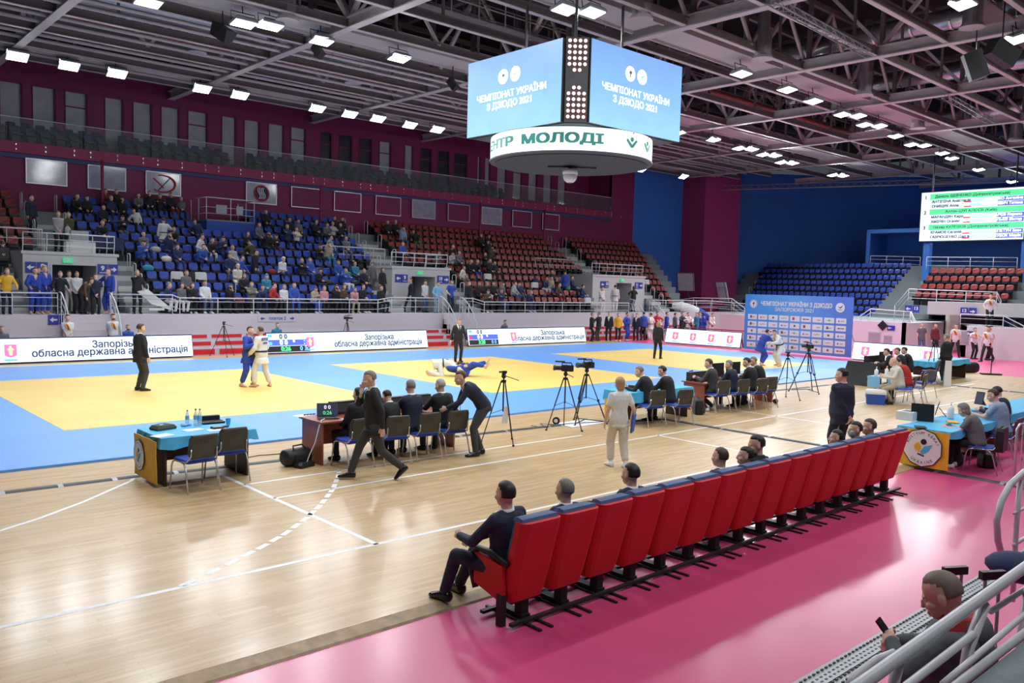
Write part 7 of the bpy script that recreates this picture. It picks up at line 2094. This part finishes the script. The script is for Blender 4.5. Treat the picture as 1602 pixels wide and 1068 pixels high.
for px_, kit, face, lb, h, yy, zz, pose in (
    (60, J('cloth_brown', BK, ('short', 'hair_brown')), -100, 'brown haired person half hidden behind the judo fighters by the portal', 1.78, 36.3, 1.6, STAND),
    (108, J('cloth_white', 'cloth_cream', ('long', 'hair_dark')), -95, 'woman in white top and pale trousers in the portal mouth', 1.66, 35.7, 1.6, FOLD),
    (120, J('cloth_white', BK, ('long', 'hair_dark')), -88, 'black haired woman in white top with black scarf in the portal mouth', 1.66, 35.5, 1.6, FOLD),
    (129, J('cloth_brown', BK, ('long', 'hair_brown')), -60, 'brown haired person bending at the top of the concourse stairs', 1.6, 34.9, 1.6, dict(lean=55, lh=(-.2, .4, .6), rh=(.2, .4, .6))),
    (149, J(NV, BK, ('short', 'hair_dark'), mask='white'), -95, 'man in navy jacket at the top of the concourse stairs', 1.74, 34.75, 1.45, FOLD),
    (5, J(BK, BK, ('short', 'hair_brown')), 85, 'person climbing the stairs with a black rucksack seen from behind', 1.78, 37.3, 2.6, STAND),
    (50, J(NV, BK, ('short', 'hair_dark')), -60, 'man in navy descending the stairs over the first portal', 1.8, 41.0, 4.7, STAND),
    (92, J('cloth_lightgrey', BK, ('short', 'hair_brown')), -90, 'man in light grey jacket standing on the stair by the blue seats', 1.8, 39.6, 4.0, FOLD),
    (108, J('cloth_olive', BK, ('short', 'hair_brown')), -95, 'bearded man in olive jacket standing beside the grey jacket man', 1.8, 39.6, 4.0, FOLD),
    (256, GI('white', hair=('short', 'hair_brown')), 80, 'judo fighter in white suit standing with back turned among blue seats', 1.68, rowY(6), rowZ(6), dict(rh=(.3, .3, 1.2))),
    (643, suit(NV, hair=('short', 'hair_brown')), 160, 'man in dark suit walking out of the middle portal', 1.82, 36.2, 1.6, dict(WALK)),
    (665, J('cloth_white', 'cloth_jeans', ('curly', 'hair_dark')), -90, 'curly haired woman in white top by the middle portal', 1.7, 35.6, 1.6, FOLD),
    (683, J('cloth_sky', 'cloth_paleblue', ('short', 'hair_dark')), -92, 'man in pale blue jacket at the middle portal stairs', 1.72, 35.1, 1.55, RAILP),
    (705, dict(top='tee', tc='cloth_blue', bc=NV, hair=('short', 'hair_brown')), -100, 'man in blue T-shirt at the rail past the middle portal', 1.78, 35.05, 1.6, RAILP),
    (734, J(BK, BK, ('short', 'hair_dark'), mask='white'), -92, 'person in black printed sweater standing at the rail before the red seats', 1.74, 35.1, 1.6, STAND),
    (584, J('cloth_grey', 'cloth_grey', ('thin', 'shaved')), 100, 'person in grey tracksuit climbing the stairs beside the middle portal', 1.78, 37.2, 2.46, dict(lean=14)),
    (598, J(BK, BK, ('long', 'hair_dark')), -80, 'dark haired person on the stairs beside the middle portal', 1.7, 36.9, 2.2, STAND),
    (397, J(BK, BK, ('short', 'hair_dark')), -40, 'person in black standing among the blue seats', 1.74, rowY(3), rowZ(3)-.1, dict(lean=10)),
    (884, GI('blue', hair=('short', 'hair_dark')), 60, 'judo fighter in blue standing among the red seats', 1.74, rowY(2), rowZ(2), STAND),
    (963, GI('white', hair=('short', 'hair_dark'), belt='gi_blue'), 40, 'judo fighter in white with back turned at the portal nearest the blue wall', 1.76, 35.6, 1.6, STAND),
    (992, J(BK, 'cloth_jeans', ('long', 'hair_brown')), 80, 'long haired person seen from behind at the last portal', 1.72, 35.9, 1.6, CH_),
    (942, GI('white', hair=('short', 'hair_dark')), -90, 'judo fighter in white standing at the rail above the black suits', 1.72, 35.1, 1.5, FOLD)):
    p = onY(px_, 440, yy)
    o, S = person((p.x, yy, zz), face, pose, kit, lb, h, .0145)
    if 'rucksack' in lb:
        m = MB(); m.loft([[(x*.17*k, -.24+y*.09*k, z) for x, y in ((-1, -1), (1, -1), (1, 1), (-1, 1))] for k, z in ((.9, .95), (1, 1.05), (1, 1.35), (.7, 1.45))], 'black'); m.tube([(-.05, -.335, 1.2), (.05, -.335, 1.2), (.0, -.335, 1.14), (-.05, -.335, 1.2)], .01, 'white', 5); m.build('rucksack', o)
p = onY(108, 345, 39.3); m = MB(); m.ell((0, 0, .2), (.13, .1, .2), 'cloth_lightgrey', n=10, k=7); m.tube([(-.04, 0, .38), (0, 0, .48), (.04, 0, .38)], .012, 'cloth_lightgrey', 5); item(m, 'white plastic bag held by the bearded man in olive', 'bag', 'carrier_bag', (p.x-.05, 39.32, 4.75), 0, None, True)
# group in front of the end of the long stand
for i, (px_, py_, kit, face, lb, h, pose) in enumerate((
    (925, 531, suit(BK, hair=('short', 'hair_grey')), -40, 'grey haired man in black suit, first of the chatting trio', 1.76, STAND),
    (936, 532, suit(BK, GR, hair=('thin', 'hair_grey')), 100, 'man in dark suit with back turned, middle of the chatting trio', 1.8, CH_),
    (952, 528, suit(BK, hair=('short', 'hair_grey')), -150, 'grey haired man in black suit, third of the chatting trio', 1.8, STAND),
    (966, 526, J('cloth_yellow', BK, ('short', 'hair_grey'), sc='white'), -120, 'person in yellow and blue sports jacket next to the trio', 1.72, STAND),
    (980, 526, GI('blue', hair=('short', 'hair_dark')), -80, 'judo fighter in blue with hands on hips beside the yellow jacket', 1.76, dict(lh=(-.18, .05, 1.02), rh=(.18, .05, 1.02), le=(-1, -.2, 0), re=(1, -.2, 0))),
    (995, 530, suit(NV, hair=('short', 'hair_brown')), -160, 'boy in navy suit standing among the judo fighters', 1.7, STAND),
    (1006, 527, J('cloth_blue', BK, ('short', 'hair_brown')), 60, 'person in blue sports jacket seen from behind in the group', 1.8, STAND),
    (1017, 529, GI('white', hair=('short', 'hair_dark')), 100, 'judo fighter in white with black belt seen from behind', 1.72, dict(lh=(-.35, .1, 1.1), rh=(.3, .1, 1.0))),
    (1027, 525, J('cloth_red', BK, ('short', 'hair_dark')), -110, 'person in red and black top behind the blond referee', 1.8, CH_),
    (1042, 528, GI('blue', hair=('short', 'hair_brown')), -50, 'judo fighter in blue just past the blond referee', 1.78, STAND),
    (1055, 527, J('cloth_grey', BK, ('short', 'hair_dark')), -30, 'person in grey hoodie at the corner of the crest board', 1.72, STAND),
    (1066, 525, J(NV, BK, ('short', 'hair_dark')), -90, 'person in navy sweater at the small corner table', 1.76, CH_),
    (1075, 526, GI('white', hair=('short', 'hair_dark')), -100, 'judo fighter in white at the small corner table', 1.74, CH_),
    (1084, 525, GI('white', hair=('short', 'hair_brown')), -60, 'second judo fighter in white at the small corner table', 1.74, CH_),
    (1089, 527, J('cloth_teal', 'cloth_teal', ('short', 'hair_dark')), 170, 'person in turquoise jacket at the small corner table', 1.72, FOLD),
    (1114, 527, GI('blue', hair=('short', 'hair_dark')), -110, 'judo fighter in blue scratching his head behind the crest board', 1.76, dict(lh=(-.12, .1, 1.7), le=(-1, .3, .2), rh=(.05, .2, 1.3))),
    (1137, 528, GI('white', hair=('short', 'hair_dark')), -100, 'judo fighter in white bowing at the red barrier', 1.74, dict(lean=16, lh=(-.1, .3, .95), rh=(.1, .3, .95))),
    (1142, 526, GI('blue', hair=('short', 'hair_dark')), -100, 'judo fighter in blue behind the bowing white one', 1.74, STAND))):
    stander(px_, py_, face, kit, lb, h, pose=pose)
m = MB(); m.tube([(40.6, 29.6, .92), (40.8, 24.9, .95)], .03, 'cloth_red', 8)
for y_ in (29.5, 27.2, 25.0): m.tube([(40.7, y_, FZ), (40.7, y_, .95)], .025, 'cloth_red', 6)
tag(m.build('red_barrier', smooth=True), 'red padded barrier rail behind the crest board', 'barrier')
p = fl(1074, 529, FZ); m = MB(); m.bb(-.9, .9, -.3, .3, .7, .74, 'dark_grey')
for x_ in (-.8, .8): m.bb(x_-.03, x_+.03, -.25, .25, 0, .7, 'dark_grey')
m.bb(-.5, .4, -.1, .1, .74, 1.1, 'black'); item(m, 'dark corner table with black screens among the judo fighters', 'table', 'corner_table', p)
m = MB(); a_, b_ = onY(1050, 478, 35.5), onY(1112, 495, 34.5); m.tube([a_, a_+(b_-a_)*.25+V((0, 0, .12)), a_+(b_-a_)*.5+V((0, 0, .1)), a_+(b_-a_)*.75-V((0, 0, .02)), b_-V((0, 0, .25))], [.2, .34, .36, .34, .15], 'cloth_white', 12); o = m.build('inflatable_arch', smooth=True); tag(o, 'half deflated white and blue inflatable arch drooping in the corner', 'inflatable')
m = MB(); d_ = b_-a_; m.tube([a_+d_*.62+V((0, 0, .06)), a_+d_*.75-V((0, 0, .02)), b_-V((0, 0, .25))], [.355, .35, .16], 'cloth_blue', 12); m.build('blue_end', o, smooth=True)
# far right volunteers
for px_, py_, face, h, lb, pose in ((1502, 558, -160, 1.80, 'volunteer in white printed T-shirt walking with an open stride at the far wall', dict(lf=(-.2, .2, 0), rf=(.2, -.2, 0))), (1526, 561, -120, 1.66, 'small volunteer in white printed T-shirt holding hands together', CH_), (1543, 566, 170, 1.82, 'volunteer in white printed T-shirt striding across the pink floor', dict(WALK)), (1552, 562, -100, 1.78, 'volunteer in white printed T-shirt with a raised arm at the far wall', CH_)):
    stander(px_, py_, face, dict(TEE, hair=('short', 'hair_dark'), sc='black'), lb, h, pose=pose, pr=True)
p = onX(1547, 505, 48.8); o, S = person((p.x, p.y, 1.6), -150, dict(lean=10, lh=(-.3, .3, 1.0), rh=(.3, .3, 1.0)), dict(TEE, hair=('short', 'hair_dark')), 'volunteer in white printed T-shirt leaning on the rail over the far wall', 1.78, .0145); tee_print(o, S)
stander(1457, 553, -140, dict(top='tee', tc='cloth_grey', bc='cloth_jeans', hair=('short', 'hair_dark')), 'man in dark T-shirt and jeans standing in the far tunnel mouth', 1.78)
stander(1489, 553, -120, J('cloth_maroon', BK), 'person in maroon top in the shadow of the far tunnel', 1.76)

# ---------------------------------------------------------------- spectators in the stand
POSES = [
    ('sitting upright', SIT(.47, lf=(-.13, .36, 0), rf=(.13, .36, 0)), 'short'),
    ('leaning forward', SIT(.47, lean=34, lf=(-.16, .34, 0), rf=(.16, .34, 0), lh=(-.05, .42, .66), rh=(.05, .42, .64), head=(0, -12, 0)), 'short'),
    ('with folded arms', SIT(.47, lean=-2, lf=(-.12, .38, 0), rf=(.12, .38, 0), lh=(.10, .20, .93), rh=(-.10, .22, .90), le=(-1, .2, -.4), re=(1, .2, -.4)), 'short'),
    ('leaning back', SIT(.47, lean=-14, lf=(-.15, .5, 0), rf=(.15, .46, 0), lh=(-.06, .25, .66), rh=(.06, .25, .66)), 'short'),
    ('looking at a phone', SIT(.47, lean=14, lf=(-.12, .36, 0), rf=(.12, .36, 0), lh=(-.06, .32, .86), rh=(.06, .32, .86), head=(0, 28, 0)), 'short'),
    ('chin on hand', SIT(.47, lean=22, lf=(-.14, .36, 0), rf=(.14, .34, 0), lh=(-.10, .36, .66), rh=(.03, .33, 1.12), head=(6, 0, 0)), 'short'),
    ('twisted sideways', SIT(.47, lean=8, twist=38, side=8, lf=(-.10, .38, 0), rf=(.18, .36, 0), head=(25, 4, 0)), 'short'),
    ('with long hair', SIT(.47, lean=10, lf=(-.09, .36, 0), rf=(.09, .36, 0), lh=(-.06, .3, .70), rh=(.06, .3, .70)), 'long'),
    ('wearing a hood', SIT(.47, lean=18, lf=(-.12, .36, 0), rf=(.12, .36, 0), lh=(-.05, .3, .70), rh=(.05, .3, .70), head=(0, 10, 0)), 'curly'),
    ('slumped sideways', SIT(.47, lean=10, side=26, lf=(-.16, .38, 0), rf=(.14, .36, 0), rh=(.36, .1, .66), head=(0, 14, 10)), 'short')]
CW = [(172, 297, 1, 'maroon', 'black'), (191, 299, 0, 'black', 'black'), (118, 304, 1, 'black', 'black'), (132, 308, 0, 'black', 'black'), (179, 314, 0, 'navy', 'navy'), (198, 312, 5, 'black', 'black'), (208, 326, 9, 'white', 'black'), (223, 302, 1, 'grey', 'black'), (234, 302, 0, 'black', 'black'), (250, 304, 2, 'black', 'black'), (262, 304, 0, 'black', 'maroon'), (281, 307, 3, 'grey', 'black'),
    (163, 329, 0, 'black', 'black'), (181, 333, 4, 'black', 'grey'), (166, 346, 1, 'black', 'black'), (272, 352, 1, 'black', 'jeans'), (232, 365, 3, 'grey', 'navy'), (225, 381, 4, 'blue', 'black'), (266, 369, 5, 'navy', 'navy'), (281, 385, 3, 'navy', 'navy'), (311, 354, 9, 'navy', 'navy'), (312, 376, 6, 'white', 'navy'), (327, 372, 1, 'black', 'white'), (342, 373, 4, 'navy', 'navy'), (311, 388, 1, 'blue', 'navy'), (359, 393, 3, 'lightgrey', 'grey'), (352, 405, 0, 'navy', 'grey'), (377, 408, 6, 'blue', 'navy'),
    (383, 360, 7, 'black', 'black'), (400, 358, 0, 'grey', 'black'), (414, 361, 5, 'black', 'black'), (431, 364, 4, 'black', 'maroon'), (445, 362, 2, 'navy', 'black'), (459, 361, 2, 'cream', 'black'), (470, 349, 0, 'grey', 'black'), (458, 350, 0, 'black', 'black'), (487, 353, 7, 'black', 'black'), (410, 330, 0, 'black', 'black'), (393, 380, 9, 'olive', 'olive'), (376, 424, 8, 'cream', 'white'), (388, 426, 7, 'black', 'black'), (421, 428, 8, 'teal', 'teal'), (439, 411, 8, 'white', 'navy'), (468, 411, 2, 'black', 'black'), (493, 414, 3, 'blue', 'blue'), (322, 442, 0, 'white', 'jeans'), (253, 441, 6, 'navy', 'white'),
    (262, 461, 7, 'grey', 'white'), (275, 460, 7, 'black', 'black'), (289, 458, 0, 'grey', 'black'), (348, 462, 5, 'black', 'black'), (398, 448, 2, 'camo', 'black'), (434, 442, 6, 'red', 'black'), (447, 444, 7, 'white', 'black'), (485, 446, 4, 'beige', 'blue'), (431, 463, 1, 'navy', 'navy'), (446, 463, 0, 'blue', 'blue'), (518, 339, 0, 'black', 'black'), (542, 339, 0, 'black', 'black'), (505, 353, 1, 'grey', 'black'), (518, 354, 2, 'lightgrey', 'black'), (537, 357, 0, 'black', 'black'), (515, 368, 6, 'paleblue', 'jeans'), (541, 370, 3, 'grey', 'grey'), (511, 382, 5, 'beige', 'teal'), (497, 384, 4, 'black', 'black'), (531, 415, 0, 'blue', 'blue'), (543, 419, 2, 'blue', 'white'), (555, 416, 3, 'teal', 'black'), (571, 417, 0, 'black', 'black'), (504, 427, 8, 'black', 'black'), (540, 452, 7, 'brown', 'black'), (569, 446, 7, 'black', 'black'), (516, 462, 5, 'black', 'black'), (500, 464, 7, 'pink', 'black'), (542, 464, 1, 'pink', 'beige'), (591, 463, 0, 'black', 'black'),
    (606, 349, 0, 'black', 'black'), (617, 349, 7, 'black', 'black'), (627, 360, 5, 'paleblue', 'jeans'), (651, 363, 9, 'black', 'green'), (702, 384, 1, 'black', 'black'), (687, 394, 4, 'grey', 'black'), (711, 396, 4, 'lightgrey', 'black'), (719, 396, 0, 'grey', 'black'), (720, 429, 6, 'cream', 'grey'), (750, 374, 0, 'black', 'black'), (755, 394, 2, 'black', 'black'), (748, 411, 1, 'black', 'blue'), (760, 410, 0, 'black', 'black'), (754, 368, 8, 'black', 'black'), (765, 378, 0, 'black', 'black'), (769, 390, 5, 'olive', 'black'), (772, 413, 3, 'black', 'black'), (733, 411, 1, 'black', 'black'), (755, 438, 6, 'black', 'white'), (774, 440, 0, 'black', 'black'), (786, 445, 1, 'grey', 'black'), (799, 440, 6, 'lightgrey', 'jeans'), (765, 454, 4, 'olive', 'black'), (744, 458, 0, 'black', 'black'), (810, 447, 9, 'navy', 'jeans'), (824, 456, 1, 'navy', 'navy'), (865, 420, 3, 'black', 'black'), (861, 434, 5, 'beige', 'blue'), (850, 430, 1, 'navy', 'white'), (874, 449, 6, 'brown', 'maroon'), (918, 445, 6, 'navy', 'blue'), (903, 437, 3, 'navy', 'navy'), (616, 392, 0, 'blue', 'black'), (785, 455, 2, 'navy', 'navy')]
used_seat = set()
keys = list(SEATMAP.values())
hp = [(s_, proj((s_[1], s_[2]-.06, s_[3]+1.2))) for s_ in keys if s_[7] in 'ABCD']
GAR = {0: 'top', 1: 'jacket', 2: 'sweater', 3: 'jacket', 4: 'sweater', 5: 'top', 6: 'jacket', 7: 'jacket', 8: 'hooded top', 9: 'sweater'}
for i, (px_, py_, k, tc, bc) in enumerate(CW):
    best = min((q for q in hp if q[0] not in used_seat), key=lambda q: (q[1][0]-px_)**2+1.6*(q[1][1]-py_)**2)
    s_ = best[0]
    used_seat.add(s_)
    nm, pose, hs = POSES[k]
    cn = {'lightgrey': 'light grey', 'paleblue': 'pale blue'}.get(tc, tc)
    hc = ('hair_dark', 'hair_brown', 'hair_dark', 'hair_dark', 'hair_grey', 'hair_brown', 'hair_dark')[i % 7]
    if nm == 'wearing a hood': hc = BK if tc == 'black' else 'cloth_'+tc
    lb = 'person in %s %s %s, %s row up, %s along %s' % (cn, GAR[k].split()[-1], nm, nth(s_[5]), nth(s_[6]), {'A': 'first block', 'B': 'blue block', 'C': 'red block', 'D': 'corner block'}[s_[7]])
    person((s_[1]+rnd.uniform(-.04, .04), s_[2]-.07, s_[3]), -90+rnd.uniform(-16, 16), pose, dict(top='jacket', tc=BK if tc == 'black' else 'cloth_'+tc, bc=BK if bc == 'black' else 'cloth_'+bc, sc='white' if i % 3 == 0 else 'black', hair=(hs, hc), skin='skin' if i % 5 else 'skin_tan'), lb, 1.62+rnd.random()*.2, .0145, 'spectators in the long stand', cache='crowd%d' % k)
# things left on the seats
def near_seat(px_, py_):
    return min(((s_, proj((s_[1], s_[2], s_[3]+.6))) for s_ in keys if s_[7] in 'ABCD' and s_ not in used_seat), key=lambda q: (q[1][0]-px_)**2+(q[1][1]-py_)**2)[0]
for px_, py_, mt, lb in ((278, 440, 'cloth_white', 'white judo jacket hung over a blue seat near the first stairs'), (295, 440, 'black', 'black jacket hung over a blue seat between two white ones'), (309, 440, 'cloth_white', 'second white judo jacket hung over a blue seat'), (1000, 470, 'cloth_white', 'white cloth over a red seat near the last portal'), (930, 465, 'cloth_white', 'white jacket over a red seat in the front rows'), (848, 450, 'cloth_white', 'white judo suit hanging over red seats'), (770, 436, 'cloth_white', 'white clothes hung behind spectators in red seats')):
    s_ = near_seat(px_, py_)
    used_seat.add(s_)
    m = MB(); m.loft([[(x*.25*k, y, z) for x, y in ((-1, -.02), (-.5, -.06), (.5, -.06), (1, -.02), (1, .12), (-1, .12))] for k, y, z in ((1.0, 0, .36), (1.08, 0, .6), (1.0, 0, .82), (.8, 0, .90))], mt)
    item(m, lb, 'jacket', 'draped_jacket', (s_[1], s_[2]+.12, s_[3]), 0, 'jackets hung over the seats')
for px_, py_, mt, lb, c_ in ((237, 412, 'cloth_teal', 'teal and dark rucksack on a blue seat beside the first stairs', 'bag'), (245, 390, 'cloth_lightgrey', 'pale plastic bag on a blue seat', 'bag'), (262, 392, 'cloth_cream', 'cream plastic bag beside the pale one', 'bag'), (279, 392, 'cloth_navy', 'navy bag on a blue seat next to the plastic bags', 'bag'), (338, 395, 'cloth_maroon', 'maroon and black sports bag on blue seats', 'bag'), (375, 392, 'black', 'black sports bag in the middle of the blue seats', 'bag'), (380, 470, 'cloth_maroon', 'dark red bag on a front row blue seat', 'bag'), (510, 440, 'black', 'black bag on a blue seat towards the middle portal', 'bag'), (540, 440, 'cloth_green', 'pale green bag on a blue seat', 'bag'), (895, 448, 'cloth_green', 'green bag on a red seat', 'bag'), (840, 440, 'cloth_navy', 'navy sports bag on red seats', 'bag'), (875, 470, 'black', 'black rucksack on a front red seat', 'bag'), (555, 430, 'black', 'black rucksack between blue seats by the stairs', 'bag'), (420, 420, 'cloth_maroon', 'maroon bag on a blue seat', 'bag')):
    s_ = near_seat(px_, py_)
    used_seat.add(s_)
    m = MB(); m.loft([[(x*.2*k, y*.16*k, z) for x, y in ((-1, -.6), (-.6, -1), (.6, -1), (1, -.6), (1, .6), (.6, 1), (-.6, 1), (-1, .6))] for k, z in ((.9, .46), (1.08, .52), (1.05, .60), (.85, .68), (.5, .71))], mt); m.tube([(-.1, -.05, .68), (0, -.05, .78), (.1, -.05, .68)], .012, mt, 5)
    item(m, lb, c_, 'seat_bag', (s_[1], s_[2]-.06, s_[3]), rnd.uniform(-20, 20), 'bags on the seats', True)
m = MB(); a_ = onY(250, 450, 35.3); m.loft([[(x, y, z) for x, y in ((-.3, -.03), (.3, -.03), (.3, .03), (-.3, .03))] for z in (0, .1)], 'gi_white'); m.prism([(-.75, 0, .75), (-.35, 0, .85), (.75, 0, -.05), (.3, 0, .1), (-.2, 0, .25)], (0, .08, 0), 'gi_white'); fixn(item(m, 'white judo suit thrown over the railing corner of the blue block', 'judo suit', 'draped_judo_suit', (a_.x-.3, 34.8, 1.75)))
m = MB(); m.bb(-.55, .55, -.2, .2, 0, .45, 'cloth_white'); m.bb(-.35, .3, -.15, .15, .45, .9, 'cloth_lightgrey'); p = onY(127, 385, 37.3); item(m, 'stack of white packages on the roof of the first portal', 'packages', 'white_packages', (p.x, 37.5, 3.99), 0)
m = MB(); m.bb(-.6, .6, -.25, .25, .68, .73, 'cloth_navy'); m.bb(-.58, -.52, -.2, .2, 0, .68, 'dark_grey'); m.bb(.52, .58, -.2, .2, 0, .68, 'dark_grey'); m.bb(-.6, .6, -.26, -.24, .2, .73, 'cloth_navy'); p = onY(156, 375, 38.3); item(m, 'table with navy cloth on the roof of the first portal', 'table', 'cloth_covered_table', (p.x+.3, 38.3, 3.99), 0)
for s_ in list(bpy.data.scenes):
    if s_.name == 'tmp': bpy.data.scenes.remove(s_)
